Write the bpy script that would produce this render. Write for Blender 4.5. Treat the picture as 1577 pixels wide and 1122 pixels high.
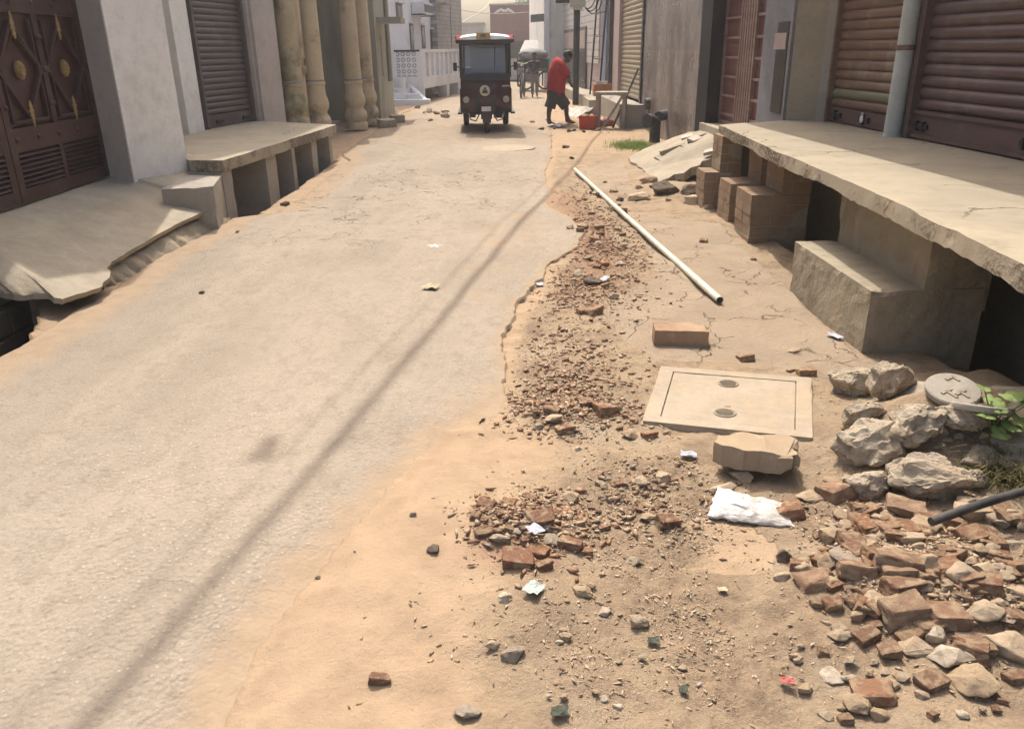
import bpy, bmesh, math, random
import numpy as np
from mathutils import Vector, Matrix, noise as mnoise

random.seed(7)
for o in list(bpy.data.objects):
    bpy.data.objects.remove(o)
S = bpy.context.scene
COL = S.collection
R = math.radians

# ------------------------------------------------------------------ camera
CAM_H, PITCH, ROLL, FPX, IW, IH = 1.4, R(21.7), R(0.9), 1220.0, 1577.0, 1122.0
_fw = Vector((0, math.cos(PITCH), -math.sin(PITCH)))
_up0 = Vector((0, math.sin(PITCH), math.cos(PITCH)))
_rt0 = Vector((1, 0, 0))
_rt = math.cos(ROLL) * _rt0 - math.sin(ROLL) * _up0
_up = math.sin(ROLL) * _rt0 + math.cos(ROLL) * _up0
cd = bpy.data.cameras.new('camera')
cam = bpy.data.objects.new('camera', cd)
COL.objects.link(cam)
cam.matrix_world = Matrix(((_rt.x, _up.x, -_fw.x, 0), (_rt.y, _up.y, -_fw.y, 0), (_rt.z, _up.z, -_fw.z, CAM_H), (0, 0, 0, 1)))
cd.sensor_width = 36.0
cd.lens = 36.0 * FPX / IW
cd.clip_start = 0.05
cd.clip_end = 2000
S.camera = cam

# ------------------------------------------------------------------ light
SUN = Vector((-0.20, 1.0, 1.75)).normalized()          # towards the sun
elev = math.asin(SUN.z)
azim = math.atan2(SUN.x, SUN.y)
w = bpy.data.worlds.new("World")
S.world = w
w.use_nodes = True
nt = w.node_tree
sky = nt.nodes.new('ShaderNodeTexSky')
sky.sky_type = 'NISHITA'
sky.sun_disc = False
sky.sun_elevation = elev
sky.sun_rotation = azim
sky.dust_density = 6.0
sky.air_density = 1.0
sky.ozone_density = 1.0
bg = nt.nodes['Background']
tint = nt.nodes.new('ShaderNodeMix'); tint.data_type = 'RGBA'; tint.blend_type = 'MULTIPLY'   # dusty, yellowed air
tint.inputs[0].default_value = 1.0; tint.inputs[7].default_value = (1.0, 0.96, 0.89, 1)
nt.links.new(sky.outputs[0], tint.inputs[6]); nt.links.new(tint.outputs[2], bg.inputs[0])
bg.inputs[1].default_value = 0.15
sd = bpy.data.lights.new('sun', 'SUN')
sd.energy = 2.05
sd.angle = R(0.55)
sd.color = (1.0, 0.94, 0.85)
so = bpy.data.objects.new('sun', sd)
COL.objects.link(so)
so.location = (0, 0, 30)
so.rotation_euler = (-SUN).to_track_quat('-Z', 'Y').to_euler()
S.view_settings.view_transform = 'Standard'
S.view_settings.look = 'None'
S.view_settings.gamma = 1
S.view_settings.exposure = 1.09
S.view_settings.use_curve_mapping = False
S.render.engine = 'CYCLES'
S.cycles.max_bounces = 6
S.cycles.diffuse_bounces = 4
S.cycles.volume_bounces = 0
S.cycles.use_denoising = True
S.cycles.caustics_reflective = False
S.cycles.caustics_refractive = False

# ------------------------------------------------------------------ helpers
def ray(px, py):
    return _fw + _rt * ((px - IW / 2) / FPX) - _up * ((py - IH / 2) / FPX)
def at(px, py, z=0.0):
    d = ray(px, py); t = (z - CAM_H) / d.z
    return Vector((d.x * t, d.y * t, z))
def atY(px, py, Y):
    d = ray(px, py); t = Y / d.y
    return Vector((d.x * t, Y, CAM_H + d.z * t))
def atX(px, py, X):
    d = ray(px, py); t = X / d.x
    return Vector((X, d.y * t, CAM_H + d.z * t))

def tag(o, label=None, cat=None, group=None, kind=None):
    if label: o['label'] = label
    if cat: o['category'] = cat
    if group: o['group'] = group
    if kind: o['kind'] = kind
    return o
def empty(name, loc=(0, 0, 0), rz=0.0, label=None, cat=None, group=None):
    o = bpy.data.objects.new(name, None)
    o.empty_display_size = 0.2
    COL.objects.link(o)
    o.location = loc
    o.rotation_euler = (0, 0, rz)
    return tag(o, label, cat, group)
def copy_tree(o, parent=None):
    c = o.copy(); COL.objects.link(c)
    c.parent = parent
    for ch in [x for x in bpy.data.objects if x.parent == o]:
        copy_tree(ch, c)
    return c
class Frame:
    """vertical wall frame: local x runs p0->p1, local y into the building, z up"""
    def __init__(s, p0, p1):
        s.p0 = Vector((p0[0], p0[1], 0)); d = Vector((p1[0], p1[1], 0)) - s.p0
        s.L = d.length; s.d = d.normalized(); s.n = Vector((-s.d.y, s.d.x, 0))
        s.rz = math.atan2(s.d.y, s.d.x)
    def hit(s, px, py, y=0.0):
        """local (x, z) where the view ray meets the plane at local depth y"""
        r = ray(px, py); c = Vector((0, 0, CAM_H)) - (s.p0 + s.n * y)
        t = -c.dot(s.n) / r.dot(s.n); p = c + r * t
        return p.dot(s.d), p.z
    def w(s, x, y, z=0.0):
        v = s.p0 + s.d * x + s.n * y; return Vector((v.x, v.y, z))

class MB:
    def __init__(s):
        s.v = []; s.f = []
    def add(s, vs, fs):
        n = len(s.v); s.v += [tuple(v) for v in vs]; s.f += [tuple(i + n for i in f) for f in fs]; return s
    def box(s, x0, x1, y0, y1, z0, z1):
        return s.add([(x0, y0, z0), (x1, y0, z0), (x1, y1, z0), (x0, y1, z0), (x0, y0, z1), (x1, y0, z1), (x1, y1, z1), (x0, y1, z1)],
                     [(3, 2, 1, 0), (4, 5, 6, 7), (0, 1, 5, 4), (1, 2, 6, 5), (2, 3, 7, 6), (3, 0, 4, 7)])
    def obox(s, c, ax, ay, az):
        c, ax, ay, az = map(Vector, (c, ax, ay, az))
        vs = [c + sx * ax + sy * ay + sz * az for sz in (-1, 1) for sx, sy in ((-1, -1), (1, -1), (1, 1), (-1, 1))]
        return s.add(vs, [(3, 2, 1, 0), (4, 5, 6, 7), (0, 1, 5, 4), (1, 2, 6, 5), (2, 3, 7, 6), (3, 0, 4, 7)])
    def prism(s, poly, z0, z1):
        a = sum(poly[i][0] * poly[(i + 1) % len(poly)][1] - poly[(i + 1) % len(poly)][0] * poly[i][1] for i in range(len(poly)))
        if a < 0: poly = poly[::-1]
        n = len(poly)
        return s.add([(p[0], p[1], z0) for p in poly] + [(p[0], p[1], z1) for p in poly],
                     [tuple(range(n))[::-1], tuple(range(n, 2 * n))] + [(i, (i + 1) % n, n + (i + 1) % n, n + i) for i in range(n)])
    def tube(s, pts, r, n=10, cap=True):
        pts = [Vector(p) for p in pts]; rs = r if isinstance(r, (list, tuple)) else [r] * len(pts)
        vs = []; prev = None
        for i, p in enumerate(pts):
            t = (pts[min(i + 1, len(pts) - 1)] - pts[max(i - 1, 0)]).normalized()
            if prev is None:
                u = t.orthogonal().normalized()
            else:
                u = (prev - t * prev.dot(t)).normalized()
            prev = u; v = t.cross(u)
            for k in range(n):
                a = 2 * math.pi * k / n
                vs.append(p + (u * math.cos(a) + v * math.sin(a)) * rs[i])
        fs = []
        for i in range(len(pts) - 1):
            for k in range(n):
                fs.append((i * n + k, i * n + (k + 1) % n, (i + 1) * n + (k + 1) % n, (i + 1) * n + k))
        if cap:
            fs.append(tuple(range(n))[::-1]); fs.append(tuple(range((len(pts) - 1) * n, len(pts) * n)))
        return s.add(vs, fs)
    def lathe(s, prof, c=(0, 0, 0), n=24, cap=True):
        vs = [(c[0] + r * math.cos(2 * math.pi * k / n), c[1] + r * math.sin(2 * math.pi * k / n), c[2] + z) for r, z in prof for k in range(n)]
        fs = [(i * n + k, i * n + (k + 1) % n, (i + 1) * n + (k + 1) % n, (i + 1) * n + k) for i in range(len(prof) - 1) for k in range(n)]
        if cap:
            fs.append(tuple(range(n))[::-1]); fs.append(tuple(range((len(prof) - 1) * n, len(prof) * n)))
        return s.add(vs, fs)
    def ball(s, c, rx, ry=None, rz=None, n=12, m=8):
        ry = ry or rx; rz = rz or rx
        prof = [(math.sin(math.pi * j / m), -math.cos(math.pi * j / m)) for j in range(m + 1)]
        prof[0] = (1e-3, -1); prof[-1] = (1e-3, 1)
        vs = [(c[0] + rx * r * math.cos(2 * math.pi * k / n), c[1] + ry * r * math.sin(2 * math.pi * k / n), c[2] + rz * z) for r, z in prof for k in range(n)]
        fs = [(i * n + k, i * n + (k + 1) % n, (i + 1) * n + (k + 1) % n, (i + 1) * n + k) for i in range(m) for k in range(n)]
        return s.add(vs, fs)
    def xsweep(s, prof, x0, x1, nx=1):
        """open (y,z) profile swept along x"""
        n = len(prof); vs = []; fs = []
        for i in range(nx + 1):
            x = x0 + (x1 - x0) * i / nx
            vs += [(x, y, z) for y, z in prof]
        for i in range(nx):
            fs += [(i * n + k, (i + 1) * n + k, (i + 1) * n + k + 1, i * n + k + 1) for k in range(n - 1)]
        return s.add(vs, fs)
    def bm(s):
        b = bmesh.new(); vs = [b.verts.new(v) for v in s.v]
        for f in s.f:
            try: b.faces.new([vs[i] for i in f])
            except ValueError: pass
        return b
    def build(s, name, mat, parent=None, bevel=0.0, smooth=False, rough=0.0, cell=0.05, seg=1, loc=None):
        b = s.bm()
        if bevel:
            es = [e for e in b.edges if e.is_manifold and e.calc_face_angle(0) > 0.5]
            if es: bmesh.ops.bevel(b, geom=es, offset=bevel, segments=seg, affect='EDGES', clamp_overlap=True, profile=0.6)
        if rough:
            for _ in range(5):
                es = [e for e in b.edges if e.calc_length() > cell * 1.6]
                if not es or len(b.edges) > 60000: break
                bmesh.ops.subdivide_edges(b, edges=es, cuts=1, use_grid_fill=True)
            b.normal_update()
            off = Vector((random.uniform(0, 50), random.uniform(0, 50), random.uniform(0, 50)))
            for v in b.verts:
                q = v.co + off
                h = mnoise.noise(q * 3.1) * 0.6 + mnoise.noise(q * 11) * 0.4 + mnoise.noise(q * 31) * 0.25
                chip = max(0.0, mnoise.noise(q * 6.5) - 0.25)
                sharp = 1.0 if sum(1 for e in v.link_edges if e.is_manifold and e.calc_face_angle(0) > 0.35) else 0.0
                v.co += v.normal * (h * rough - chip * sharp * rough * 6)
        return link(name, b, mat, parent, smooth, loc)
def link(name, b, mat, parent=None, smooth=False, loc=None):
    m = bpy.data.meshes.new(name)
    b.to_mesh(m); b.free()
    if smooth:
        m.shade_smooth()
        m.set_sharp_from_angle(angle=R(42))
    m.materials.append(mat)
    o = bpy.data.objects.new(name, m)
    COL.objects.link(o)
    if parent: o.parent = parent
    if loc is not None: o.location = loc
    return o
def base_origin(o):
    """put the origin of a one-mesh thing at its base"""
    m = o.data; vs = np.empty(len(m.vertices) * 3); m.vertices.foreach_get('co', vs); vs = vs.reshape(-1, 3)
    c = np.array([(vs[:, 0].min() + vs[:, 0].max()) / 2, (vs[:, 1].min() + vs[:, 1].max()) / 2, vs[:, 2].min()])
    m.vertices.foreach_set('co', (vs - c).ravel()); o.location = Vector(o.location) + Vector(c); return o

# numpy value noise
_rs = np.random.RandomState(5)
_T = _rs.rand(256, 256)
def vn(x, y):
    x = np.asarray(x, float); y = np.asarray(y, float)
    xi = np.floor(x).astype(int); yi = np.floor(y).astype(int); fx = x - xi; fy = y - yi
    fx = fx * fx * (3 - 2 * fx); fy = fy * fy * (3 - 2 * fy)
    g = lambda a, b: _T[a & 255, b & 255]
    return (g(xi, yi) * (1 - fx) + g(xi + 1, yi) * fx) * (1 - fy) + (g(xi, yi + 1) * (1 - fx) + g(xi + 1, yi + 1) * fx) * fy - 0.5
def fbm(x, y, o=4):
    r = 0; a = 1.0
    for k in range(o):
        r = r + a * vn(x * 2 ** k + 17.3 * k, y * 2 ** k - 9.1 * k); a *= 0.5
    return r
def sst(a, b, x):
    t = np.clip((np.asarray(x, float) - a) / (b - a), 0, 1); return t * t * (3 - 2 * t)

# ------------------------------------------------------------------ materials
def lin(r, g, b):
    f = lambda c: (c / 255 / 12.92 if c <= 10 else ((c / 255 + 0.055) / 1.055) ** 2.4)
    return (f(r), f(g), f(b), 1)
class NT:
    def __init__(s, name):
        s.m = bpy.data.materials.new(name); s.m.use_nodes = True; s.t = s.m.node_tree
        s.p = s.t.nodes['Principled BSDF']; s.tc = s.t.nodes.new('ShaderNodeTexCoord')
    def n(s, typ, **kw):
        nd = s.t.nodes.new(typ)
        for k, v in kw.items():
            if k.startswith('i_'):
                key = k[2:]; key = int(key) if key.isdigit() else key
                s.put(nd.inputs[key], v)
            else: setattr(nd, k, v)
        return nd
    def put(s, sock, v):
        if hasattr(v, 'is_output') or isinstance(v, bpy.types.NodeSocket): s.t.links.new(v, sock)
        else: sock.default_value = v
    def noise(s, scale, detail=6, rough=0.6, vec=None, dist=0.0):
        nd = s.n('ShaderNodeTexNoise'); nd.inputs['Scale'].default_value = scale; nd.inputs['Detail'].default_value = detail
        nd.inputs['Roughness'].default_value = rough; nd.inputs['Distortion'].default_value = dist
        s.t.links.new(vec or s.tc.outputs['Object'], nd.inputs['Vector']); return nd.outputs['Fac']
    def vor(s, scale, feature='F1', vec=None, out='Distance', rnd=1.0):
        nd = s.n('ShaderNodeTexVoronoi', feature=feature); nd.inputs['Scale'].default_value = scale; nd.inputs['Randomness'].default_value = rnd
        s.t.links.new(vec or s.tc.outputs['Object'], nd.inputs['Vector']); return nd.outputs[out]
    def ramp(s, fac, a, b, lo=0.0, hi=1.0):
        nd = s.n('ShaderNodeMapRange', interpolation_type='SMOOTHSTEP'); s.put(nd.inputs[0], fac)
        nd.inputs[1].default_value = a; nd.inputs[2].default_value = b; nd.inputs[3].default_value = lo; nd.inputs[4].default_value = hi
        return nd.outputs[0]
    def math(s, op, a, b=0.0, c=0.0):
        nd = s.n('ShaderNodeMath', operation=op); s.put(nd.inputs[0], a); s.put(nd.inputs[1], b); s.put(nd.inputs[2], c); return nd.outputs[0]
    def mix(s, fac, a, b, mode='MIX'):
        nd = s.n('ShaderNodeMix', data_type='RGBA', blend_type=mode); s.put(nd.inputs[0], fac); s.put(nd.inputs[6], a); s.put(nd.inputs[7], b); return nd.outputs[2]
    def mapping(s, scale=(1, 1, 1), rot=(0, 0, 0), vec=None):
        nd = s.n('ShaderNodeMapping'); nd.inputs['Scale'].default_value = scale; nd.inputs['Rotation'].default_value = rot
        s.t.links.new(vec or s.tc.outputs['Object'], nd.inputs[0]); return nd.outputs[0]
    def bump(s, h, strength=0.5, dist=0.01, prev=None):
        nd = s.n('ShaderNodeBump'); nd.inputs['Strength'].default_value = strength; nd.inputs['Distance'].default_value = dist
        s.put(nd.inputs['Height'], h)
        if prev: s.t.links.new(prev, nd.inputs['Normal'])
        return nd.outputs[0]
    def attr(s, name):
        nd = s.n('ShaderNodeAttribute', attribute_name=name); return nd.outputs['Fac']
    def rnd(s):
        return s.n('ShaderNodeObjectInfo').outputs['Random']
    def out(s, col, rough=0.9, nrm=None, metal=0.0, spec=0.3):
        s.put(s.p.inputs['Base Color'], col); s.put(s.p.inputs['Roughness'], rough)
        s.p.inputs['Metallic'].default_value = metal; s.p.inputs['Specular IOR Level'].default_value = spec
        if nrm: s.t.links.new(nrm, s.p.inputs['Normal'])
        return s.m

def plain(name, c, c2=None, scale=4.0, rough=0.85, bump=0.3, bscale=60, bdist=0.004, metal=0.0, spec=0.3, grime=None, gscale=1.3, gamt=0.5, vscale=(1, 1, 1), speck=None):
    t = NT(name)
    c2 = c2 or tuple(x * 0.8 for x in c[:3]) + (1,)
    v = t.mapping(vscale) if vscale != (1, 1, 1) else None
    col = t.mix(t.ramp(t.noise(scale, 6, 0.65, v), 0.35, 0.65), c, c2)
    if bscale != 90:
        col = t.mix(t.ramp(t.noise(scale * 5 + 4, 8, 0.75, v), 0.46, 0.64, 0, 0.32), col, tuple(x * 0.66 for x in c[:3]) + (1,))
        col = t.mix(t.ramp(t.noise(55, 4, 0.7), 0.5, 0.7, 0, 0.25), col, tuple(min(1, x * 1.25) for x in c[:3]) + (1,))
    if grime:
        f = t.ramp(t.noise(gscale, 8, 0.7, v), 0.5, 0.68, 0.0, gamt)
        col = t.mix(f, col, grime)
    if speck:
        f = t.ramp(t.vor(140, 'F1', None, 'Distance'), 0.12, 0.2, 0.6, 0.0)
        col = t.mix(f, col, speck)
    h = t.math('ADD', t.noise(bscale, 6, 0.75), t.math('MULTIPLY', t.noise(bscale * 0.22, 5, 0.65), 1.2))
    return t.out(col, rough, t.bump(h, bump, bdist * 1.6), metal, spec)

DUST = lin(196, 168, 132)
M = {}
M['white_wall'] = plain('whitewash', (0.84, 0.81, 0.755, 1), (0.77, 0.735, 0.68, 1), 1.2, 0.9, 0.25, 25, 0.006, grime=(0.36, 0.33, 0.28, 1), gscale=0.9, gamt=0.45)
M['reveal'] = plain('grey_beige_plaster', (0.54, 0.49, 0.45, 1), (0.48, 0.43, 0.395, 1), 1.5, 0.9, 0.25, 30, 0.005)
M['beige'] = plain('beige_plaster', (0.47, 0.42, 0.38, 1), (0.40, 0.36, 0.32, 1), 1.4, 0.9, 0.25, 25, 0.005, grime=(0.28, 0.24, 0.2, 1), gamt=0.4)
M['concrete'] = plain('worn_concrete', (0.37, 0.325, 0.25, 1), (0.30, 0.26, 0.20, 1), 3, 0.95, 0.6, 45, 0.006, grime=(0.42, 0.34, 0.24, 1), gscale=2.2, gamt=0.6, speck=(0.2, 0.17, 0.13, 1))
M['concrete_dark'] = plain('grey_cement_render', (0.335, 0.29, 0.215, 1), (0.28, 0.24, 0.18, 1), 2.5, 0.95, 0.45, 50, 0.005, grime=(0.36, 0.28, 0.18, 1), gscale=1.8, gamt=0.6)
def mat_render():
    t = NT('stained_cement_render')
    col = t.mix(t.ramp(t.noise(2.5, 7, 0.7), 0.35, 0.65), (0.345, 0.30, 0.225, 1), (0.27, 0.232, 0.172, 1))
    col = t.mix(t.ramp(t.noise(1.3, 8, 0.75, t.mapping((1.6, 1.6, 0.6))), 0.5, 0.66, 0, 0.65), col, (0.185, 0.155, 0.112, 1))
    col = t.mix(t.ramp(t.noise(2.1, 8, 0.7, t.mapping((1, 1, 1), (0, 0, 1.3))), 0.52, 0.66, 0, 0.6), col, (0.40, 0.325, 0.225, 1))
    col = t.mix(t.ramp(t.noise(16, 7, 0.75), 0.52, 0.68, 0, 0.45), col, (0.21, 0.175, 0.13, 1))
    col = t.mix(t.ramp(t.vor(75), 0.08, 0.18, 0.5, 0), col, (0.17, 0.14, 0.105, 1))
    h = t.math('ADD', t.noise(40, 6, 0.75), t.math('MULTIPLY', t.noise(7, 6, 0.7), 2.0))
    return t.out(col, 0.96, t.bump(h, 0.7, 0.010), 0, 0.15)
M['step_render'] = mat_render()
M['concrete_grey'] = plain('grey_concrete', (0.36, 0.325, 0.275, 1), (0.30, 0.27, 0.23, 1), 2.5, 0.95, 0.6, 40, 0.006, grime=(0.20, 0.175, 0.145, 1), gscale=1.6, gamt=0.4)
M['granite'] = None
M['maroon'] = plain('maroon_gate_paint', (0.062, 0.026, 0.022, 1), (0.048, 0.021, 0.018, 1), 3, 0.45, 0.08, 40, 0.003, spec=0.4, grime=(0.12, 0.085, 0.065, 1), gscale=2.5, gamt=0.35)
M['gold'] = plain('faded_gold_paint', (0.36, 0.25, 0.105, 1), (0.26, 0.18, 0.08, 1), 30, 0.5, 0.3, 90, 0.003, metal=0.3)
M['black'] = plain('black_paint', (0.025, 0.024, 0.024, 1), (0.04, 0.038, 0.035, 1), 5, 0.4, 0.1)
M['matt_black'] = plain('matt_black_stone', (0.02, 0.019, 0.02, 1), (0.03, 0.028, 0.028, 1), 3, 0.75, 0.1, spec=0.12)
M['rubber'] = plain('tyre_rubber', (0.022, 0.021, 0.02, 1), (0.06, 0.052, 0.042, 1), 8, 0.85, 0.3)
M['steel'] = plain('dull_steel', (0.34, 0.33, 0.31, 1), (0.24, 0.23, 0.21, 1), 8, 0.4, 0.1, metal=0.6)
M['drain_dark'] = plain('dark_drain_brown', (0.09, 0.07, 0.05, 1), (0.06, 0.05, 0.035, 1), 5, 0.8, 0.6, 20, 0.02)
M['column'] = plain('cream_column_paint', (0.58, 0.47, 0.31, 1), (0.51, 0.41, 0.26, 1), 3, 0.85, 0.25, 30, 0.005, grime=(0.17, 0.13, 0.085, 1), gscale=1.7, gamt=0.75)
M['column_green'] = plain('mossy_column_paint', (0.50, 0.41, 0.26, 1), (0.44, 0.35, 0.22, 1), 3, 0.85, 0.35, 30, 0.006, grime=(0.13, 0.15, 0.075, 1), gscale=1.4, gamt=0.9)
M['greygreen'] = plain('grey_green_plaster', (0.33, 0.32, 0.25, 1), (0.27, 0.26, 0.20, 1), 1.6, 0.92, 0.35, 30, 0.006, grime=(0.17, 0.165, 0.13, 1), gscale=1.2, gamt=0.6, vscale=(1.6, 1.6, 0.4))
M['white_far'] = plain('pale_whitewash', (0.72, 0.72, 0.74, 1), (0.64, 0.64, 0.66, 1), 1.0, 0.9, 0.1, 25, 0.004, grime=(0.45, 0.44, 0.43, 1), gscale=1.0, gamt=0.3)
M['white_peel'] = plain('peeling_whitewash', (0.66, 0.64, 0.60, 1), (0.56, 0.54, 0.50, 1), 3, 0.9, 0.3, 25, 0.006, grime=(0.17, 0.17, 0.16, 1), gscale=2.0, gamt=0.85, vscale=(1.8, 1.8, 0.35))
M['plank'] = plain('pale_boards', (0.56, 0.53, 0.50, 1), (0.47, 0.44, 0.41, 1), 3, 0.85, 0.2)
M['darkglass'] = plain('dark_window_glass', (0.05, 0.052, 0.055, 1), (0.07, 0.07, 0.07, 1), 3, 0.25, 0.05, spec=0.5)
M['darkwood'] = plain('dark_shutter_wood', (0.13, 0.12, 0.115, 1), (0.10, 0.092, 0.088, 1), 6, 0.7, 0.2)
M['bluegrey'] = plain('blue_grey_paint', (0.20, 0.205, 0.225, 1), (0.16, 0.163, 0.18, 1), 3, 0.85, 0.2, grime=(0.30, 0.28, 0.25, 1), gamt=0.5)
M['bluestrip'] = plain('pale_blue_paint', (0.30, 0.33, 0.42, 1), None, 3, 0.8, 0.1)
M['pvc'] = plain('dusty_white_pipe', (0.60, 0.60, 0.51, 1), (0.50, 0.48, 0.38, 1), 6, 0.5, 0.1, spec=0.4, grime=(0.42, 0.33, 0.22, 1), gscale=5, gamt=0.5)
M['pillar_grey'] = plain('pale_grey_pillar_paint', (0.42, 0.44, 0.42, 1), (0.36, 0.375, 0.355, 1), 3, 0.75, 0.15, grime=(0.26, 0.26, 0.23, 1), gscale=2.5, gamt=0.5)
M['blackpipe'] = plain('black_plastic_pipe', (0.035, 0.036, 0.04, 1), (0.075, 0.07, 0.065, 1), 9, 0.55, 0.15, spec=0.4)
M['orange'] = plain('orange_red_plastic', (0.48, 0.055, 0.02, 1), (0.40, 0.05, 0.02, 1), 4, 0.5, 0.1, grime=(0.40, 0.2, 0.12, 1), gscale=3, gamt=0.35)
M['terracotta'] = plain('orange_brick', (0.42, 0.16, 0.07, 1), (0.34, 0.13, 0.06, 1), 8, 0.9, 0.4)
M['sack'] = plain('dusty_white_sacking', (0.58, 0.55, 0.50, 1), (0.44, 0.41, 0.36, 1), 6, 0.8, 0.5, 40, 0.01)
M['redshirt'] = plain('red_cotton', (0.42, 0.022, 0.022, 1), (0.33, 0.018, 0.02, 1), 7, 0.85, 0.3, 60, 0.004)
M['shorts'] = plain('charcoal_cotton', (0.034, 0.034, 0.036, 1), (0.05, 0.048, 0.048, 1), 7, 0.9, 0.3, 60, 0.004)
M['darkcloth'] = plain('dark_blue_cloth', (0.045, 0.045, 0.055, 1), None, 7, 0.9, 0.3)
M['paleclothe'] = plain('faded_trouser_cloth', (0.22, 0.20, 0.18, 1), None, 7, 0.9, 0.3)
M['skin'] = plain('brown_skin', (0.13, 0.065, 0.038, 1), (0.11, 0.055, 0.032, 1), 12, 0.6, 0.1)
M['hair'] = plain('black_hair', (0.012, 0.011, 0.01, 1), (0.02, 0.018, 0.016, 1), 40, 0.6, 0.5, 90, 0.006)
M['redpaint'] = plain('dark_red_body_paint', (0.052, 0.009, 0.011, 1), (0.04, 0.009, 0.010, 1), 4, 0.35, 0.05, spec=0.5, grime=(0.07, 0.035, 0.03, 1), gscale=3, gamt=0.35)
M['roofred'] = plain('red_roof_paint', (0.50, 0.035, 0.045, 1), None, 4, 0.3, 0.05, spec=0.5)
M['roofglare'] = plain('glare_white_roof', (0.78, 0.74, 0.70, 1), (0.72, 0.66, 0.62, 1), 4, 0.25, 0.05, spec=0.6)  # bright white base stands in for sun glare on the roof
M['yellow'] = plain('yellow_plastic', (0.46, 0.33, 0.13, 1), (0.36, 0.26, 0.10, 1), 18, 0.5, 0.1)
M['platewhite'] = plain('white_plate', (0.75, 0.75, 0.72, 1), None, 8, 0.5, 0.05)
M['cream'] = plain('cream_badge', (0.62, 0.55, 0.42, 1), None, 8, 0.5, 0.1)
M['lampglass'] = plain('lamp_lens', (0.42, 0.38, 0.36, 1), None, 20, 0.2, 0.1, spec=0.6)
M['tin'] = plain('pale_tin_sheet', (0.20, 0.195, 0.185, 1), (0.16, 0.155, 0.145, 1), 3, 0.55, 0.2)
M['tarp'] = plain('grey_tarpaulin', (0.24, 0.24, 0.24, 1), (0.14, 0.14, 0.14, 1), 3, 0.7, 0.5, 10, 0.03)
M['offwhite_meter'] = plain('cream_meter_box', (0.5, 0.47, 0.38, 1), None, 6, 0.6, 0.1)
M['stand'] = plain('dusty_stand_wood', (0.36, 0.33, 0.28, 1), (0.28, 0.25, 0.21, 1), 5, 0.85, 0.3)
M['bark'] = plain('tree_bark', (0.11, 0.085, 0.06, 1), None, 8, 0.95, 0.8, 20, 0.03)
M['tile_pale'] = plain('pale_floor_tile', (0.42, 0.37, 0.30, 1), None, 10, 0.6, 0.1)
M['pinkwall'] = plain('pinkish_plaster', (0.42, 0.33, 0.31, 1), (0.36, 0.29, 0.27, 1), 2, 0.9, 0.2)
M['mosaicmat'] = None
M['litter_green'] = plain('pale_green_paper', (0.42, 0.48, 0.44, 1), None, 30, 0.6, 0.2)
M['litter_red'] = plain('faded_red_plastic', (0.42, 0.12, 0.10, 1), None, 30, 0.5, 0.2)
M['litter_blue'] = plain('pale_blue_paper', (0.42, 0.44, 0.50, 1), None, 30, 0.6, 0.2)
M['litter_yellow'] = plain('yellowed_paper', (0.46, 0.41, 0.26, 1), None, 30, 0.6, 0.2)
M['litter_dark'] = plain('dark_green_leaf', (0.06, 0.07, 0.05, 1), None, 30, 0.7, 0.3)
M['paintwhite'] = plain('white_paint_mark', (0.72, 0.70, 0.66, 1), None, 30, 0.8, 0.2)
M['cable'] = plain('black_cable', (0.02, 0.02, 0.02, 1), None, 8, 0.7, 0.1)

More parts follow.
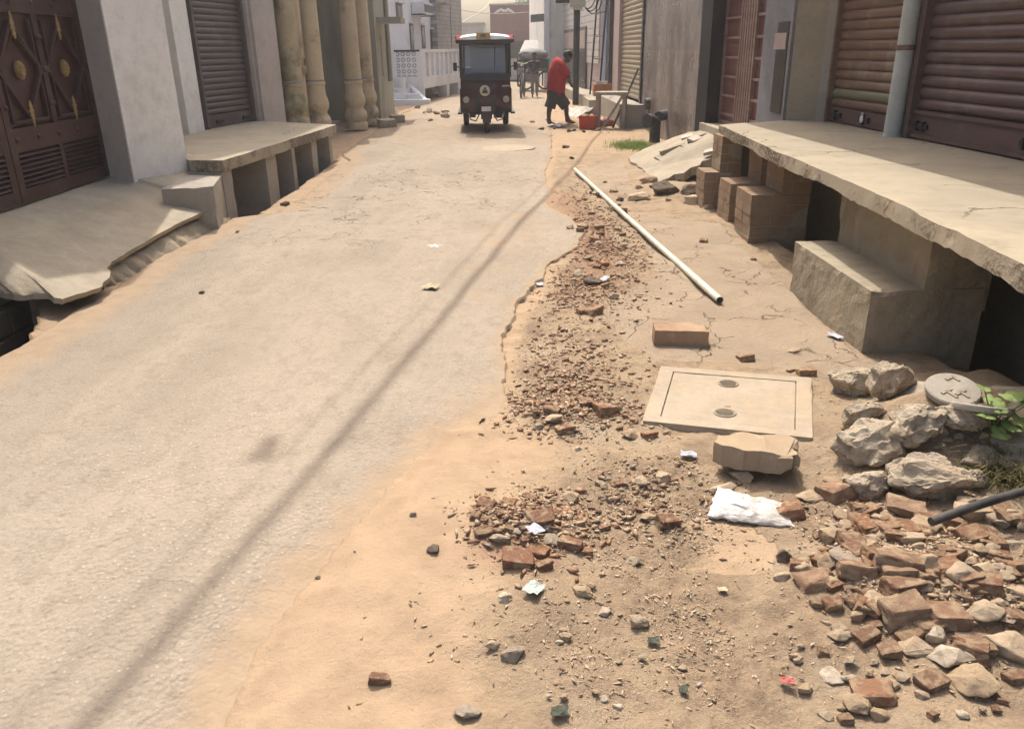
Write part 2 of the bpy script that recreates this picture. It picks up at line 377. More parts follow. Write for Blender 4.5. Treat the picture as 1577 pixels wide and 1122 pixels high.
def mat_platform():
    t = NT('cracked_platform_cement'); P_ = t.tc.outputs['Object']
    col = t.mix(t.ramp(t.noise(1.6, 7, 0.65), 0.35, 0.65), (0.37, 0.32, 0.24, 1), (0.315, 0.275, 0.21, 1))
    col = t.mix(t.ramp(t.noise(6, 8, 0.75), 0.5, 0.7, 0, 0.5), col, (0.25, 0.215, 0.16, 1))
    col = t.mix(t.ramp(t.noise(2.7, 6, 0.7, t.mapping((1, 1, 1), (0, 0, 1))), 0.52, 0.68, 0, 0.5), col, (0.42, 0.345, 0.24, 1))
    nz = t.n('ShaderNodeTexNoise'); nz.inputs['Scale'].default_value = 2.5; nz.inputs['Detail'].default_value = 6; t.t.links.new(P_, nz.inputs['Vector'])
    sc = t.n('ShaderNodeVectorMath', operation='SCALE'); t.t.links.new(nz.outputs['Color'], sc.inputs[0]); sc.inputs['Scale'].default_value = 0.7
    dv = t.n('ShaderNodeVectorMath', operation='ADD'); t.t.links.new(P_, dv.inputs[0]); t.t.links.new(sc.outputs[0], dv.inputs[1])
    cr = t.math('MULTIPLY', t.ramp(t.vor(0.75, 'DISTANCE_TO_EDGE', dv.outputs[0]), 0.002, 0.008, 1, 0), t.ramp(t.noise(0.9, 3), 0.46, 0.56))
    col = t.mix(t.math('MULTIPLY', cr, 0.8), col, (0.12, 0.10, 0.075, 1))
    col = t.mix(t.ramp(t.vor(90), 0.06, 0.16, 0.45, 0), col, (0.2, 0.17, 0.13, 1))
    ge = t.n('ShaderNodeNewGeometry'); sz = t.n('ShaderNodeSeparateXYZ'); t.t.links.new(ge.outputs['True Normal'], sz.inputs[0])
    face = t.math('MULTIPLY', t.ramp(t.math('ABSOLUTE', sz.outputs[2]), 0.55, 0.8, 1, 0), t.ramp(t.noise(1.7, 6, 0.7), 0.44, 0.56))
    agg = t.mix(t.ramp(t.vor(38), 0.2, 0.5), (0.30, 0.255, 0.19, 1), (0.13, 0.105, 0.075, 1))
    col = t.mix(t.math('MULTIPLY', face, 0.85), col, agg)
    st2 = t.ramp(t.noise(3.2, 7, 0.7, t.mapping((1, 1, 1), (0, 0, 2.2))), 0.55, 0.7, 0, 0.45)
    col = t.mix(st2, col, (0.20, 0.17, 0.125, 1))
    h = t.math('ADD', t.math('ADD', t.noise(35, 6, 0.75), t.math('MULTIPLY', t.math('MULTIPLY', face, t.vor(38)), 2.5)), t.math('MULTIPLY', cr, -1.5))
    return t.out(col, 0.95, t.bump(h, 0.6, 0.006), 0, 0.2)
M['platform'] = mat_platform()
def mat_granite():
    t = NT('dusty_polished_granite')
    o = t.tc.outputs['Object']
    v = t.mapping((1.0, 1.0, 0.55))
    a = t.ramp(t.noise(1.3, 7, 0.7, v), 0.42, 0.6)
    col = t.mix(a, (0.135, 0.11, 0.105, 1), (0.245, 0.215, 0.20, 1))
    s = t.ramp(t.noise(7.0, 5, 0.7, v), 0.5, 0.68, 0, 0.5)
    col = t.mix(s, col, (0.06, 0.05, 0.052, 1))
    sp = t.ramp(t.vor(110), 0.15, 0.3, 0.35, 0.0)
    col = t.mix(sp, col, (0.33, 0.27, 0.25, 1))
    br = t.n('ShaderNodeTexBrick'); br.offset = 0.0
    sx = t.n('ShaderNodeSeparateXYZ'); t.t.links.new(o, sx.inputs[0]); cx = t.n('ShaderNodeCombineXYZ')
    t.t.links.new(sx.outputs[0], cx.inputs[0]); t.t.links.new(sx.outputs[2], cx.inputs[1]); t.t.links.new(cx.outputs[0], br.inputs['Vector'])
    br.inputs['Scale'].default_value = 1.0; br.inputs['Brick Width'].default_value = 1.15; br.inputs['Row Height'].default_value = 0.66; br.inputs['Mortar Size'].default_value = 0.012
    col = t.mix(t.math('MULTIPLY', br.outputs['Fac'], 0.6), col, (0.26, 0.22, 0.20, 1))
    r = t.ramp(t.noise(2.5, 6, 0.6, v), 0.35, 0.7, 0.22, 0.65)
    return t.out(col, r, t.bump(br.outputs['Fac'], -0.3, 0.004), 0, 0.5)
M['granite'] = mat_granite()

def mat_shutter(name, c, c2, rust, amt=0.6, rough=0.5):
    t = NT(name)
    v = t.mapping((0.6, 1, 6.0))
    col = t.mix(t.ramp(t.noise(1.5, 6, 0.7, v), 0.35, 0.65), c, c2)
    col = t.mix(t.ramp(t.noise(2.2, 8, 0.75), 0.5, 0.66, 0, amt), col, rust)
    return t.out(col, rough, t.bump(t.noise(50, 4), 0.1, 0.003), 0.15, 0.4)
M['sh_left'] = mat_shutter('grey_mauve_shutter_paint', (0.125, 0.098, 0.092, 1), (0.105, 0.085, 0.08, 1), (0.19, 0.16, 0.14, 1), 0.5)
M['sh_orange'] = mat_shutter('rusty_orange_shutter_paint', (0.19, 0.115, 0.078, 1), (0.145, 0.088, 0.066, 1), (0.27, 0.205, 0.145, 1), 0.85)
M['sh_maroon'] = mat_shutter('maroon_shutter_paint', (0.125, 0.078, 0.072, 1), (0.10, 0.064, 0.06, 1), (0.18, 0.135, 0.115, 1), 0.6)
M['sh_green'] = mat_shutter('faded_green_slat', (0.19, 0.18, 0.11, 1), (0.16, 0.155, 0.10, 1), (0.24, 0.16, 0.1, 1), 0.5)
M['sh_yellow'] = mat_shutter('faded_yellow_shutter_paint', (0.36, 0.30, 0.20, 1), (0.30, 0.25, 0.17, 1), (0.22, 0.16, 0.10, 1), 0.6)
M['gate_red'] = mat_shutter('dusty_red_gate_sheet', (0.165, 0.07, 0.066, 1), (0.135, 0.06, 0.058, 1), (0.22, 0.14, 0.12, 1), 0.6)
M['gate_bar'] = mat_shutter('pale_maroon_bars', (0.26, 0.17, 0.145, 1), (0.20, 0.12, 0.105, 1), (0.32, 0.25, 0.2, 1), 0.6)

def mat_brickwork(name, c1, c2, mortar, scale=1.0, bw=0.23, rh=0.08, plane='xz'):
    t = NT(name)
    sx = t.n('ShaderNodeSeparateXYZ'); t.t.links.new(t.tc.outputs['Object'], sx.inputs[0]); cx = t.n('ShaderNodeCombineXYZ')
    t.t.links.new(sx.outputs[0], cx.inputs[0]); t.t.links.new(sx.outputs[2], cx.inputs[1])
    br = t.n('ShaderNodeTexBrick'); t.t.links.new(cx.outputs[0], br.inputs['Vector'])
    br.inputs['Color1'].default_value = c1; br.inputs['Color2'].default_value = c2; br.inputs['Mortar'].default_value = mortar
    br.inputs['Scale'].default_value = scale; br.inputs['Brick Width'].default_value = bw; br.inputs['Row Height'].default_value = rh; br.inputs['Mortar Size'].default_value = 0.012
    col = t.mix(t.ramp(t.noise(1.2, 6), 0.4, 0.65, 0, 0.4), br.outputs['Color'], tuple(x * 0.6 for x in c1[:3]) + (1,))
    return t.out(col, 0.9, t.bump(br.outputs['Fac'], -0.4, 0.01))
M['redbrick_wall'] = mat_brickwork('weathered_red_brick', (0.19, 0.065, 0.05, 1), (0.155, 0.06, 0.045, 1), (0.20, 0.12, 0.095, 1))
M['stoneclad'] = mat_brickwork('grey_stone_cladding', (0.40, 0.38, 0.355, 1), (0.31, 0.295, 0.28, 1), (0.24, 0.22, 0.20, 1), 1.0, 0.17, 0.14)

def mat_tiles():
    t = NT('blue_white_tile_print')
    sx = t.n('ShaderNodeSeparateXYZ'); t.t.links.new(t.tc.outputs['Object'], sx.inputs[0])
    def cell(o):
        f = t.math('FRACT', t.math('MULTIPLY', o, 6.5)); return t.math('ABSOLUTE', t.math('SUBTRACT', f, 0.5))
    a, b = cell(sx.outputs[0]), cell(sx.outputs[2])
    rr = t.math('SQRT', t.math('ADD', t.math('MULTIPLY', a, a), t.math('MULTIPLY', b, b)))
    ring = t.math('LESS_THAN', t.math('ABSOLUTE', t.math('SUBTRACT', rr, 0.32)), 0.06)
    dia = t.math('LESS_THAN', t.math('ABSOLUTE', t.math('SUBTRACT', t.math('ADD', a, b), 0.3)), 0.045)
    f = t.math('MAXIMUM', ring, dia)
    return t.out(t.mix(t.math('MULTIPLY', f, 0.8), (0.66, 0.67, 0.70, 1), (0.13, 0.17, 0.28, 1)), 0.4)
M['bluetile'] = mat_tiles()

def mat_windscreen():
    t = NT('windscreen_glass')
    t.p.inputs['Alpha'].default_value = 0.55
    return t.out((0.11, 0.135, 0.16, 1), 0.05, None, 0.0, 0.9)
M['windscreen'] = mat_windscreen()

def mat_leaf(name, c, c2):
    t = NT(name)
    col = t.mix(t.ramp(t.noise(7, 3), 0.35, 0.65), c, c2)
    t.p.inputs['Subsurface Weight'].default_value = 0.0
    m = t.out(col, 0.6, None, 0, 0.3)
    tr = t.n('ShaderNodeBsdfTranslucent'); t.put(tr.inputs[0], col); ms = t.n('ShaderNodeMixShader'); ms.inputs[0].default_value = 0.3
    outn = t.t.nodes['Material Output']
    t.t.links.new(t.p.outputs[0], ms.inputs[1]); t.t.links.new(tr.outputs[0], ms.inputs[2]); t.t.links.new(ms.outputs[0], outn.inputs[0])
    return m
M['leaf'] = mat_leaf('tree_leaves', (0.045, 0.075, 0.025, 1), (0.085, 0.12, 0.04, 1))
M['weed'] = mat_leaf('weed_leaves', (0.20, 0.29, 0.09, 1), (0.28, 0.37, 0.13, 1))
M['dry'] = mat_leaf('dry_grass_blades', (0.20, 0.17, 0.07, 1), (0.13, 0.12, 0.05, 1))
M['grass'] = mat_leaf('green_grass_blades', (0.13, 0.21, 0.045, 1), (0.20, 0.27, 0.07, 1))

def mat_bag():
    t = NT('white_plastic_film')
    m = t.out(t.mix(t.ramp(t.noise(18, 5, 0.7), .4, .65), (0.60, 0.575, 0.54, 1), (0.46, 0.43, 0.39, 1)), 0.3, t.bump(t.noise(26, 6, 0.7, None, 1.2), 0.7, 0.006), 0, 0.5)
    return m
M['bag'] = mat_bag()

def mat_rock(name, cols, bump=0.8, dust=0.35, bs=28, rough=0.95, peb=0.0):
    """stone / brick: colour varies per object and with noise; loose dust in patches"""
    t = NT(name)
    r = t.rnd()
    cr = t.n('ShaderNodeValToRGB'); cr.color_ramp.elements[0].color = cols[0]; cr.color_ramp.elements[1].color = cols[-1]
    for i, c in enumerate(cols[1:-1]):
        e = cr.color_ramp.elements.new((i + 1) / (len(cols) - 1)); e.color = c
    t.put(cr.inputs[0], r)
    col = cr.outputs[0]
    sc = t.n('ShaderNodeVectorMath', operation='ADD'); t.t.links.new(t.tc.outputs['Object'], sc.inputs[0]); cmb = t.n('ShaderNodeCombineXYZ')
    t.put(cmb.inputs[0], t.math('MULTIPLY', r, 31.0)); t.put(cmb.inputs[2], t.math('MULTIPLY', r, 17.0)); t.t.links.new(cmb.outputs[0], sc.inputs[1])
    v = sc.outputs[0]
    col = t.mix(t.ramp(t.noise(2.5, 8, 0.7, v), 0.42, 0.66, 0, 0.45), col, (0.22, 0.165, 0.115, 1), 'MIX')
    col = t.mix(t.ramp(t.noise(14, 4, 0.7, v), 0.55, 0.7, 0, 0.4), col, (0.5, 0.44, 0.35, 1))
    col = t.mix(t.ramp(t.noise(1.6, 5, 0.6, v), 0.42, 0.62, 0, dust), col, (0.44, 0.33, 0.215, 1))
    h = t.math('ADD', t.noise(6, 8, 0.72, v), t.math('MULTIPLY', t.noise(bs, 5, 0.75, v), 0.5))
    if peb:
        vd = t.vor(7.5, vec=v); h = t.math('ADD', h, t.math('MULTIPLY', t.ramp(vd, 0.15, 0.55, 1, 0), peb))
        col = t.mix(t.ramp(t.math('MULTIPLY', t.ramp(t.vor(11, vec=v), 0.18, 0.3, 1, 0), t.ramp(t.noise(2, 3, .5, v), .42, .55)), .3, .7, 0, .55), col, (0.23, 0.20, 0.165, 1))
        col = t.mix(t.ramp(t.noise(30, 4, .75, v), .58, .72, 0, .3), col, (0.24, 0.195, 0.145, 1))
    return t.out(col, rough, t.bump(h, bump, 0.010 if peb else 0.008), 0, 0.2)
M['rk_concrete'] = mat_rock('broken_concrete', [(0.39, 0.335, 0.255, 1), (0.44, 0.38, 0.295, 1), (0.36, 0.305, 0.235, 1)], .65, 0.4, peb=.35)
M['rk_chunk'] = mat_rock('dusty_slab_concrete', [(0.275, 0.22, 0.158, 1), (0.275, 0.22, 0.158, 1)], 1.0, 0.4)
M['rk_tan'] = mat_rock('tan_stone', [(0.42, 0.31, 0.20, 1), (0.36, 0.27, 0.18, 1), (0.47, 0.37, 0.26, 1), (0.39, 0.32, 0.24, 1)], 0.7, 0.5)
M['rk_brick'] = mat_rock('broken_brick', [(0.27, 0.13, 0.08, 1), (0.235, 0.135, 0.09, 1), (0.33, 0.15, 0.08, 1), (0.31, 0.205, 0.14, 1)], 1.0, 0.85)
M['rk_grey'] = mat_rock('grey_stone', [(0.33, 0.285, 0.23, 1), (0.28, 0.235, 0.19, 1), (0.38, 0.33, 0.265, 1)], 0.7, 0.3)
M['rk_white'] = mat_rock('pale_stone', [(0.48, 0.41, 0.32, 1), (0.54, 0.47, 0.38, 1)], 0.6, 0.2)
M['rk_dark'] = mat_rock('dark_stone', [(0.085, 0.075, 0.065, 1), (0.12, 0.09, 0.07, 1)], 0.6, 0.1)

def mat_crumb(name, a, b, c):
    t = NT(name)
    f = t.attr('tint')
    cr = t.n('ShaderNodeValToRGB'); cr.color_ramp.elements[0].color = a; cr.color_ramp.elements[1].color = c
    e = cr.color_ramp.elements.new(0.5); e.color = b
    t.put(cr.inputs[0], f)
    return t.out(cr.outputs[0], 0.95, t.bump(t.noise(120, 3), 0.5, 0.004), 0, 0.2)
M['crumb'] = mat_crumb('rubble_crumb', (0.30, 0.215, 0.14, 1), (0.41, 0.31, 0.215, 1), (0.50, 0.42, 0.32, 1))
M['crumb_red'] = mat_crumb('brick_crumb', (0.25, 0.14, 0.088, 1), (0.325, 0.215, 0.14, 1), (0.41, 0.315, 0.225, 1))

def mat_ground():
    t = NT('dry_dirt')
    P_ = t.tc.outputs['Object']
    big = t.noise(0.9, 6, 0.6); mid = t.noise(5, 8, 0.7); fine = t.noise(60, 5, 0.75)
    dirt = t.mix(t.ramp(big, 0.36, 0.62), (0.375, 0.285, 0.192, 1), (0.325, 0.245, 0.165, 1))
    dirt = t.mix(t.ramp(mid, 0.45, 0.64, 0, 0.7), dirt, (0.215, 0.158, 0.11, 1))
    dirt = t.mix(t.ramp(t.noise(17, 7, 0.75), 0.5, 0.66, 0, 0.5), dirt, (0.20, 0.15, 0.105, 1))
    dirt = t.mix(t.ramp(t.noise(2.1, 5), 0.52, 0.66, 0, 0.5), dirt, (0.39, 0.32, 0.235, 1))
    # loose grit: dark and pale grains
    g1 = t.ramp(t.vor(95), 0.10, 0.2, 0.55, 0.0)
    dirt = t.mix(t.math('MULTIPLY', g1, t.ramp(t.noise(4), 0.42, 0.6)), dirt, (0.2, 0.145, 0.095, 1))
    g2 = t.ramp(t.vor(70, vec=t.mapping((1, 1, 1), (0, 0, 0.7))), 0.08, 0.16, 0.6, 0.0)
    dirt = t.mix(t.math('MULTIPLY', g2, t.ramp(t.noise(3.1), 0.5, 0.62)), dirt, (0.56, 0.47, 0.36, 1))
    lo = t.attr('loose'); lon = t.ramp(t.math('ADD', lo, t.math('MULTIPLY', t.math('SUBTRACT', mid, 0.5), 1.3)), 0.3, 0.8)
    soil = t.mix(t.ramp(t.noise(24, 7, 0.75), 0.4, 0.62), (0.315, 0.235, 0.158, 1), (0.21, 0.152, 0.104, 1))
    dirt = t.mix(t.math('MULTIPLY', lon, 0.85), dirt, soil)
    # cement apron
    ap = t.attr('apron')
    cem = t.mix(t.ramp(t.noise(3.0, 7, 0.65), 0.35, 0.65), (0.37, 0.295, 0.215, 1), (0.315, 0.25, 0.182, 1))
    dv = t.n('ShaderNodeVectorMath', operation='ADD'); t.t.links.new(P_, dv.inputs[0])
    nz = t.n('ShaderNodeTexNoise'); nz.inputs['Scale'].default_value = 4; nz.inputs['Detail'].default_value = 5; t.t.links.new(P_, nz.inputs['Vector'])
    sc = t.n('ShaderNodeVectorMath', operation='SCALE'); t.t.links.new(nz.outputs['Color'], sc.inputs[0]); sc.inputs['Scale'].default_value = 0.35
    t.t.links.new(sc.outputs[0], dv.inputs[1])
    ce = t.vor(2.6, 'DISTANCE_TO_EDGE', dv.outputs[0])
    crack = t.math('MULTIPLY', t.ramp(ce, 0.004, 0.014, 1.0, 0.0), t.ramp(t.noise(2.2, 3), 0.45, 0.56))
    cem = t.mix(t.math('MULTIPLY', crack, 0.7), cem, (0.15, 0.105, 0.07, 1))
    cem = t.mix(t.ramp(mid, 0.5, 0.68, 0, 0.5), cem, (0.36, 0.285, 0.20, 1))
    apn = t.ramp(t.math('ADD', ap, t.math('MULTIPLY', t.math('SUBTRACT', mid, 0.5), 0.9)), 0.4, 0.6)
    col = t.mix(apn, dirt, cem)
    sy = t.attr('sandy')
    syn = t.ramp(t.math('ADD', sy, t.math('MULTIPLY', t.math('SUBTRACT', t.noise(3.5, 7, 0.65), 0.5), 1.0)), 0.25, 0.75)
    col = t.mix(t.math('MULTIPLY', syn, 0.85), col, t.mix(t.ramp(t.noise(9, 6), 0.4, 0.65), (0.372, 0.272, 0.18, 1), (0.325, 0.235, 0.155, 1)))
    bd = t.attr('brickdust')
    bdn = t.ramp(t.math('ADD', bd, t.math('MULTIPLY', t.math('SUBTRACT', mid, 0.5), 1.1)), 0.35, 0.9, 0, 0.75)
    col = t.mix(bdn, col, (0.28, 0.18, 0.12, 1))
    drain_dark = t.attr('drain_dark')
    col = t.mix(drain_dark, col, (0.075, 0.058, 0.042, 1))
    h = t.math('ADD', t.math('MULTIPLY', fine, 0.9), t.math('ADD', t.noise(22, 6, 0.7), t.math('MULTIPLY', t.math('MULTIPLY', crack, apn), -1.2)))
    h = t.math('MULTIPLY', h, t.math('SUBTRACT', 1.0, t.math('MULTIPLY', syn, 0.55)))
    return t.out(col, 0.97, t.bump(h, 0.9, 0.016), 0, 0.15)
M['ground'] = mat_ground()

def mat_road():
    t = NT('dusty_road_surface')
    P_ = t.tc.outputs['Object']
    v = t.mapping((1.0, 0.16, 1), (0, 0, R(-9)))           # streaks of dust along the wheels
    st = t.noise(2.6, 5, 0.6, v)
    col = t.mix(t.ramp(t.noise(0.7, 6, 0.6), 0.35, 0.65), (0.335, 0.287, 0.23, 1), (0.285, 0.242, 0.192, 1))
    col = t.mix(t.ramp(st, 0.42, 0.64, 0, 0.7), col, (0.36, 0.305, 0.238, 1))
    col = t.mix(t.ramp(t.noise(6, 8, 0.75), 0.5, 0.7, 0, 0.4), col, (0.28, 0.235, 0.18, 1))
    col = t.mix(t.ramp(t.noise(13, 7, 0.75, t.mapping((1, .6, 1))), 0.47, 0.64, 0, 0.55), col, (0.25, 0.212, 0.168, 1))
    col = t.mix(t.ramp(t.noise(38, 5, 0.75), 0.54, 0.66, 0, 0.5), col, (0.20, 0.17, 0.135, 1))
    # exposed stone chips
    vc = t.n('ShaderNodeTexVoronoi'); vc.inputs['Scale'].default_value = 62; t.t.links.new(P_, vc.inputs['Vector'])
    rs = t.n('ShaderNodeSeparateColor'); t.t.links.new(vc.outputs['Color'], rs.inputs[0])
    pale = t.math('MULTIPLY', t.ramp(vc.outputs['Distance'], 0.2, 0.34, 1, 0), t.math('GREATER_THAN', rs.outputs[0], 0.80))
    dark = t.math('MULTIPLY', t.ramp(vc.outputs['Distance'], 0.2, 0.36, 1, 0), t.math('LESS_THAN', rs.outputs[0], 0.13))
    expo = t.ramp(t.noise(1.3, 5, 0.6), 0.4, 0.58)
    col = t.mix(t.math('MULTIPLY', t.math('MULTIPLY', pale, expo), 0.4), col, (0.58, 0.52, 0.44, 1))
    col = t.mix(t.math('MULTIPLY', t.math('MULTIPLY', dark, expo), 0.6), col, (0.19, 0.155, 0.125, 1))
    v2 = t.vor(130); col = t.mix(t.ramp(v2, 0.08, 0.26, 0.75, 0), col, (0.20, 0.165, 0.13, 1))
    # sand drifted on the sides and on the smooth patch
    sa = t.attr('sand')
    san = t.ramp(t.math('ADD', sa, t.math('MULTIPLY', t.math('SUBTRACT', t.noise(3.5, 7, 0.65), 0.5), 1.1)), 0.36, 0.8)
    sandc = t.mix(t.ramp(t.noise(9, 6), 0.4, 0.65), (0.335, 0.252, 0.172, 1), (0.295, 0.22, 0.15, 1))
    col = t.mix(t.math('MULTIPLY', san, 0.9), col, sandc)
    # cracks
    dv = t.n('ShaderNodeVectorMath', operation='ADD'); t.t.links.new(P_, dv.inputs[0])
    nz = t.n('ShaderNodeTexNoise'); nz.inputs['Scale'].default_value = 2.2; nz.inputs['Detail'].default_value = 6; t.t.links.new(P_, nz.inputs['Vector'])
    sc = t.n('ShaderNodeVectorMath', operation='SCALE'); t.t.links.new(nz.outputs['Color'], sc.inputs[0]); sc.inputs['Scale'].default_value = 0.9
    t.t.links.new(sc.outputs[0], dv.inputs[1])
    ce = t.vor(1.5, 'DISTANCE_TO_EDGE', dv.outputs[0])
    ck = t.attr('cracked')
    crack = t.math('MULTIPLY', t.ramp(ce, 0.004, 0.016, 1, 0), t.math('MULTIPLY', ck, t.ramp(t.noise(1.4, 3), 0.44, 0.54)))
    ce2 = t.vor(5.5, 'DISTANCE_TO_EDGE', dv.outputs[0])
    crack2 = t.math('MULTIPLY', t.ramp(ce2, 0.01, 0.05, 1, 0), t.math('MULTIPLY', ck, t.ramp(t.noise(1.1, 3, 0.5, t.mapping((1, 1, 1), (0, 0, 2.0))), 0.5, 0.6)))
    cr = t.math('MAXIMUM', crack, t.math('MULTIPLY', crack2, 0.6))
    col = t.mix(t.math('MULTIPLY', cr, 0.9), col, (0.13, 0.10, 0.075, 1))
    h = t.math('ADD', t.math('ADD', t.noise(45, 5, 0.75), t.math('MULTIPLY', vc.outputs['Distance'], -0.6)), t.math('ADD', t.math('MULTIPLY', cr, -1.5), t.noise(9, 5)))
    h = t.math('MULTIPLY', h, t.math('SUBTRACT', 1.0, t.math('MULTIPLY', san, 0.6)))
    return t.out(col, 0.97, t.bump(h, 0.8, 0.010), 0, 0.15)
M['road'] = mat_road()

# ================================================================== GROUND AND ROAD
XR = [(-0.50, 0.2), (-0.50, 1.6), (-0.36, 2.1), (-0.2, 2.62), (-0.03, 3.0), (-0.05, 3.5), (-0.03, 3.95), (0.06, 4.5), (0.2, 5.0), (0.24, 5.35), (0.52, 5.9),
      (0.62, 6.5), (0.5, 7.1), (0.36, 7.6), (0.45, 8.3), (0.42, 9.5), (0.55, 11), (0.7, 13), (0.8, 16), (1.0, 20), (1.1, 25), (1.25, 30), (1.3, 60), (1.3, 120)]
XL = [(-2.55, 0.2), (-2.55, 4.9), (-2.60, 5.6), (-2.50, 7.2), (-2.18, 7.4), (-2.15, 8.5), (-2.2, 11.2), (-2.45, 12), (-2.5, 16), (-2.45, 20), (-2.2, 24), (-1.55, 29), (-1.5, 35), (-1.5, 120)]
xr_y = np.array([p[1] for p in XR]); xr_x = np.array([p[0] for p in XR])
xl_y = np.array([p[1] for p in XL]); xl_x = np.array([p[0] for p in XL])
def road_r(y):
    y = np.asarray(y, float)
    return np.interp(y, xr_y, xr_x) + 0.05 * fbm(y * 3.1, y * 0 + 3.3, 4) + 0.022 * fbm(y * 21, y * 0 + 8.1, 3)
def road_l(y):
    y = np.asarray(y, float)
    return np.interp(y, xl_y, xl_x) + 0.05 * fbm(y * 2.3, y * 0 + 13.3, 4)
def seg_d(x, y, pts):
    """distance to a polyline"""
    d = np.full(np.shape(x), 1e9)
    for (ax, ay), (bx, by) in zip(pts[:-1], pts[1:]):
        vx, vy = bx - ax, by - ay; l2 = vx * vx + vy * vy
        t = np.clip(((x - ax) * vx + (y - ay) * vy) / l2, 0, 1)
        d = np.minimum(d, np.hypot(x - ax - t * vx, y - ay - t * vy))
    return d
def inpoly(x, y, poly):
    c = np.zeros(np.shape(x), bool); n = len(poly)
    for i in range(n):
        (x1, y1), (x2, y2) = poly[i], poly[(i + 1) % n]
        if y1 == y2: continue
        k = ((y1 > y) != (y2 > y)) & (x < (x2 - x1) * (y - y1) / (y2 - y1) + x1)
        c ^= k
    return c
def blob(x, y, c, rx, ry, p=1.0):
    return np.exp(-(((x - c[0]) / rx) ** 2 + ((y - c[1]) / ry) ** 2) * p)
def px2(*pts): return [tuple(at(a, b, 0.0).xy) for a, b in pts]
APRON = px2((985, 330), (1105, 345), (1215, 450), (1330, 560), (1420, 590), (1330, 620), (1245, 560), (1010, 552), (960, 520), (920, 470), (1010, 430), (1000, 385))
APRON2 = px2((1040, 815), (1090, 795), (1150, 805), (1195, 850), (1190, 880), (1120, 890), (1050, 880))
APRON3 = px2((880, 262), (960, 245), (975, 300), (930, 295))
STRIP = px2((855, 300), (895, 350), (920, 400), (900, 450))
PIT_L = px2((-300, 470), (-60, 455), (60, 470), (52, 510), (20, 548), (-30, 570), (-300, 640))
PIT_L2 = px2((362, 250), (392, 262), (400, 300), (392, 322), (410, 342), (360, 342))
LOOSE = (((1000, 770), .34, .22), ((870, 590), .20, .40), ((1050, 940), .26, .14), ((1330, 800), .30, .22), ((1010, 850), .22, .16), ((930, 400), .25, 1.1), ((1270, 960), .25, .16), ((900, 195), .6, 1.0), ((1120, 1040), .2, .12), ((840, 820), .2, .12))
def loose(x, y):
    r = np.zeros(np.shape(x))
    for (px, py), a, b in LOOSE:
        c = at(px, py); r = np.maximum(r, blob(x, y, c.xy, a, b))
    return np.clip(r * 1.25, 0, 1)
def ground_z(x, y, detail=True):
    x = np.asarray(x, float); y = np.asarray(y, float)
    near = sst(60, 20, y); lo = loose(x, y)
    ap = inpoly(x, y, APRON) | inpoly(x, y, APRON2) | inpoly(x, y, APRON3)
    rough = np.where(ap, 0.25, 1.0)
    z = lo * (0.020 * np.abs(fbm(x * 13, y * 13, 4)) + .010 * fbm(x * 29, y * 29, 2)) * np.where(ap, .3, 1) * near + (0.030 * fbm(x * 1.7, y * 1.7, 3) + 0.016 * fbm(x * 9, y * 9, 3) * rough + 0.010 * np.abs(fbm(x * 33, y * 33, 2)) * rough) * near
    # worn dirt shoulder dips beside the road, dirt drifts over the road in front
    rr = np.interp(y, xr_y, xr_x)
    z += 0.045 * sst(3.1, 2.3, y) * sst(-0.16, 0.06, x - rr) * sst(1.2, 0.2, x - rr)
    z -= 0.016 * sst(3.0, 3.6, y) * sst(8, 7, y) * sst(0.8, 0.2, x - rr) * sst(-0.2, 0.0, x - rr)
    # rubble heaps
    for (px, py), rx, ry, h in (((1440, 900), .30, .24, .09), ((1400, 690), .26, .22, .10), ((870, 645), .16, .12, .035), ((830, 830), .18, .10, .03), ((1050, 295), .35, .45, .08), ((930, 190), .8, 1.2, .06), ((640, 175), .4, 2.0, .08), ((1560, 610), .25, .2, .10)):
        c = at(px, py); z = z + h * blob(x, y, c.xy, rx, ry)
    c = at(1540, 612, .2); z = z + 0.20 * blob(x, y, (c.x + .08, c.y), .30, .34, 1.0)
    c = at(1420, 640, .1); z = z + 0.05 * blob(x, y, c.xy, .2, .2)
    # road bed lies under the road sheet
    on = sst(0.03, -0.04, x - (road_r(y) - 0.02)) * sst(-0.04, 0.03, x - road_l(y))
    under = np.where((y < 2.9) & (x > rr - 0.16), 0.0, 1.0)
    z = z * (1 - on * under) + (-0.045) * on * under
    # dirt bank and ramp foot on the left
    bank = sst(-2.52, -2.75, x) * sst(5.0, 5.5, y) * sst(7.4, 7.0, y)
    z = z * (1 - bank) + bank * (-0.02 + np.clip(-2.55 - x, 0, 1.2) * 0.30 + 0.02 * fbm(x * 7, y * 7, 3))
    # drains
    d1 = sst(2.02, 2.14, x - 0.10 * sst(3.0, 2.8, y) * sst(1.9, 2.2, y) + 0.05 * fbm(x * 3, y * 3, 2)) * sst(7.7, 7.5, y) * sst(-3, -2.9, y)
    d1 = d1 * np.where((y < 3.55) & (y > 2.9), sst(1.80, 2.05, x + 0.9 * np.maximum(0, 0.0 * y)), 1.0)
    z = z * (1 - d1) + d1 * (-0.62 + 0.05 * fbm(x * 4, y * 4, 3))
    d2 = inpoly(x, y, PIT_L); z = np.where(d2, -0.55 + 0.03 * fbm(x * 5, y * 5, 2), z)
    d3 = (inpoly(x, y, PIT_L2) | ((x < -2.36) & (x > -3.6) & (y > 7.25) & (y < 11.2)))
    z = np.where(d3, -0.42 + 0.03 * fbm(x * 5, y * 5, 2), z)
    return z
def gz(x, y): return float(ground_z(np.array([x]), np.array([y]))[0])
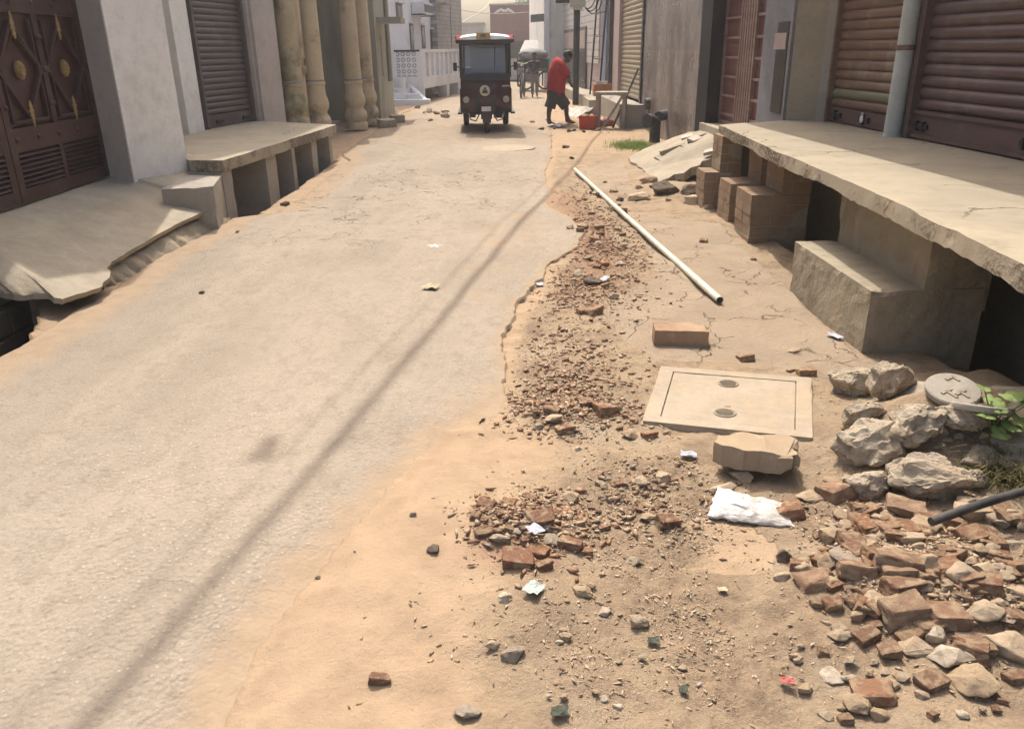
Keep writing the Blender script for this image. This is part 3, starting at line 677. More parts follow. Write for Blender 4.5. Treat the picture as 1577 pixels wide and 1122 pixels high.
def road_z(x, y):
    u = (x - road_l(y)) / (road_r(y) - road_l(y))
    crown = 0.008 + 0.03 * np.clip(1 - (2 * u - 1) ** 2, 0, 1)
    near = sst(60, 20, y)
    z = crown + (0.020 * fbm(x * 1.1 + 5, y * 1.1, 3) + 0.005 * fbm(x * 12, y * 12, 3) + 0.003 * fbm(x * 40, y * 40, 2)) * near
    z -= 0.03 * sst(3.1, 2.3, y) * sst(0.5, 0.0, road_r(y) - x)
    return z
def surf_z(x, y):
    g = gz(x, y)
    a, b = float(road_l(np.array([y]))[0]), float(road_r(np.array([y]))[0])
    if a < x < b: return max(g, float(road_z(np.array([x]), np.array([y]))[0]))
    return g
def atg(px, py):
    """point where the view ray through a photo pixel meets the ground or road"""
    z = 0.0
    for _ in range(5):
        p = at(px, py, z); z = 0.35 * z + 0.65 * surf_z(p.x, p.y)
    return p
def grid_mesh(name, X, Y, Z, mat, attrs, keep=None):
    ny, nx = X.shape
    m = bpy.data.meshes.new(name)
    co = np.stack([X, Y, Z], -1).reshape(-1, 3)
    idx = np.arange(ny * nx).reshape(ny, nx)
    q = np.stack([idx[:-1, :-1], idx[:-1, 1:], idx[1:, 1:], idx[1:, :-1]], -1).reshape(-1, 4)
    m.vertices.add(len(co)); m.vertices.foreach_set('co', co.ravel())
    m.loops.add(len(q) * 4); m.loops.foreach_set('vertex_index', q.ravel().astype(np.int32))
    m.polygons.add(len(q)); m.polygons.foreach_set('loop_start', (np.arange(len(q)) * 4).astype(np.int32))
    m.update(calc_edges=True); m.validate()
    m.shade_smooth()
    for k, a in attrs.items():
        at_ = m.attributes.new(k, 'FLOAT', 'POINT'); at_.data.foreach_set('value', a.ravel().astype(np.float32))
    m.materials.append(mat)
    o = bpy.data.objects.new(name, m); COL.objects.link(o); return o

def axis(parts):
    out = []
    for a, b, s in parts:
        n = max(1, int(round((b - a) / s))); out += list(np.linspace(a, b, n, endpoint=False))
    return np.array(out + [parts[-1][1]])
gx = axis([(-400, -40, 40), (-40, -6, 2), (-6, -3.4, 0.12), (-3.4, -2.2, 0.035), (-2.2, -0.8, 0.1), (-0.8, 2.3, 0.018), (2.3, 3.2, 0.06), (3.2, 8, 0.6), (8, 40, 4), (40, 400, 40)])
gy = axis([(-60, -4, 4), (-4, 0.9, 0.35), (0.9, 4.2, 0.018), (4.2, 8.5, 0.03), (8.5, 14, 0.06), (14, 30, 0.2), (30, 70, 2), (70, 1500, 60)])
GX, GY = np.meshgrid(gx, gy)
GZ = ground_z(GX, GY)
apr = np.where(inpoly(GX, GY, APRON) | inpoly(GX, GY, APRON3), 1.0, 0.0)
bdust = np.exp(-(seg_d(GX, GY, STRIP) / 0.28) ** 2) * 1.0
for (px, py), r_, a_ in (((800, 860), .22, .9), ((860, 640), .2, .8), ((1400, 860), .3, .5), ((880, 600), .25, .5), ((905, 690), .3, .35), ((880, 190), .9, .5), ((900, 470), .4, .6)):
    c = at(px, py); bdust = np.maximum(bdust, a_ * blob(GX, GY, c.xy, r_, r_))
drain_dark = np.where(GZ < -0.12, 1.0, 0.0)  # mask of all sunken ground, coloured dark brown
rrg = np.interp(GY, xr_y, xr_x); sandy = np.maximum(sst(3.4, 2.4, GY) * sst(0.62, 0.2, GX - rrg), sst(0.16, 0.02, GX - rrg) * .8)
sandy = np.maximum(sandy, sst(10, 13, GY) * .8); sandy = np.maximum(sandy, inpoly(GX, GY, APRON2) * 1.3)
grd = grid_mesh('ground', GX, GY, GZ, M['ground'], {'loose': loose(GX, GY), 'sandy': sandy * (1 - loose(GX, GY) * .8), 'apron': apr, 'brickdust': bdust, 'drain_dark': drain_dark})
tag(grd, 'sandy dirt shoulder with loose grit and a cracked cement apron beside the road', None, None, 'structure')

ry_ = axis([(0.3, 4.2, 0.03), (4.2, 9, 0.04), (9, 16, 0.1), (16, 35, 0.4), (35, 120, 5)])
us = np.concatenate([[0, 0.003], np.linspace(0.008, 0.9, 90), np.linspace(0.905, 0.997, 50), [1.0, 1.0]])
U, RY = np.meshgrid(us, ry_)
RL, RRt = road_l(RY), road_r(RY)
RX = RL + U * (RRt - RL)
RZ = road_z(RX, RY)
RZ[:, 0] -= 0.09; RZ[:, -1] -= 0.10
RX[:, -1] += 0.012
sand = np.maximum(sst(0.55, 0.05, RX - RL) * 0.9, sst(4.2, 2.4, RY) * sst(0.55, 0.0, RRt - RX) * 1.1)
sand = np.maximum(sand, sst(0.14, 0.0, RRt - RX) * .7)
patch = px2((700, 700), (680, 560), (650, 480), (690, 360), (760, 325), (840, 318), (890, 345), (870, 395), (830, 440), (780, 500), (770, 600), (760, 660))
pin = inpoly(RX, RY, patch); pd = seg_d(RX, RY, patch + patch[:1]); sand = np.maximum(sand, 0.5 * np.where(pin, sst(0, .35, pd) * .6 + .4, .4 * sst(.3, 0, pd)))
sand = np.maximum(sand, sst(9, 14, RY) * 0.55)
crk = np.maximum(blob(RX, RY, at(560, 300).xy, 1.2, 2.4), blob(RX, RY, at(735, 285).xy, 0.7, 2.0)) * 1.2
crk = np.clip(np.maximum(crk, sst(11, 14, RY) * 0.7), 0.12, 1)
road = grid_mesh('road', RX, RY, RZ, M['road'], {'sand': sand, 'cracked': crk})
tag(road, 'dusty pale road with exposed stone chips and a broken right edge', None, None, 'structure')

# ================================================================== LEFT SIDE
def shutter(fr_parent, x0, x1, z0, z1, mat, y=0.0, pitch=0.085, dep=0.022, name='shutter_curtain', mats2=None):
    mb = MB(); prof = []
    n = int((z1 - z0) / pitch)
    seg = 6
    for i in range(n):
        for k in range(seg):
            a = k / seg
            prof.append((y - dep * math.sin(math.pi * a) ** 0.7 if k else y + 0.004, z0 + (i + a) * pitch))
    prof.append((y, z0 + n * pitch))
    prof = [(yy, zz) for yy, zz in prof]
    mb.xsweep(prof, x1, x0)
    return mb.build(name, mat, fr_parent, smooth=True)
def wallbox(mb, x0, x1, y0, y1, z0, z1): return mb.box(x0, x1, y0, y1, z0, z1)

# --- gate house with the white pillar
GZ0 = 0.40
g0 = at(0, 330, GZ0); g1 = at(165, 275, GZ0)
gdir = (g1 - g0).normalized()
pA = at(165, 275, GZ0); pB = at(207, 277, GZ0); pC = at(291, 262, GZ0)
house1 = empty('gate_house', (g1.x, g1.y, 0), 0, 'white painted house front with a thick square pillar beside its maroon gate', 'building')
def rel(p, o): return (p[0] - o.location.x, p[1] - o.location.y)
pil = MB()
back = (pC.x - 1.4, pC.y + 0.35)
pil.prism([rel(pB, house1), rel(pC, house1), rel(back, house1), rel((pA.x - 0.5, pA.y + 0.12), house1), rel((pA.x, pA.y + 0.02), house1)], 0.0, 4.4)
pil.build('pillar', M['white_wall'], house1, bevel=0.012, rough=0.002, cell=0.18)
# reveal skin, greyer and darker than the pillar front
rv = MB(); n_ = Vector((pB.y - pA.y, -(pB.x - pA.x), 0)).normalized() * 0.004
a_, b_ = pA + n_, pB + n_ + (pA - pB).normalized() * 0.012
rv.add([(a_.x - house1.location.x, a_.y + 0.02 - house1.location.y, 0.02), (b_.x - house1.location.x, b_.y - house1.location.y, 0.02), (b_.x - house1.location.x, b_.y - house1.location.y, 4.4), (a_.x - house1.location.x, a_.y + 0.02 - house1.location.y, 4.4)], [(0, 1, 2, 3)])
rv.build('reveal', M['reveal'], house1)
u = MB()
s0 = g0 - gdir * 2.6
u.prism([rel((s0.x - 0.15, s0.y), house1), rel((pA.x - 0.15, pA.y), house1), rel((pA.x - 0.9, pA.y), house1), rel((s0.x - 0.9, s0.y), house1)], 2.75, 4.4)
u.build('lintel_wall', M['white_wall'], house1)
u = MB(); u.prism([rel((s0.x + 0.2, s0.y - 0.9), house1), rel((s0.x + 0.2, s0.y), house1), rel((s0.x - 0.9, s0.y), house1), rel((s0.x - 0.9, s0.y - 0.9), house1)], 0, 4.4)
u.build('pillar', M['white_wall'], house1)
u = MB(); u.prism([rel((-3.5, s0.y - 0.9), house1), rel((-3.5, pC.y), house1), rel((pC.x - 1.6, pC.y + 0.4), house1), rel((-6, pC.y), house1), rel((-6, s0.y - 0.9), house1)], 4.4, 5.0)
u.build('upper_wall', M['white_wall'], house1)

u = MB(); u.prism([rel((s0.x, s0.y), house1), rel((g1.x + .0, g1.y), house1), rel((g1.x - 1.4, g1.y), house1), rel((s0.x - 1.4, s0.y), house1)], -0.3, GZ0 + 0.022); u.build('threshold', M['concrete_grey'], house1)  # slab added under the gate to close the light leak
u = MB(); u.prism([rel((s0.x - .7, s0.y), house1), rel((g1.x - .7, g1.y), house1), rel((g1.x - .9, g1.y), house1), rel((s0.x - .9, s0.y), house1)], GZ0 + .022, 4.4); u.build('light_leak_wall', M['reveal'], house1)  # unseen wall added behind the gate to stop light leaking through
# --- the maroon gate
FG = Frame(s0, g1)
gate = empty('metal_gate', (s0.x, s0.y, 0), FG.rz, 'maroon double metal gate with gold spearheads, medallions and louvred foot panels', 'gate')
xs_mid = FG.hit(30, 322)[0]
zg = GZ0 + 0.03
def gate_leaf(x0, x1):
    W = x1 - x0; mb = MB()
    mb.box(x0 + 0.01, x1 - 0.01, 0.0, 0.03, zg, 2.7)               # sheet
    fr = 0.075
    mb.box(x0, x0 + fr, -0.035, 0.0, zg, 2.7); mb.box(x1 - fr, x1, -0.035, 0.0, zg, 2.7)
    mb.box(x0 + fr, x1 - fr, -0.033, 0.0, zg, zg + 0.09)
    mb.box(x0 + fr, x1 - fr, -0.033, 0.0, zg + 0.34, zg + 0.50)
    mb.box(x0 + fr, x1 - fr, -0.033, 0.0, zg + 1.26, zg + 1.40)
    mb.box(x0 + fr, x1 - fr, -0.033, 0.0, zg + 2.15, zg + 2.27)
    xm = (x0 + x1) / 2
    mb.box(xm - 0.035, xm + 0.035, -0.031, 0.0, zg + 0.5, zg + 1.26)
    mb.box(xm - 0.025, xm + 0.025, -0.031, 0.0, zg + 0.09, zg + 0.34)
    def bar(xa, za, xb, zb, w=0.015):
        a, b = Vector((xa, -0.018, za)), Vector((xb, -0.018, zb)); d = (b - a) / 2; p = d.normalized().cross(Vector((0, 1, 0))) * w
        mb.obox((a + b) / 2, d, p, (0, 0.017, 0))
    for pa, pb in ((x0 + fr, xm - 0.035), (xm + 0.035, x1 - fr)):
        c = (pa + pb) / 2
        for zz0, zz1 in ((zg + 0.5, zg + 1.26), (zg + 1.4, zg + 2.15)):
            zm = (zz0 + zz1) / 2
            bar(c, zz1 - 0.06, pb - 0.01, zm); bar(c, zz1 - 0.06, pa + 0.01, zm)
            bar(c, zz0 + 0.06, pb - 0.01, zm); bar(c, zz0 + 0.06, pa + 0.01, zm)
            bar(c - 0.03, zz1 - 0.1, pb - 0.04, zm + 0.02, 0.006); bar(c + 0.03, zz1 - 0.1, pa + 0.04, zm + 0.02, 0.006)
            bar(pa + 0.05, zz0 + 0.04, pa + 0.05, zz1 - 0.04, 0.008); bar(pb - 0.05, zz0 + 0.04, pb - 0.05, zz1 - 0.04, 0.008)
            bar(pa + 0.05, zz0 + 0.04, pb - 0.05, zz0 + 0.04, 0.008)
            for q in (pa - 0.02, pb + 0.02): mb.ball((q, -0.036, zm), 0.026, 0.02, 0.026, 10, 6)
            for q in (pa - 0.02, pb + 0.02):
                mb.ball((q, -0.036, zm + 0.22), 0.02, 0.016, 0.02, 8, 6); mb.ball((q, -0.036, zm - 0.24), 0.02, 0.016, 0.02, 8, 6)
    for k in range(5):
        for zz in (zg + 0.42, zg + 1.33): mb.ball((x0 + fr + 0.03 + (W - 2 * fr - 0.06) * k / 4, -0.034, zz), 0.023, 0.018, 0.023, 10, 6)
    leaf = mb.build('gate_leaf', M['maroon'], gate, bevel=0.003)
    for pa, pb in ((x0 + fr, xm - 0.025), (xm + 0.025, x1 - fr)):
        lv = MB()
        for k in range(7):
            z = zg + 0.10 + k * 0.034
            lv.obox(((pa + pb) / 2, -0.022, z + 0.012), ((pb - pa) / 2, 0, 0), (0, 0.014, 0.010), (0, -0.0012, 0.0016))
        lv.build('louvre_panel', M['maroon'], leaf)
        c = (pa + pb) / 2
        for zz0, zz1 in ((zg + 0.5, zg + 1.26), (zg + 1.4, zg + 2.15)):
            for sgn, zc in ((1, zz1 - 0.10), (-1, zz0 + 0.10)):
                o_ = MB()
                pf = [(0.004, 0.11), (0.012, 0.07), (0.024, 0.03), (0.016, 0.015), (0.03, -0.005), (0.014, -0.02), (0.022, -0.04), (0.004, -0.075)]
                vs = [(c + r_, -0.041, zc + sgn * h) for r_, h in pf] + [(c - r_, -0.041, zc + sgn * h) for r_, h in pf[::-1]]
                vb = [(x, -0.034, z) for x, y, z in vs]; n = len(vs)
                o_.add(vs + vb, [tuple(range(n))] + [(i, n + i, n + (i + 1) % n, (i + 1) % n) for i in range(n)])
                o_.build('spearhead', M['gold'], leaf, bevel=0.003)
            md = MB(); zm = (zz0 + zz1) / 2
            for rr_, yy in ((0.050, -0.03), (0.041, -0.036), (0.016, -0.044)):
                n = 20; vs = [(c + rr_ * math.cos(6.283 * k / n), yy, zm + 1.25 * rr_ * math.sin(6.283 * k / n)) for k in range(n)] + [(c + rr_ * math.cos(6.283 * k / n), -0.008, zm + 1.25 * rr_ * math.sin(6.283 * k / n)) for k in range(n)]
                md.add(vs, [tuple(range(n))[::-1]] + [(k, (k + 1) % n, n + (k + 1) % n, n + k) for k in range(n)])
            for k in range(8):
                a = k * math.pi / 4; md.ball((c + 0.028 * math.cos(a), -0.038, zm + 0.035 * math.sin(a)), 0.011, 0.009, 0.013, 8, 5)
            md.build('medallion', M['gold'], leaf, smooth=True)
    return leaf
gate_leaf(xs_mid + 0.006, FG.L - 0.01)
gate_leaf(xs_mid - (FG.L - 0.016 - xs_mid), xs_mid - 0.006)

# --- concrete ramp in front of the gate
def sheet3d(name, top, thick, mat, parent=None, rough=0.006, cell=0.06):
    """slab from an outline of 3D points, top face down to -thick"""
    b = bmesh.new()
    tv = [b.verts.new(p) for p in top]; f = b.faces.new(tv)
    if f.normal.z < 0 or True:
        f.normal_update()
        if f.normal.z < 0: f.normal_flip()
    ext = bmesh.ops.extrude_face_region(b, geom=[f])
    for v in [e for e in ext['geom'] if isinstance(e, bmesh.types.BMVert)]: v.co.z -= thick
    f.normal_flip() if False else None
    bmesh.ops.recalc_face_normals(b, faces=b.faces[:])
    bmesh.ops.triangulate(b, faces=[q for q in b.faces if len(q.verts) > 4])
    for _ in range(7):
        es = [e for e in b.edges if e.calc_length() > cell * 1.6]
        if not es or len(b.edges) > 50000: break
        bmesh.ops.subdivide_edges(b, edges=es, cuts=1, use_grid_fill=False)
        bmesh.ops.triangulate(b, faces=[q for q in b.faces if len(q.verts) > 4])
    b.normal_update()
    for v in b.verts:
        q = v.co
        v.co = v.co + Vector((0, 0, 1)) * (mnoise.noise(q * 2.2) * rough * 1.5 + mnoise.noise(q * 9) * rough * 0.6)
        if any(e.is_manifold and e.calc_face_angle(0) > 0.5 for e in v.link_edges):
            v.co += Vector((mnoise.noise(q * 7 + Vector((9, 0, 0))), mnoise.noise(q * 7 + Vector((0, 9, 0))), 0)) * rough * 2.2
    return link(name, b, mat, parent, True)
rz_ = lambda px, py, z: at(px, py, z)
def jag(pts, n=5, amp=0.03):
    out = []
    for a, b in zip(pts[:-1], pts[1:]):
        for k in range(n):
            p = a.lerp(b, k / n); d = (b - a).normalized(); s = Vector((-d.y, d.x, 0))
            out.append(p + s * (random.uniform(-amp, amp) if k else random.uniform(-amp, amp) * 0.5))
    return out + [pts[-1]]
random.seed(3)
edge_hi = [rz_(318, 322, .17), rz_(205, 384, .15), rz_(172, 402, .14), rz_(160, 440, .10), rz_(95, 462, .11), rz_(75, 452, .13), rz_(30, 455, .12), rz_(-20, 448, .13), rz_(-160, 470, .13)]
gB = g0 - gdir * 2.3
ed = jag(edge_hi[::-1], 7, 0.022)                       # near -> far
ed = [Vector((gB.x + 0.85, gB.y, .10))] + ed + [rz_(300, 300, .27), pC + Vector((0.03, -0.05, -.02))]
gl = [Vector((gB.x - 0.06, gB.y, GZ0 + .026)), Vector((g1.x - 0.06, g1.y, GZ0 + .026)), Vector((pB.x - 0.02, pB.y + .05, GZ0 + .01)), Vector((pC.x - .03, pC.y + .02, .385))]
def resample(pl, n):
    L = [0.0]
    for a, b in zip(pl[:-1], pl[1:]): L.append(L[-1] + (b - a).length)
    return [pl[min(len(pl) - 2, max(0, int(np.searchsorted(L, t) - 1)))].lerp(pl[min(len(pl) - 1, max(1, int(np.searchsorted(L, t))))], 0 if t <= 0 else (t - L[max(0, int(np.searchsorted(L, t) - 1))]) / max(1e-6, L[max(1, int(np.searchsorted(L, t)))] - L[max(0, int(np.searchsorted(L, t) - 1))])) for t in np.linspace(0, L[-1] - 1e-5, n)]
NA, NB = 140, 22
ea, ga = resample(ed, NA), resample(gl, NA)
mb = MB(); vs = []; fs = []
for i in range(NA):
    for j in range(NB):
        t = j / (NB - 1); p = ga[i].lerp(ea[i], t); p = p + Vector((0, 0, .018 * math.sin(math.pi * t) + .004 * mnoise.noise(p * 4) + .003 * mnoise.noise(p * 14))); vs.append(p)
    vs.append(ea[i] + Vector((-.012, .0, -.032)))
for i in range(NA - 1):
    for j in range(NB): q = i * (NB + 1) + j; fs.append((q, q + 1, q + NB + 2, q + NB + 1))
mb.add(vs, fs); rmp = mb.build('concrete_ramp', M['concrete'], None, smooth=True)
tag(rmp, 'grey cement ramp with a broken lower edge sloping down from the maroon gate', 'ramp')
lhi = jag([rz_(165, 438, .07), rz_(172, 402, .115), rz_(205, 384, .125), rz_(322, 322, .14)], 6, 0.015)
llo = jag([rz_(150, 452, -.01), rz_(205, 427, -.01), rz_(240, 404, -.01), rz_(300, 374, -.01), rz_(354, 342, -.01)], 7, 0.03)
la_, lb_2 = resample(lhi, 120), resample(llo, 120); vs = []; fs = []
for i in range(120):
    for j in range(22):
        t = j / 21; p = (la_[i] + Vector((-.06, 0, -.012))).lerp(lb_2[i], t); vs.append(p + Vector((0, 0, .035 * math.sin(math.pi * t ** .8) + .014 * mnoise.noise(p * 11) * (t < .98) + .010 * abs(mnoise.noise(p * 27)))))
    vs.append(lb_2[i] + Vector((.01, 0, -.08)))
for i in range(119):
    for j in range(22): q = i * 23 + j; fs.append((q, q + 1, q + 24, q + 23))
mb = MB(); mb.add(vs, fs); lw = mb.build('broken_base_layer', M['step_render'], None, smooth=True)
tag(lw, 'rough sandy base layer exposed along the lower edge of the gate ramp', 'concrete slab')
# dark brown brick side of the pit under the ramp
pw = MB()
for r_ in range(3):
    for k in range(9):
        x = -2.95 + random.uniform(-.015, .015); y = 3.0 + k * 0.245 + (r_ % 2) * 0.12
        pw.box(x - 0.12, x + random.uniform(-.01, .01), y, y + 0.23, -0.42 + r_ * 0.15, -0.42 + r_ * 0.15 + 0.135)
tag(pw.build('drain_wall', M['drain_dark'], None, bevel=0.012, rough=0.004, cell=0.07), 'old brick side wall of the drain pit under the ramp edge', 'drain wall')

# --- shop row with shutters behind the left platform
LPZ = 0.50
sa_, sb_ = at(316, 200, LPZ), at(388, 187, LPZ)
sdir = (sb_ - sa_).normalized()
F2 = Frame(sa_ - sdir * 2.0, sa_ + sdir * 4.2)
shopL = empty('left_shop_row', F2.p0, F2.rz, 'pale plastered shop front behind the left platform with grey roller shutters', 'shop building')
def X2(px, py, y=0.0): return F2.hit(px, py, y)[0]
xw0, xw1 = X2(292, 206, -0.12), X2(316, 203, -0.12)
xs1, xs2 = X2(316, 200), X2(388, 187)
xb1, xb2 = X2(404, 187, -0.10), X2(441, 186, -0.14)
mb = MB(); mb.box(xw0, xw1, -0.12, 0.3, 0.3, 4.0); mb.build('pillar', M['white_wall'], shopL, bevel=0.015, rough=0.002, cell=0.15)
mb = MB(); mb.box(xs2 + 0.05, xb1, -0.10, 0.3, 0.3, 4.0); mb.build('pilaster', M['beige'], shopL, bevel=0.012)
mb = MB(); mb.box(xb1, xb2, -0.14, 0.3, 0.0, 4.0); mb.build('pilaster', M['beige'], shopL, bevel=0.012)
mb = MB(); mb.box(0.0, xs2 + 0.05, -0.02, 0.3, 2.7, 4.0); mb.box(0.0, xb2, 0.2, 0.35, 0, 2.7); mb.box(-0.0, xb2, -0.1, 2.0, 4.0, 7.8); mb.build('upper_wall', M['beige'], shopL)  # unseen upper part, raised so its shade covers the platform
sh = MB(); sh.box(0.1, xw0 + 0.02, 0.06, 0.10, LPZ, 2.7); 
r_ = shutter(shopL, 0.3, xw0, LPZ + 0.10, 2.7, M['sh_left'], 0.02, 0.075, 0.02, 'shutter')
m2 = MB(); m2.box(0.3, xw0, 0.0, 0.02, LPZ + 0.005, LPZ + 0.10); m2.build('bottom_rail', M['sh_left'], r_)
r_ = shutter(shopL, xs1 + 0.05, xs2, LPZ + 0.16, 2.7, M['sh_left'], 0.02, 0.075, 0.02, 'shutter')
m2 = MB(); m2.box(xs1 + 0.05, xs2, 0.0, 0.025, LPZ + 0.01, LPZ + 0.16); m2.build('bottom_plate', M['sh_left'], r_, bevel=0.004)
for xx in (xs1 + 0.3, xs2 - 0.25):
    m2 = MB(); m2.box(xx, xx + 0.16, -0.02, 0.0, LPZ + 0.05, LPZ + 0.09); m2.build('lock_hasp', M['black'], r_, bevel=0.003)
m2 = MB(); m2.box(xs1, xs1 + 0.05, -0.05, 0.05, LPZ, 2.7); m2.build('guide_rail', M['sh_left'], r_); m2 = MB(); m2.box(xs2, xs2 + 0.05, -0.05, 0.05, LPZ, 2.7); m2.build('guide_rail', M['sh_left'], r_)

# --- left platform slab on cross walls
lp = empty('left_platform', (-2.4, 9, 0), 0, 'raised concrete shop platform on short cross walls along the left side of the road', 'platform')
c1, c2 = at(345, 247, LPZ), at(518, 192, LPZ)
poly = [(c1.x, c1.y), (c2.x, c2.y)] + [tuple(F2.w(xb1 - 0.02, -0.12).xy), tuple(F2.w(xs2, 0.06).xy), tuple(F2.w(0.2, 0.06).xy), (-3.3, 8.0), (at(291, 247, LPZ).x, at(291, 247, LPZ).y)]
nseg = []
for k in range(12):
    t = k / 12; nseg.append((c1.x + (c2.x - c1.x) * t + random.uniform(-.012, .012), c1.y + (c2.y - c1.y) * t))
poly = nseg + poly[1:]
mb = MB(); mb.prism([(x + 2.4, y - 9) for x, y in poly], LPZ - 0.105, LPZ)
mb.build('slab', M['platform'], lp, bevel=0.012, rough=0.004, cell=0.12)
FL = Frame(c1, c2)
for a, b in ((346, 361), (415, 431), (456, 461), (487, 495), (514, 518)):
    xa, xb = FL.hit(a, 262)[0], FL.hit(b, 262)[0]
    if xb - xa < 0.1: xb = xa + 0.12
    p = FL.w(xa, 0.03); q = FL.w(xb, 0.03); r2 = FL.w(xb, 1.1); s2 = FL.w(xa, 1.1)
    mb = MB(); mb.prism([(v.x + 2.4, v.y - 9) for v in (p, q, r2, s2)], -0.45, LPZ - 0.107)
    mb.build('cross_wall', M['concrete_grey'], lp, bevel=0.01, rough=0.004, cell=0.1)
p, q, r2, s2 = FL.w(0, 1.08), FL.w(FL.L, 1.08), FL.w(FL.L, 1.2), FL.w(0, 1.2)
mb = MB(); mb.prism([(v.x + 2.4, v.y - 9) for v in (p, q, r2, s2)], -0.45, LPZ - 0.107); mb.build('rear_wall', M['drain_dark'], lp)
# broken block between ramp and platform
b1 = [at(250, 290, .36), at(290, 266, .40), at(343, 266, .40), at(346, 300, .30)]
mb = MB(); mb.prism([(v.x, v.y) for v in (at(248, 290, .38), at(291, 264, .38), at(344, 264, .38), at(330, 300, .30))], -0.3, 0.37)
o_ = mb.build('concrete_block', M['concrete_grey'], None, bevel=0.03, rough=0.012, cell=0.06, seg=2)
tag(o_, 'broken grey concrete block with a weed on it beside the left platform end', 'concrete block')

# --- house with cream columns
house2 = empty('column_house', (-3.6, 14.5, 0), 0, 'old house porch with thick cream ringed columns and peeling plaster', 'building')
def column(x, y, z0, s, mat, top=4.2):
    pr = [(0.215, 0), (0.215, 0.10), (0.19, 0.13), (0.215, 0.18), (0.225, 0.25), (0.20, 0.32), (0.165, 0.36), (0.165, 0.40), (0.20, 0.45), (0.21, 0.52), (0.19, 0.60), (0.168, 0.66), (0.163, 0.80),
          (0.18, 0.815), (0.18, 0.845), (0.163, 0.86), (0.16, 1.5), (0.152, 3.2), (0.15, top)]
    mb = MB(); mb.lathe([(r * s, z) for r, z in pr], (x + 3.6, y - 14.5, z0), 28)
    c = mb.build('column', mat, house2, smooth=True)
    mb = MB(); mb.lathe([(0.166 * s, 0.86), (0.172 * s, 0.865), (0.172 * s, 0.885), (0.164 * s, 0.89)], (x + 3.6, y - 14.5, z0), 28, False)
    mb.build('ring', M['concrete_grey'], c, smooth=True)
def colpos(px, py, Y): p = atY(px, py, Y); return p.x
column(colpos(453, 150, 12.9), 12.9, 0.1, 0.95, M['column_green'])
column(colpos(487, 150, 13.5), 13.5, 0.1, 0.93, M['column'])
column(colpos(546, 150, 15.6), 15.6, 0.04, 0.95, M['column'])
column(colpos(565, 150, 16.5), 16.5, 0.04, 0.95, M['column'])
mb = MB(); xd = colpos(468, 150, 13.1); mb.tube([(xd + 3.6, 13.1 - 14.5, 0.1), (xd + 3.6, 13.1 - 14.5, 1.35)], 0.055, 12); mb.tube([(xd + 3.6, 13.1 - 14.5, 1.3), (xd + 3.6, 13.1 - 14.5, 4)], 0.075, 12); mb.tube([(xd + 3.6, 13.1 - 14.5, 1.1), (xd + 3.6, 13.1 - 14.5, 1.2)], 0.085, 12)
mb.build('rain_pipe', M['column'], house2, smooth=True)
yb = 17.35
mb = MB(); mb.box(-3.2, 0.62, yb - 14.5, yb - 14.2, 0.9, 4.2); mb.build('porch_wall', M['beige'], house2)
mb = MB(); mb.box(-3.2, 0.62, yb - 14.5, yb - 14.2, -0.1, 0.898); mb.build('painted_dado', M['bluegrey'], house2)
mb = MB(); pc = atY(522, 105, yb)
pts = []
for k in range(26):
    a = 2 * math.pi * k / 26; rr_ = 0.30 + 0.14 * mnoise.noise(Vector((math.cos(a) * 2, math.sin(a) * 2, 4)))
    pts.append((pc.x + 3.6 + rr_ * math.cos(a) * 0.95, yb - 14.5 - 0.004, pc.z - 0.1 + rr_ * math.sin(a) * 1.15))
mb.add(pts, [tuple(range(26))[::-1]]); mb.build('bare_patch', M['bluegrey'], house2)
mb = MB(); mb.box(-3.2, -0.6, -2.5, 2.4, 0, 4.2); mb.build('side_wall', M['beige'], house2)
mb = MB(); mb.box(-3.2, 0.35, -2.4, 2.7, 4.2, 7.5); mb.build('upper_wall', M['beige'], house2)
mb = MB(); mb.box(-2.2, 0.2, -2.2, 2.4, -0.1, 0.1); mb.build('porch_floor', M['concrete_grey'], house2, bevel=0.01)

# --- grey-green house
q0, q1 = at(572, 203, 0.02), at(608, 172, 0.02)
q0 = q0 + (q1 - q0) * ((17.3 - q0.y) / (q1.y - q0.y)); F4 = Frame((q0.x - 0.03, q0.y), (q1.x, q1.y))
house3 = empty('grey_green_house', F4.p0, F4.rz, 'streaked grey green plaster house with a small concrete sunshade past the cream columns', 'building')
mb = MB(); mb.box(0, F4.L, 0, 2.5, -0.1, 5.5); mb.build('wall', M['greygreen'], house3)
xa, za = F4.hit(584, 24, -0.3); xb, zb = F4.hit(609, 24, -0.3)
mb = MB(); mb.box(max(0.3, xa), xb, -0.5, 0.0, za - 0.05, za + 0.05); mb.build('sunshade', M['concrete_grey'], house3, bevel=0.01)
mb = MB(); xa, _ = F4.hit(594, 60); mb.tube([(xa, -0.05, 0.75), (xa, -0.05, 3.5)], 0.05, 10); mb.build('rain_pipe', M['greygreen'], house3, smooth=True)
mb = MB(); xa, _ = F4.hit(586, 60); xb, _ = F4.hit(592, 60); mb.box(xa, xb, -0.012, 0.0, 0.9, za - 0.3); mb.build('window_board', M['greygreen'], house3, bevel=0.003)

# --- white balcony house
Yw = 24.0
wb = at(650, 158, 0.0); wx1 = atY(652, 130, Yw).x
house4 = empty('white_house', (wx1, Yw, 0), 0, 'white house with a raised porch, blue tiled railing and white balustrade behind the rickshaw', 'building')
e1 = atY(712, 130, 29.2)
dv = Vector((e1.x - wx1, 29.2 - Yw, 0)); FW = Frame((wx1, Yw), (e1.x, 29.2))
z_fl = atY(640, 119, Yw).z; z_top = atY(655, 76, Yw).z
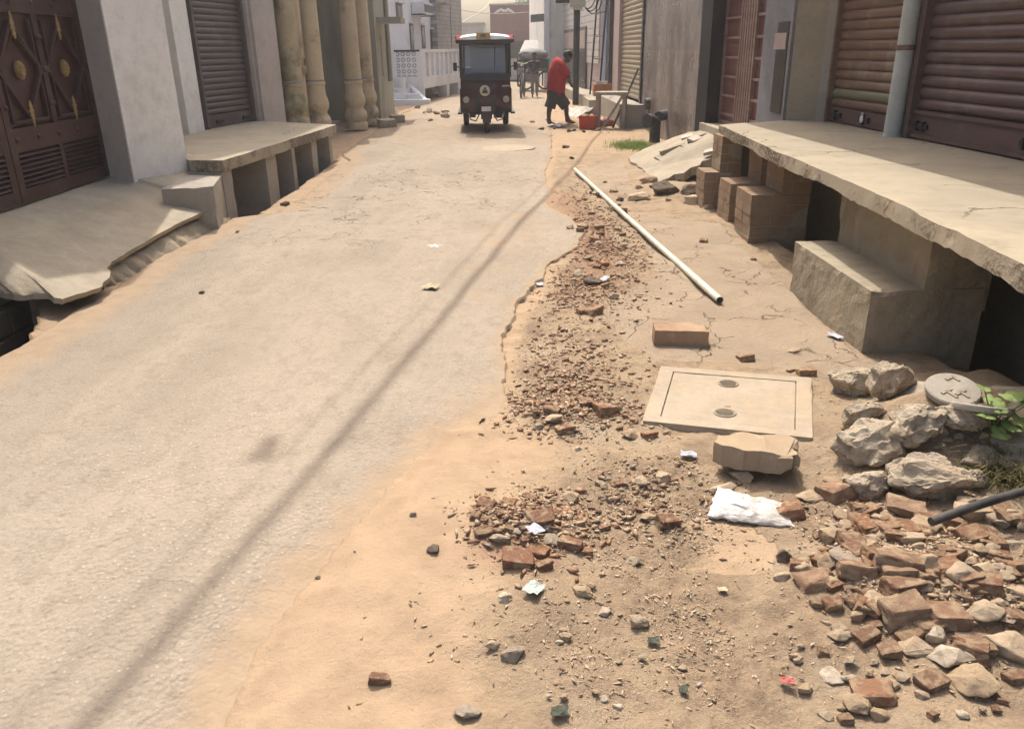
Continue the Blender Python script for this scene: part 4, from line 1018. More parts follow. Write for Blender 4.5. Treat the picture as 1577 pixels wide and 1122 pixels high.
# porch base, near face + street wall
mb = MB(); mb.box(-1.35, 0.0, 0, 0.18, -0.2, z_fl); mb.build('porch_end_wall', M['white_far'], house4, bevel=0.01)
sub = empty('balustrade', (0, 0, 0), FW.rz); sub.parent = house4
mb = MB(); mb.box(0.0, FW.L, 0.0, 0.16, z_fl - 0.32, z_fl); mb.box(0.0, FW.L, 0.0, 0.16, z_top - 0.09, z_top); mb.box(0, 0.16, 0.0, 0.16, -0.2, z_fl - 0.32); mb.box(0, 0.14, 0.002, 0.158, z_fl, z_top - 0.09)
bal = mb.build('parapet', M['white_far'], sub, bevel=0.008)
n = 9
for k in range(n):
    x = 0.22 + (FW.L - 0.4) * k / (n - 1)
    mb = MB(); mb.box(x, x + 0.26, 0.02, 0.14, z_fl, z_top - 0.09); mb.build('baluster', M['white_far'], sub, bevel=0.01)
mb = MB(); mb.box(0.16, FW.L, 1.0, 1.1, -0.2, z_fl - 0.32); mb.build('under_wall', M['concrete_dark'], sub)
for xx in (2.9, 4.6):
    mb = MB(); mb.box(xx, xx + 0.35, 0.0, 0.3, -0.2, z_fl - 0.32); mb.build('support_post', M['white_far'], sub)
pts_ = [FW.w(0, 0.0), FW.w(FW.L, 0.0), FW.w(FW.L, 1.8), FW.w(0, 1.8)]
mb = MB(); mb.prism([(0.0, 0.02), (FW.w(FW.L, 0).x - wx1, FW.w(FW.L, 0).y - Yw), (-1.3, 5.6), (-1.35, 0.02)], z_fl - 0.3, z_fl - 0.005); mb.build('porch_floor', M['concrete_grey'], house4)
xl0 = atY(610, 90, Yw).x - wx1; xl1 = atY(645, 90, Yw).x - wx1
mb = MB(); mb.box(xl0, xl1, 0.03, 0.09, z_fl + 0.005, atY(630, 80, Yw).z); tr_ = mb.build('tiled_railing', M['bluetile'], house4)
mb = MB(); mb.box(xl0 - 0.05, xl1 + 0.03, 0.0, 0.12, atY(630, 80, Yw).z + 0.002, atY(630, 77, Yw).z); mb.build('rail_cap', M['black'], tr_)
# main wall behind the porch
wA = atY(606, 60, 24.0); wBp = atY(674, 60, 31.5)
FM = Frame((wA.x - 0.15, 23.3), (wBp.x, 31.5))
mainw = empty('main_wall', (FM.p0.x - wx1, FM.p0.y - Yw, 0), FM.rz); mainw.parent = house4
mb = MB(); mb.box(0, FM.L, 0, 2.0, -0.2, 6.0); mb.build('wall', M['white_far'], mainw)
for (x0, x1, y0, y1) in ((609, 620, 6, 36), (630, 638, 37, 84), (648, 655, 40, 75), (662, 671, 46, 76)):
    ym = (y0 + y1) / 2
    a, zt = FM.hit(x0, y0); b, zb = FM.hit(x1, y1); _, zt = FM.hit((x0 + x1) / 2, y0); _, zb = FM.hit((x0 + x1) / 2, y1)
    mb = MB(); mb.box(a, b, -0.02, 0.05, zb, zt); wd = mb.build('window', M['darkwood'], mainw, bevel=0.004)
    mb = MB(); mb.box(a + (b - a) * 0.15, a + (b - a) * 0.85, -0.026, -0.021, zb + 0.06, zt - 0.06); mb.build('pane', M['darkglass'], wd)
    mb = MB(); mb.box(a - 0.08, b + 0.08, -0.12, 0.0, zt + 0.01, zt + 0.05); mb.build('sill', M['white_far'], wd)
# steps down beside the porch
mb = MB()
for k in range(3): mb.box(-1.5 - 0.0, -0.35 + k * 0.3, -0.35 * (k + 1), -0.35 * k, -0.2, 0.42 - 0.14 * k)
mb.build('steps', M['white_far'], house4, bevel=0.01)
mb = MB(); mb.obox((-0.10, -0.50, 0.24), (0.30, -0.45, -0.22), (0.05, 0.035, 0), (0.0, 0, 0.06)); mb.build('stair_curb', M['white_far'], house4)
mb = MB(); pxx = atY(622, 140, 23.2).x - wx1; mb.box(pxx - 0.05, pxx + 0.05, -0.85, -0.75, 0, 0.72); mb.build('gate_post', M['white_far'], house4)
# air conditioner
ac = empty('air_conditioner', (0, 0, 0), FM.rz, 'boxy wall mounted air conditioner high on the white house', 'air conditioner')
a, zt = FM.hit(645, 3, -0.25); b, zb = FM.hit(660, 26, -0.25)
p = FM.w(a, 0); ac.location = (p.x, p.y, zb)
hgt = zt - zb; wd_ = b - a
mb = MB(); mb.box(0, wd_, -0.40, -0.02, 0.04, hgt); body = mb.build('casing', M['white_far'], ac, bevel=0.02)
mb = MB(); mb.box(0.05, wd_ - 0.05, -0.408, -0.402, 0.09, hgt - 0.06); mb.build('grille', M['darkwood'], ac)
mb = MB(); mb.box(-0.02, 0.02, -0.45, 0.0, 0.0, 0.035); mb.box(wd_ - 0.02, wd_ + 0.02, -0.45, 0.0, 0.0, 0.035); mb.build('bracket', M['black'], ac)
# stone clad tower beyond
tA = atY(674, 60, 30.2); tB = atY(712, 60, 33.5)
FT = Frame((tA.x, 30.2), (tB.x, 33.5))
tow = empty('stone_clad_house', FT.p0, FT.rz, 'tall house front clad in small grey stone squares beyond the white balustrade', 'building')
mb = MB(); mb.box(0, FT.L, 0, 3, -0.1, 7); mb.build('wall', M['stoneclad'], tow)
xa = FT.hit(694, 40)[0]; mb = MB(); mb.box(xa, xa + 0.05, -0.03, 0.0, 0.2, 7); mb.build('corner_strip', M['concrete_grey'], tow)
mb = MB(); xa, za = FT.hit(684, 6, -0.2); mb.box(xa - 0.4, xa + 0.4, -0.4, 0.0, za - 0.03, za + 0.03); mb.build('ledge', M['concrete_grey'], tow)

# ================================================================== RIGHT SIDE
RPZ = 0.75
rA, rB = at(1272, 187, RPZ), at(1577, 248, RPZ)
rdir = (rB - rA).normalized()
FR = Frame(rA, rA + rdir * 9.0)
shopR = empty('right_shop', FR.p0, FR.rz, 'shop front with rusty orange and maroon roller shutters above the raised right platform', 'shop building')
def XR_(px, py, y=0.0): return FR.hit(px, py, y)[0]
x10, x11 = 0.02, XR_(1392, 210)
x20 = XR_(1398, 211)
mb = MB(); mb.box(x10 - 0.05, FR.L, 0.06, 0.25, 0.0, 3.4); mb.build('back_wall', M['concrete_grey'], shopR)
s1 = shutter(shopR, x10 + 0.03, x11 - 0.12, RPZ + 0.13, 2.9, M['sh_orange'], 0.03, 0.078, 0.022, 'shutter')
mb = MB(); mb.box(x10 + 0.03, x11 - 0.12, 0.01, 0.04, RPZ + 0.012, RPZ + 0.13); bp = mb.build('bottom_plate', M['sh_maroon'], s1, bevel=0.004)
sg = MB(); prof = []
for k in range(7): a = k / 6; prof.append((0.027 - 0.022 * math.sin(math.pi * a) ** 0.7, RPZ + 0.13 + (1 + a) * 0.078))
sg.xsweep(prof, x11 - 0.125, x10 + 0.035); sg.build('painted_slat', M['sh_green'], s1, smooth=True)
for xx in (0.10, 0.62):
    mb = MB(); mb.box(xx, xx + 0.18, -0.008, 0.01, RPZ + 0.05, RPZ + 0.09); mb.box(xx + 0.05, xx + 0.08, -0.015, 0.01, RPZ + 0.03, RPZ + 0.11); mb.build('lock_hasp', M['black'], s1, bevel=0.004)
mb = MB(); a, z = FR.hit(1329, 184, 0.0); mb.ball((a, -0.012, z), 0.022, 0.016, 0.032, 10, 6); mb.tube([(a - 0.014, -0.012, z + 0.025), (a - 0.012, -0.012, z + 0.05), (a + 0.012, -0.012, z + 0.05), (a + 0.014, -0.012, z + 0.025)], 0.004, 6)
plk = mb.build('padlock', M['platewhite'], s1, smooth=True)
for xx in (x10 - 0.01, x11 - 0.115):
    mb = MB(); mb.box(xx, xx + 0.035, -0.03, 0.05, RPZ, 2.95); mb.build('guide_rail', M['sh_orange'], s1, bevel=0.004)
s2 = shutter(shopR, x20 + 0.04, x20 + 3.2, RPZ + 0.2, 2.9, M['sh_maroon'], 0.03, 0.078, 0.022, 'shutter')
mb = MB(); mb.box(x20 + 0.04, x20 + 3.2, 0.005, 0.04, RPZ + 0.012, RPZ + 0.2); mb.box(x20 + 0.04, x20 + 3.2, -0.012, 0.005, RPZ + 0.175, RPZ + 0.2); mb.box(x20 + 0.04, x20 + 3.2, -0.012, 0.005, RPZ + 0.012, RPZ + 0.035); mb.build('bottom_plate', M['sh_maroon'], s2, bevel=0.004)
for xx in (x20 + 0.07, x20 + 1.25):
    mb = MB(); mb.box(xx, xx + 0.17, -0.012, 0.005, RPZ + 0.08, RPZ + 0.11); mb.box(xx + 0.03, xx + 0.05, -0.022, 0.005, RPZ + 0.06, RPZ + 0.13); mb.box(xx + 0.11, xx + 0.13, -0.022, 0.005, RPZ + 0.06, RPZ + 0.13); mb.build('lock_hasp', M['black'], s2, bevel=0.004)
mb = MB(); mb.box(x20 - 0.02, x20 + 0.045, -0.04, 0.05, RPZ, 2.95); mb.build('guide_rail', M['sh_maroon'], s2, bevel=0.005)
mb = MB(); mb.box(x11 - 0.08, x20 - 0.021, 0.0, 0.055, RPZ, 3.0); mb.build('mullion_wall', M['concrete_grey'], shopR)
xp = XR_(1374, 206, -0.075)
rp = empty('round_pillar', FR.w(xp, -0.075, RPZ), 0, 'pale grey painted round pillar with a clamp between the two right shutters', 'pillar')
mb = MB(); mb.lathe([(0.062, 0), (0.060, 0.5), (0.058, 2.66)], (0, 0, 0), 24); mb.build('shaft', M['pillar_grey'], rp, smooth=True)
mb = MB(); mb.lathe([(0.060, 0.60), (0.067, 0.603), (0.067, 0.632), (0.060, 0.635)], (0, 0, 0), 24, False); mb.box(0.0, 0.10, -0.015, 0.06, 0.60, 0.632); mb.build('clamp', M['sh_orange'], rp)
mb = MB(); mb.lathe([(0.066, 0), (0.066, 0.012), (0.062, 0.02)], (0, 0, 0), 24); mb.build('collar', M['pillar_grey'], rp, smooth=True)
# return wall (faces down the street), balcony and upper storey
wl = at(1205, 185, RPZ)
mb = MB(); v = [wl, rA, (rA.x + 0.5, rA.y + 0.3), (wl.x + 0.6, wl.y + 0.5)]
oi = Matrix.Rotation(-FR.rz, 3, 'Z')
def toFR(p): q = oi @ (Vector((p[0], p[1], 0)) - FR.p0); return (q.x, q.y)
mb.prism([toFR(p) for p in v], 0.0, 4.2); mb.build('return_wall', M['concrete_dark'], shopR, bevel=0.01, rough=0.004, cell=0.12)
mb = MB(); v1, v2 = Vector(toFR(rA)), Vector(toFR(wl)); d_ = (v2 - v1)
a_, b_ = v1 + d_ * 0.02, v1 + d_ * 0.24; n2 = Vector((-d_.y, d_.x)).normalized()
if n2.dot(Vector(toFR((0, 0)))) < 0: n2 = -n2
mb.prism([tuple(a_ - n2 * 0.05), tuple(b_ - n2 * 0.05), tuple(b_ + n2 * 0.006), tuple(a_ + n2 * 0.006)], RPZ, 3.4); mb.build('paint_strip', M['concrete_grey'], shopR, bevel=0.003)
mb = MB(); mb.box(-2.2, FR.L, -0.98, 0.5, 3.4, 3.55); mb.box(-2.2, FR.L, -0.98, -0.86, 3.55, 4.4); mb.build('balcony', M['concrete'], shopR)
mb = MB(); mb.box(-2.2, FR.L, 0.08, 3.0, 3.55, 4.5); mb.build('upper_wall', M['concrete'], shopR)

# platform slab
rpl = empty('right_platform', (1.9, 4.5, 0), 0, 'long raised concrete platform slab with a chipped edge in front of the right shutters', 'platform')
L_ = [at(1577, 407, RPZ), at(1460, 349, RPZ), at(1340, 293, RPZ), at(1220, 243, RPZ), at(1107, 192, RPZ)]
d_ = (L_[0] - L_[1]); L_ = [L_[0] + d_.normalized() * 1.6] + L_
out = []
random.seed(12)
for a, b in zip(L_[:-1], L_[1:]):
    n = 7
    for k in range(n):
        p = a.lerp(b, k / n); out.append((p.x + random.uniform(-.002, .002), p.y))
out.append((L_[-1].x, L_[-1].y))
out += [(wl.x + 0.02, wl.y - 0.02), (rA.x + 0.08, rA.y - 0.05), tuple(FR.w(8.0, 0.05).xy), (L_[0].x, L_[0].y - 0.0)]
out = [(x - 1.9, y - 4.5) for x, y in out[:-1]]
mb = MB(); mb.prism(out, RPZ - 0.085, RPZ)
b = mb.bm()
bmesh.ops.triangulate(b, faces=[f for f in b.faces if len(f.verts) > 4])
for _ in range(7):
    es = [e for e in b.edges if e.calc_length() > 0.05 and (min(v.co.x for v in e.verts) < 0.25 or e.calc_length() > 0.3)]
    if not es: break
    bmesh.ops.subdivide_edges(b, edges=es, cuts=1); bmesh.ops.triangulate(b, faces=[f for f in b.faces if len(f.verts) > 4])
b.normal_update()
for v in b.verts:
    q = v.co + Vector((0, 0, 3)); wx = v.co.x + 1.9; wy = v.co.y + 4.5
    ex = float(np.interp(wy, [p.y for p in L_], [p.x for p in L_]))
    if wx < ex + 0.03:                                        # the broken front face
        low = v.co.z < RPZ - 0.05
        dmg = max(0.0, mnoise.noise(Vector((0, wy * 1.3 + 4.2, 1))) + 0.15)
        v.co.x += 0.005 * mnoise.noise(q * 9) + (0.04 * dmg * abs(mnoise.noise(q * 6)) if not low else 0.012 * dmg)
        if low: v.co.z += 0.05 * max(0, mnoise.noise(Vector((3, wy * 1.1 + .6, 0)))) + 0.006 * mnoise.noise(Vector((3, wy * 9, 0))) + 0.007 * mnoise.noise(Vector((3, wy * 23, 0)))
        if not low: v.co.z -= 0.018 * max(0, mnoise.noise(Vector((7, wy * 2.2 + 1.7, 0))) - 0.1) + 0.004 * abs(mnoise.noise(q * 20))
    v.co.z += 0.002 * mnoise.noise(q * 5)
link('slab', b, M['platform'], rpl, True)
mb = MB(); mb.box(0.72, 0.82, -4.4, 3.1, -0.75, RPZ - 0.1); mb.build('under_wall', M['concrete_dark'], rpl)
mb = MB(); mb.box(0.1, 0.72, 2.9, 3.05, -0.75, RPZ - 0.1); mb.build('under_wall', M['concrete_dark'], rpl)
# cement steps
st = empty('cement_steps', (2.0, 4.1, 0), 0, 'two rounded grey cement steps leading up to the right platform', 'steps')
sF0, sF1 = at(1327, 545, 0), at(1215, 450, 0)
mb = MB(); mb.prism([(sF0.x - 2.0, sF0.y - 4.1), (0.25, sF0.y - 4.1 + 0.02), (0.25, sF1.y - 4.1), (sF1.x - 2.0, sF1.y - 4.1)], -0.6, 0.315)
mb.build('lower_step', M['step_render'], st, bevel=0.04, rough=0.009, cell=0.03, seg=3)
mb = MB(); xr0 = at(1420, 445, 0.315).x - 2.0
mb.prism([(xr0, sF0.y - 4.1 + 0.01), (0.27, sF0.y - 4.1 + 0.03), (0.27, sF1.y - 4.1 - 0.02), (xr0 - 0.02, sF1.y - 4.1 - 0.01)], 0.2, RPZ - 0.092)
mb.build('upper_step', M['step_render'], st, bevel=0.025, rough=0.009, cell=0.035, seg=2)
# brick piers under the platform
M['pierbrick'] = plain('dusty_pier_brick', (0.28, 0.20, 0.135, 1), (0.235, 0.155, 0.10, 1), 4, 0.95, 0.6, 45, 0.008, grime=(0.36, 0.28, 0.19, 1), gscale=3, gamt=0.6)
def pier(x0, x1, y0, y1, steps, label):
    e = empty('brick_pier', ((x0 + x1) / 2, (y0 + y1) / 2, 0), 0, label, 'brick pier', 'brick step piers under the right platform')
    for nm, xa, z0, z1 in steps:
        mb = MB(); n = max(1, round((z1 - z0) / 0.085)); hh = (z1 - z0) / n
        for k in range(n):
            ya = y0
            nb = 2 if (y1 - y0) > 0.3 else 1
            for j in range(nb):
                yb_ = y0 + (y1 - y0) * (j + 1) / nb
                cut = xa + (x1 - xa) * (0.5 + (0.14 if k % 2 else -0.14))
                for a, b in ((xa, cut), (cut, x1)):
                    q = lambda s=0.004: random.uniform(-s, s)
                    mb.box(a - e.location.x + 0.003 + q(), b - e.location.x - 0.003 + q(), ya - e.location.y + 0.003 + q(), yb_ - e.location.y - 0.003 + q(), z0 + k * hh + 0.005, z0 + (k + 1) * hh - 0.003)
                ya = yb_
        core = MB(); core.box(xa - e.location.x + 0.008, x1 - e.location.x - 0.008, y0 - e.location.y + 0.008, y1 - e.location.y - 0.008, z0, z1 - 0.006)
        o1 = mb.build(nm, M['pierbrick'], e, bevel=0.012, rough=0.006, cell=0.05, seg=2)
        core.build('mortar_core', M['concrete_dark'], o1)
    return e
pA_, pB_, pC_ = at(1155, 375), at(1120, 343), at(1097, 305)
pier(pA_.x - 0.02, pA_.x + 0.42, pA_.y, pA_.y + 0.42, (('lower_pier', pA_.x - 0.02, -0.2, 0.365), ('upper_pier', pA_.x + 0.20, 0.365, RPZ - 0.1)), 'nearest stepped brick pier under the right platform, beside the cement steps')
pier(pB_.x - 0.02, pB_.x + 0.40, 6.62, 7.0, (('lower_pier', pB_.x - 0.02, -0.2, 0.34), ('upper_pier', pB_.x + 0.22, 0.34, RPZ - 0.1)), 'middle stepped brick pier under the right platform')
pier(1.77, 2.10, 7.28, 7.6, (('lower_pier', 1.77, -0.1, 0.34), ('upper_pier', 1.90, 0.34, RPZ - 0.1)), 'farthest stepped brick pier, at the corner of the right platform beside the broken ramp')

# --- granite house with the red gate
F5 = Frame((2.42, 20.2), (2.56, 7.66))
house5 = empty('granite_house', F5.p0, F5.rz, 'house front clad in dusty dark granite with a yellow shutter, black pillar and red gate', 'building')
def X5(px, py, y=0.0): return F5.hit(px, py, y)[0]
xsA, xsB = X5(956, 100), X5(988, 100); xg0, xg1 = xsB + 0.15, X5(1083, 100); xk1 = X5(1092, 100, -0.06)
xq0, xq1 = xk1 - 0.02, X5(1188, 100, 0.12)
mb = MB(); mb.box(xg0, xg1, 0.0, 0.3, -0.1, 4.6); mb.build('granite_wall', M['granite'], house5)
mb = MB(); mb.box(xg1 + 0.004, xk1, -0.06, 0.16, 0.2, 4.6); mb.build('pillar', M['matt_black'], house5, bevel=0.008)
s5 = shutter(house5, xsA, xsB, 0.45, 3.0, M['sh_yellow'], 0.03, 0.09, 0.022, 'shutter')
mb = MB(); mb.box(xsA - 0.8, xsA, -0.06, 0.3, -0.1, 4.6); mb.build('pilaster', M['pinkwall'], house5, bevel=0.01)
mb = MB(); mb.box(xsB, xg0 - 0.004, -0.03, 0.3, -0.1, 4.6); mb.build('door_post', M['black'], house5)
mb = MB(); mb.box(xsA - 0.8, F5.L, 0.3, 0.5, -0.1, 4.6); mb.build('back_wall', M['concrete_dark'], house5)
mb = MB(); mb.box(0, F5.L, 0.0, 3.0, 4.6, 4.9); mb.build('upper_wall', M['concrete'], house5)
mb = MB(); mb.box(xq1 + 0.1, F5.L + 0.02, -0.02, 0.3, 0.2, 4.6); mb.build('gate_pillar', M['bluegrey'], house5, bevel=0.008)
mb = MB(); a, z = F5.hit(1196, 88, -0.02); mb.box(a - 0.02, a + 0.28, -0.027, -0.021, 0.8, z + 0.3); mb.build('painted_panel', M['black'], house5)
mb = MB(); a, z = F5.hit(1196, 55, -0.02); mb.box(a - 0.02, a + 0.30, -0.030, -0.021, z - 0.12, z + 0.02); mb.build('painted_cap', M['pinkwall'], house5)
rg = empty('barred_gate', F5.w(xq0, 0.12, 0.0), F5.rz, 'dusty red sheet gate with pale cross bars and a centre band of upright bars', 'gate')
Wg = xq1 + 0.1 - xq0; zb0 = 0.55
mb = MB(); mb.box(0, Wg, 0.02, 0.05, zb0, 3.0); sh_ = mb.build('sheet', M['gate_red'], rg)
for k in range(10):
    z = zb0 + 0.06 + k * 0.215
    for a, b in ((0.0, Wg * 0.36), (Wg * 0.66, Wg)):
        mb = MB(); mb.box(a, b, -0.01, 0.02, z, z + 0.028); mb.build('cross_bar', M['gate_bar'], rg, bevel=0.004)
for k in range(7):
    a = Wg * 0.37 + k * Wg * 0.28 / 6.0
    mb = MB(); mb.box(a - 0.022, a + 0.022, -0.025, 0.02, zb0, 3.0); mb.build('upright_bar', M['gate_bar'], rg, bevel=0.004)
mb = MB(); mb.box(-0.03, 0.03, -0.02, 0.04, zb0, 3.0); mb.build('frame_post', M['gate_bar'], rg); mb = MB(); mb.box(0.03, Wg, -0.02, 0.015, zb0 - 0.05, zb0); mb.build('frame_rail', M['gate_bar'], rg)
mb = MB(); mb.box(xq0 - 0.1, xq1 + 0.2, -0.1, 0.3, 0, 0.5); mb.build('threshold', M['concrete'], house5)
mb = MB(); mb.box(xsA - 0.9, xg0 + 0.3, -0.42, 0.0, -0.1, 0.42); mb.build('shutter_plinth', M['concrete_grey'], house5, bevel=0.015, rough=0.005, cell=0.12)
# soil pipe on the granite wall
pp = at(1008, 214, 0.05)
dp = empty('drain_pipe', (0, 0, 0), 0, 'black plastic drain elbow rising in front of the dusty granite wall', 'drain pipe')
xw_ = F5.w(X5(1012, 190), 0).x
ztop = atY(1016, 188, pp.y).z
mb = MB(); mb.tube([(pp.x, pp.y, -0.05), (pp.x, pp.y, ztop - 0.1), (pp.x + 0.0, pp.y - 0.01, ztop), (pp.x - 0.06, pp.y - 0.07, ztop + 0.03), (pp.x - 0.10, pp.y - 0.10, ztop + 0.03)], 0.085, 14); a1 = mb.build('elbow', M['blackpipe'], dp, smooth=True)
mb = MB(); mb.tube([(pp.x - 0.10, pp.y - 0.10, ztop + 0.03), (pp.x - 0.16, pp.y - 0.15, ztop + 0.03)], 0.105, 14); mb.build('socket', M['blackpipe'], dp, smooth=True)
mb = MB(); mb.tube([(pp.x + 0.05, pp.y + 0.02, ztop + 0.08), (xw_ + 0.05, pp.y + 0.25, ztop + 0.10)], 0.08, 14); mb.build('branch', M['blackpipe'], dp, smooth=True)
c = atX(993, 160, 2.40); mb = MB(); mb.tube([(2.40, c.y, c.z), (2.50, c.y, c.z)], 0.10, 14); tag(mb.build('pipe_stub', M['blackpipe'], None, smooth=True), 'round dark pipe stub low on the granite wall near the yellow shutter', 'pipe stub')

# broken concrete ramp in front of the gate
random.seed(8)
rp0 = [at(968, 242, .02), at(1000, 226, .12), at(1062, 203, .36), at(1100, 198, .46), at(1110, 214, .40), at(1100, 240, .24), at(1088, 260, .10)]
top = [rp0[0], rp0[1], rp0[2], rp0[3], rp0[4], rp0[5]] + jag([rp0[5], at(1060, 262, .14), at(1010, 282, .02)], 5, 0.05) + jag([at(1010, 282, .02), rp0[0]], 4, 0.05)
br_ = sheet3d('broken_ramp', top, 0.10, M['concrete'], None, 0.012, 0.07)
tag(br_, 'broken sloping concrete slab in front of the red barred gate', 'ramp')
for i, (px, py, wz, dz, lab) in enumerate(((1052, 240, .42, .16, 'low open concrete chamber set in the broken ramp'), (1092, 222, .40, .30, 'upper open concrete chamber on the broken ramp beside the platform corner'))):
    c = at(px, py, dz); e = empty('open_chamber', (c.x, c.y, dz - 0.01), R(8), lab, 'drain chamber')
    e.rotation_euler = (R(5), R(-17), R(8)); h0 = .10
    mb = MB(); mb.box(-wz / 2, wz / 2, wz * .4, wz * .52, 0, h0); mb.box(-wz / 2, wz / 2, -wz * .52, -wz * .4, 0, h0 * .6); mb.box(-wz / 2 - .08, -wz / 2, -wz * .52, wz * .52, 0, h0 * .55); mb.box(wz / 2, wz / 2 + .09, -wz * .52, wz * .52, 0, h0); mb.build('kerb', M['concrete'], e, bevel=0.012, rough=0.007, cell=0.05)
    mb = MB(); mb.box(-wz / 2, wz / 2, -wz * .4, wz * .4, -0.05, h0 * .35); mb.build('floor', M['concrete_dark'], e)
for px, py, dz in ((1020, 222, .17), (1032, 227, .17), (1058, 210, .34), (1070, 213, .36), (1094, 232, .30)):
    c = at(px, py, dz); mb = MB(); mb.box(-.07, .07, -.06, .06, -0.03, 0.008)
    o_ = mb.build('floor_tile', M['tile_pale'], None, bevel=0.006, loc=c); o_.rotation_euler = (R(12), R(-14), R(random.uniform(-30, 30)))
    tag(o_, 'small pale square tile lying on the broken concrete ramp', 'tile', 'tiles on the broken ramp')

# steps and blocks at the yellow shutter
cb = at(905, 175, 0.0)
mb = MB(); c0, c1 = at(906, 178, 0), at(948, 178, 0); mb.box(c0.x, c1.x + 0.1, c0.y - 0.1, c0.y + 1.4, -0.1, 0.33)
tag(base_origin(mb.build('concrete_plinth', M['concrete'], None, bevel=0.03, rough=0.012, cell=0.1)), 'rough concrete plinth under the orange brick beyond the white sack', 'plinth')
p = at(929, 147, 0.34); w2 = 0.24
e = Vector((p.x, p.y, 0.335)); mb = MB(); mb.box(-w2, w2, -.16, .16, 0, 0.26); o_ = mb.build('orange_block', M['terracotta'], None, bevel=0.02, rough=0.01, cell=0.08, loc=e)
tag(o_, 'orange brick block standing on the concrete plinth', 'block')
mb = MB(); mb.box(-.15, .12, -.11, .10, 0, 0.07); o_ = mb.build('cement_lump', M['rk_white'], None, bevel=0.03, rough=0.02, cell=0.05, loc=e + Vector((-0.03, 0, 0.258)), seg=2); tag(o_, 'whitish lump of cement on top of the orange brick block', 'rubble')
# white wooden frame stand
t0, t1 = at(931, 196, 0.0), at(950, 201, 0.0)
tb = empty('work_stand', ((t0.x + t1.x) / 2, (t0.y + t1.y) / 2, 0), R(-12), 'small whitewashed wooden stand holding rubble in front of the yellow shutter', 'stand')
hz = 0.60
for sx in (-.24, .24):
    for sy in (-.15, .2):
        mb = MB(); mb.box(sx - .03, sx + .03, sy - .03, sy + .03, 0, hz); mb.build('leg', M['stand'], tb, bevel=0.006)
mb = MB(); mb.box(-.30, .30, -.21, .26, hz, hz + 0.05); mb.build('top_board', M['stand'], tb, bevel=0.006)
mb = MB(); mb.obox((0.05, -.19, .32), (.17, 0, .27), (.02, 0, -.012), (0, .008, 0)); mb.build('brace', M['stand'], tb)
# leaning stick
a, b_ = at(943, 198, 0.0), atX(983, 106, 2.36)
mb = MB(); mb.tube([a, b_], [0.022, 0.018], 8); tag(mb.build('wooden_stick', M['darkwood'], None, smooth=True), 'long dark stick leaning against the yellow shutter', 'stick')

# --- far right houses
Y6 = 31.0
wA_, wB_ = atY(840, 100, Y6).x, atY(868, 100, Y6).x
house6 = empty('peeling_house', (wA_, Y6, 0), 0, 'white house corner with streaked peeling paint behind the bending man', 'building')
mb = MB(); mb.box(0, wB_ - wA_, 0, 22, -0.1, 5.5); mb.build('wall', M['white_peel'], house6)
mb = MB(); mb.box(-0.05, 0.14, -0.05, 0.15, -0.1, 5.5); mb.build('corner_strip', M['white_far'], house6, bevel=0.01)
c = atY(836, 27, 30.8); mb = MB(); mb.obox((c.x - wA_ - .1, 0.4, c.z), (.32, 0, .02), (0, .4, 0), (0, 0, .12)); mb.build('chajja', M['tin'], house6, bevel=0.01)
F7 = Frame((wB_ + 0.02, Y6), (2.52, 20.3))
house7 = empty('boarded_house', F7.p0, F7.rz, 'pale boarded house front with a dark window, ladder and narrow blue strip', 'building')
mb = MB(); mb.box(0, F7.L, 0.0, 2.5, -0.1, 5.5)
mb.build('wall', M['pinkwall'], house7)
xa, xb = F7.hit(868, 60)[0] + 0.02, F7.hit(924, 60)[0]
mb = MB(); z = 1.0
while z < 4.2:
    mb.box(xa, xb, -0.03, -0.002, z, z + 0.165); z += 0.18
mb.build('boarding', M['plank'], house7, bevel=0.006)
xa2, xb2 = F7.hit(869, 90, -0.05)[0], F7.hit(902, 90, -0.05)[0]; zt = F7.hit(885, 44, -0.05)[1]; zb = F7.hit(885, 130, -0.05)[1]
mb = MB(); mb.box(xa2, xb2, -0.07, -0.032, zb, zt); wd = mb.build('window', M['darkwood'], house7, bevel=0.008)
for k in range(3):
    w_ = (xb2 - xa2) / 3; mb = MB(); mb.box(xa2 + k * w_ + .1, xa2 + (k + 1) * w_ - .1, -0.078, -0.071, zb + .15, zt - .7); mb.build('pane', M['darkglass'], wd)
mb = MB(); mb.box(xa2 + .1, xb2 - .1, -0.079, -0.071, zt - .6, zt - .1); mb.build('faded_board', M['pinkwall'], wd)
xa, xb = F7.hit(927, 60, -0.06)[0], F7.hit(935, 60, -0.06)[0]
mb = MB(); mb.box(xa, xb, -0.08, 0.0, 0.2, 4.5); mb.build('blue_strip', M['bluestrip'], house7, bevel=0.006)
xc = F7.hit(946, 60, -0.04)[0]
mb = MB(); mb.box(xb + 0.03, F7.L - 0.02, -0.03, 0.0, 0.2, 3.2); gr_ = mb.build('dark_doorway', M['black'], house7)
for k in range(6):
    x = xb + 0.15 + k * (F7.L - xb - 0.3) / 5; mb = MB(); mb.box(x - .02, x + .02, -0.07, -0.031, 0.2, 3.2); mb.build('grille_bar', M['darkwood'], gr_)
mb = MB(); mb.box(0.5, F7.L, -0.55, -0.0, -0.1, 0.27); mb.build('plinth', M['concrete'], house7, bevel=0.02, rough=0.008, cell=0.2)
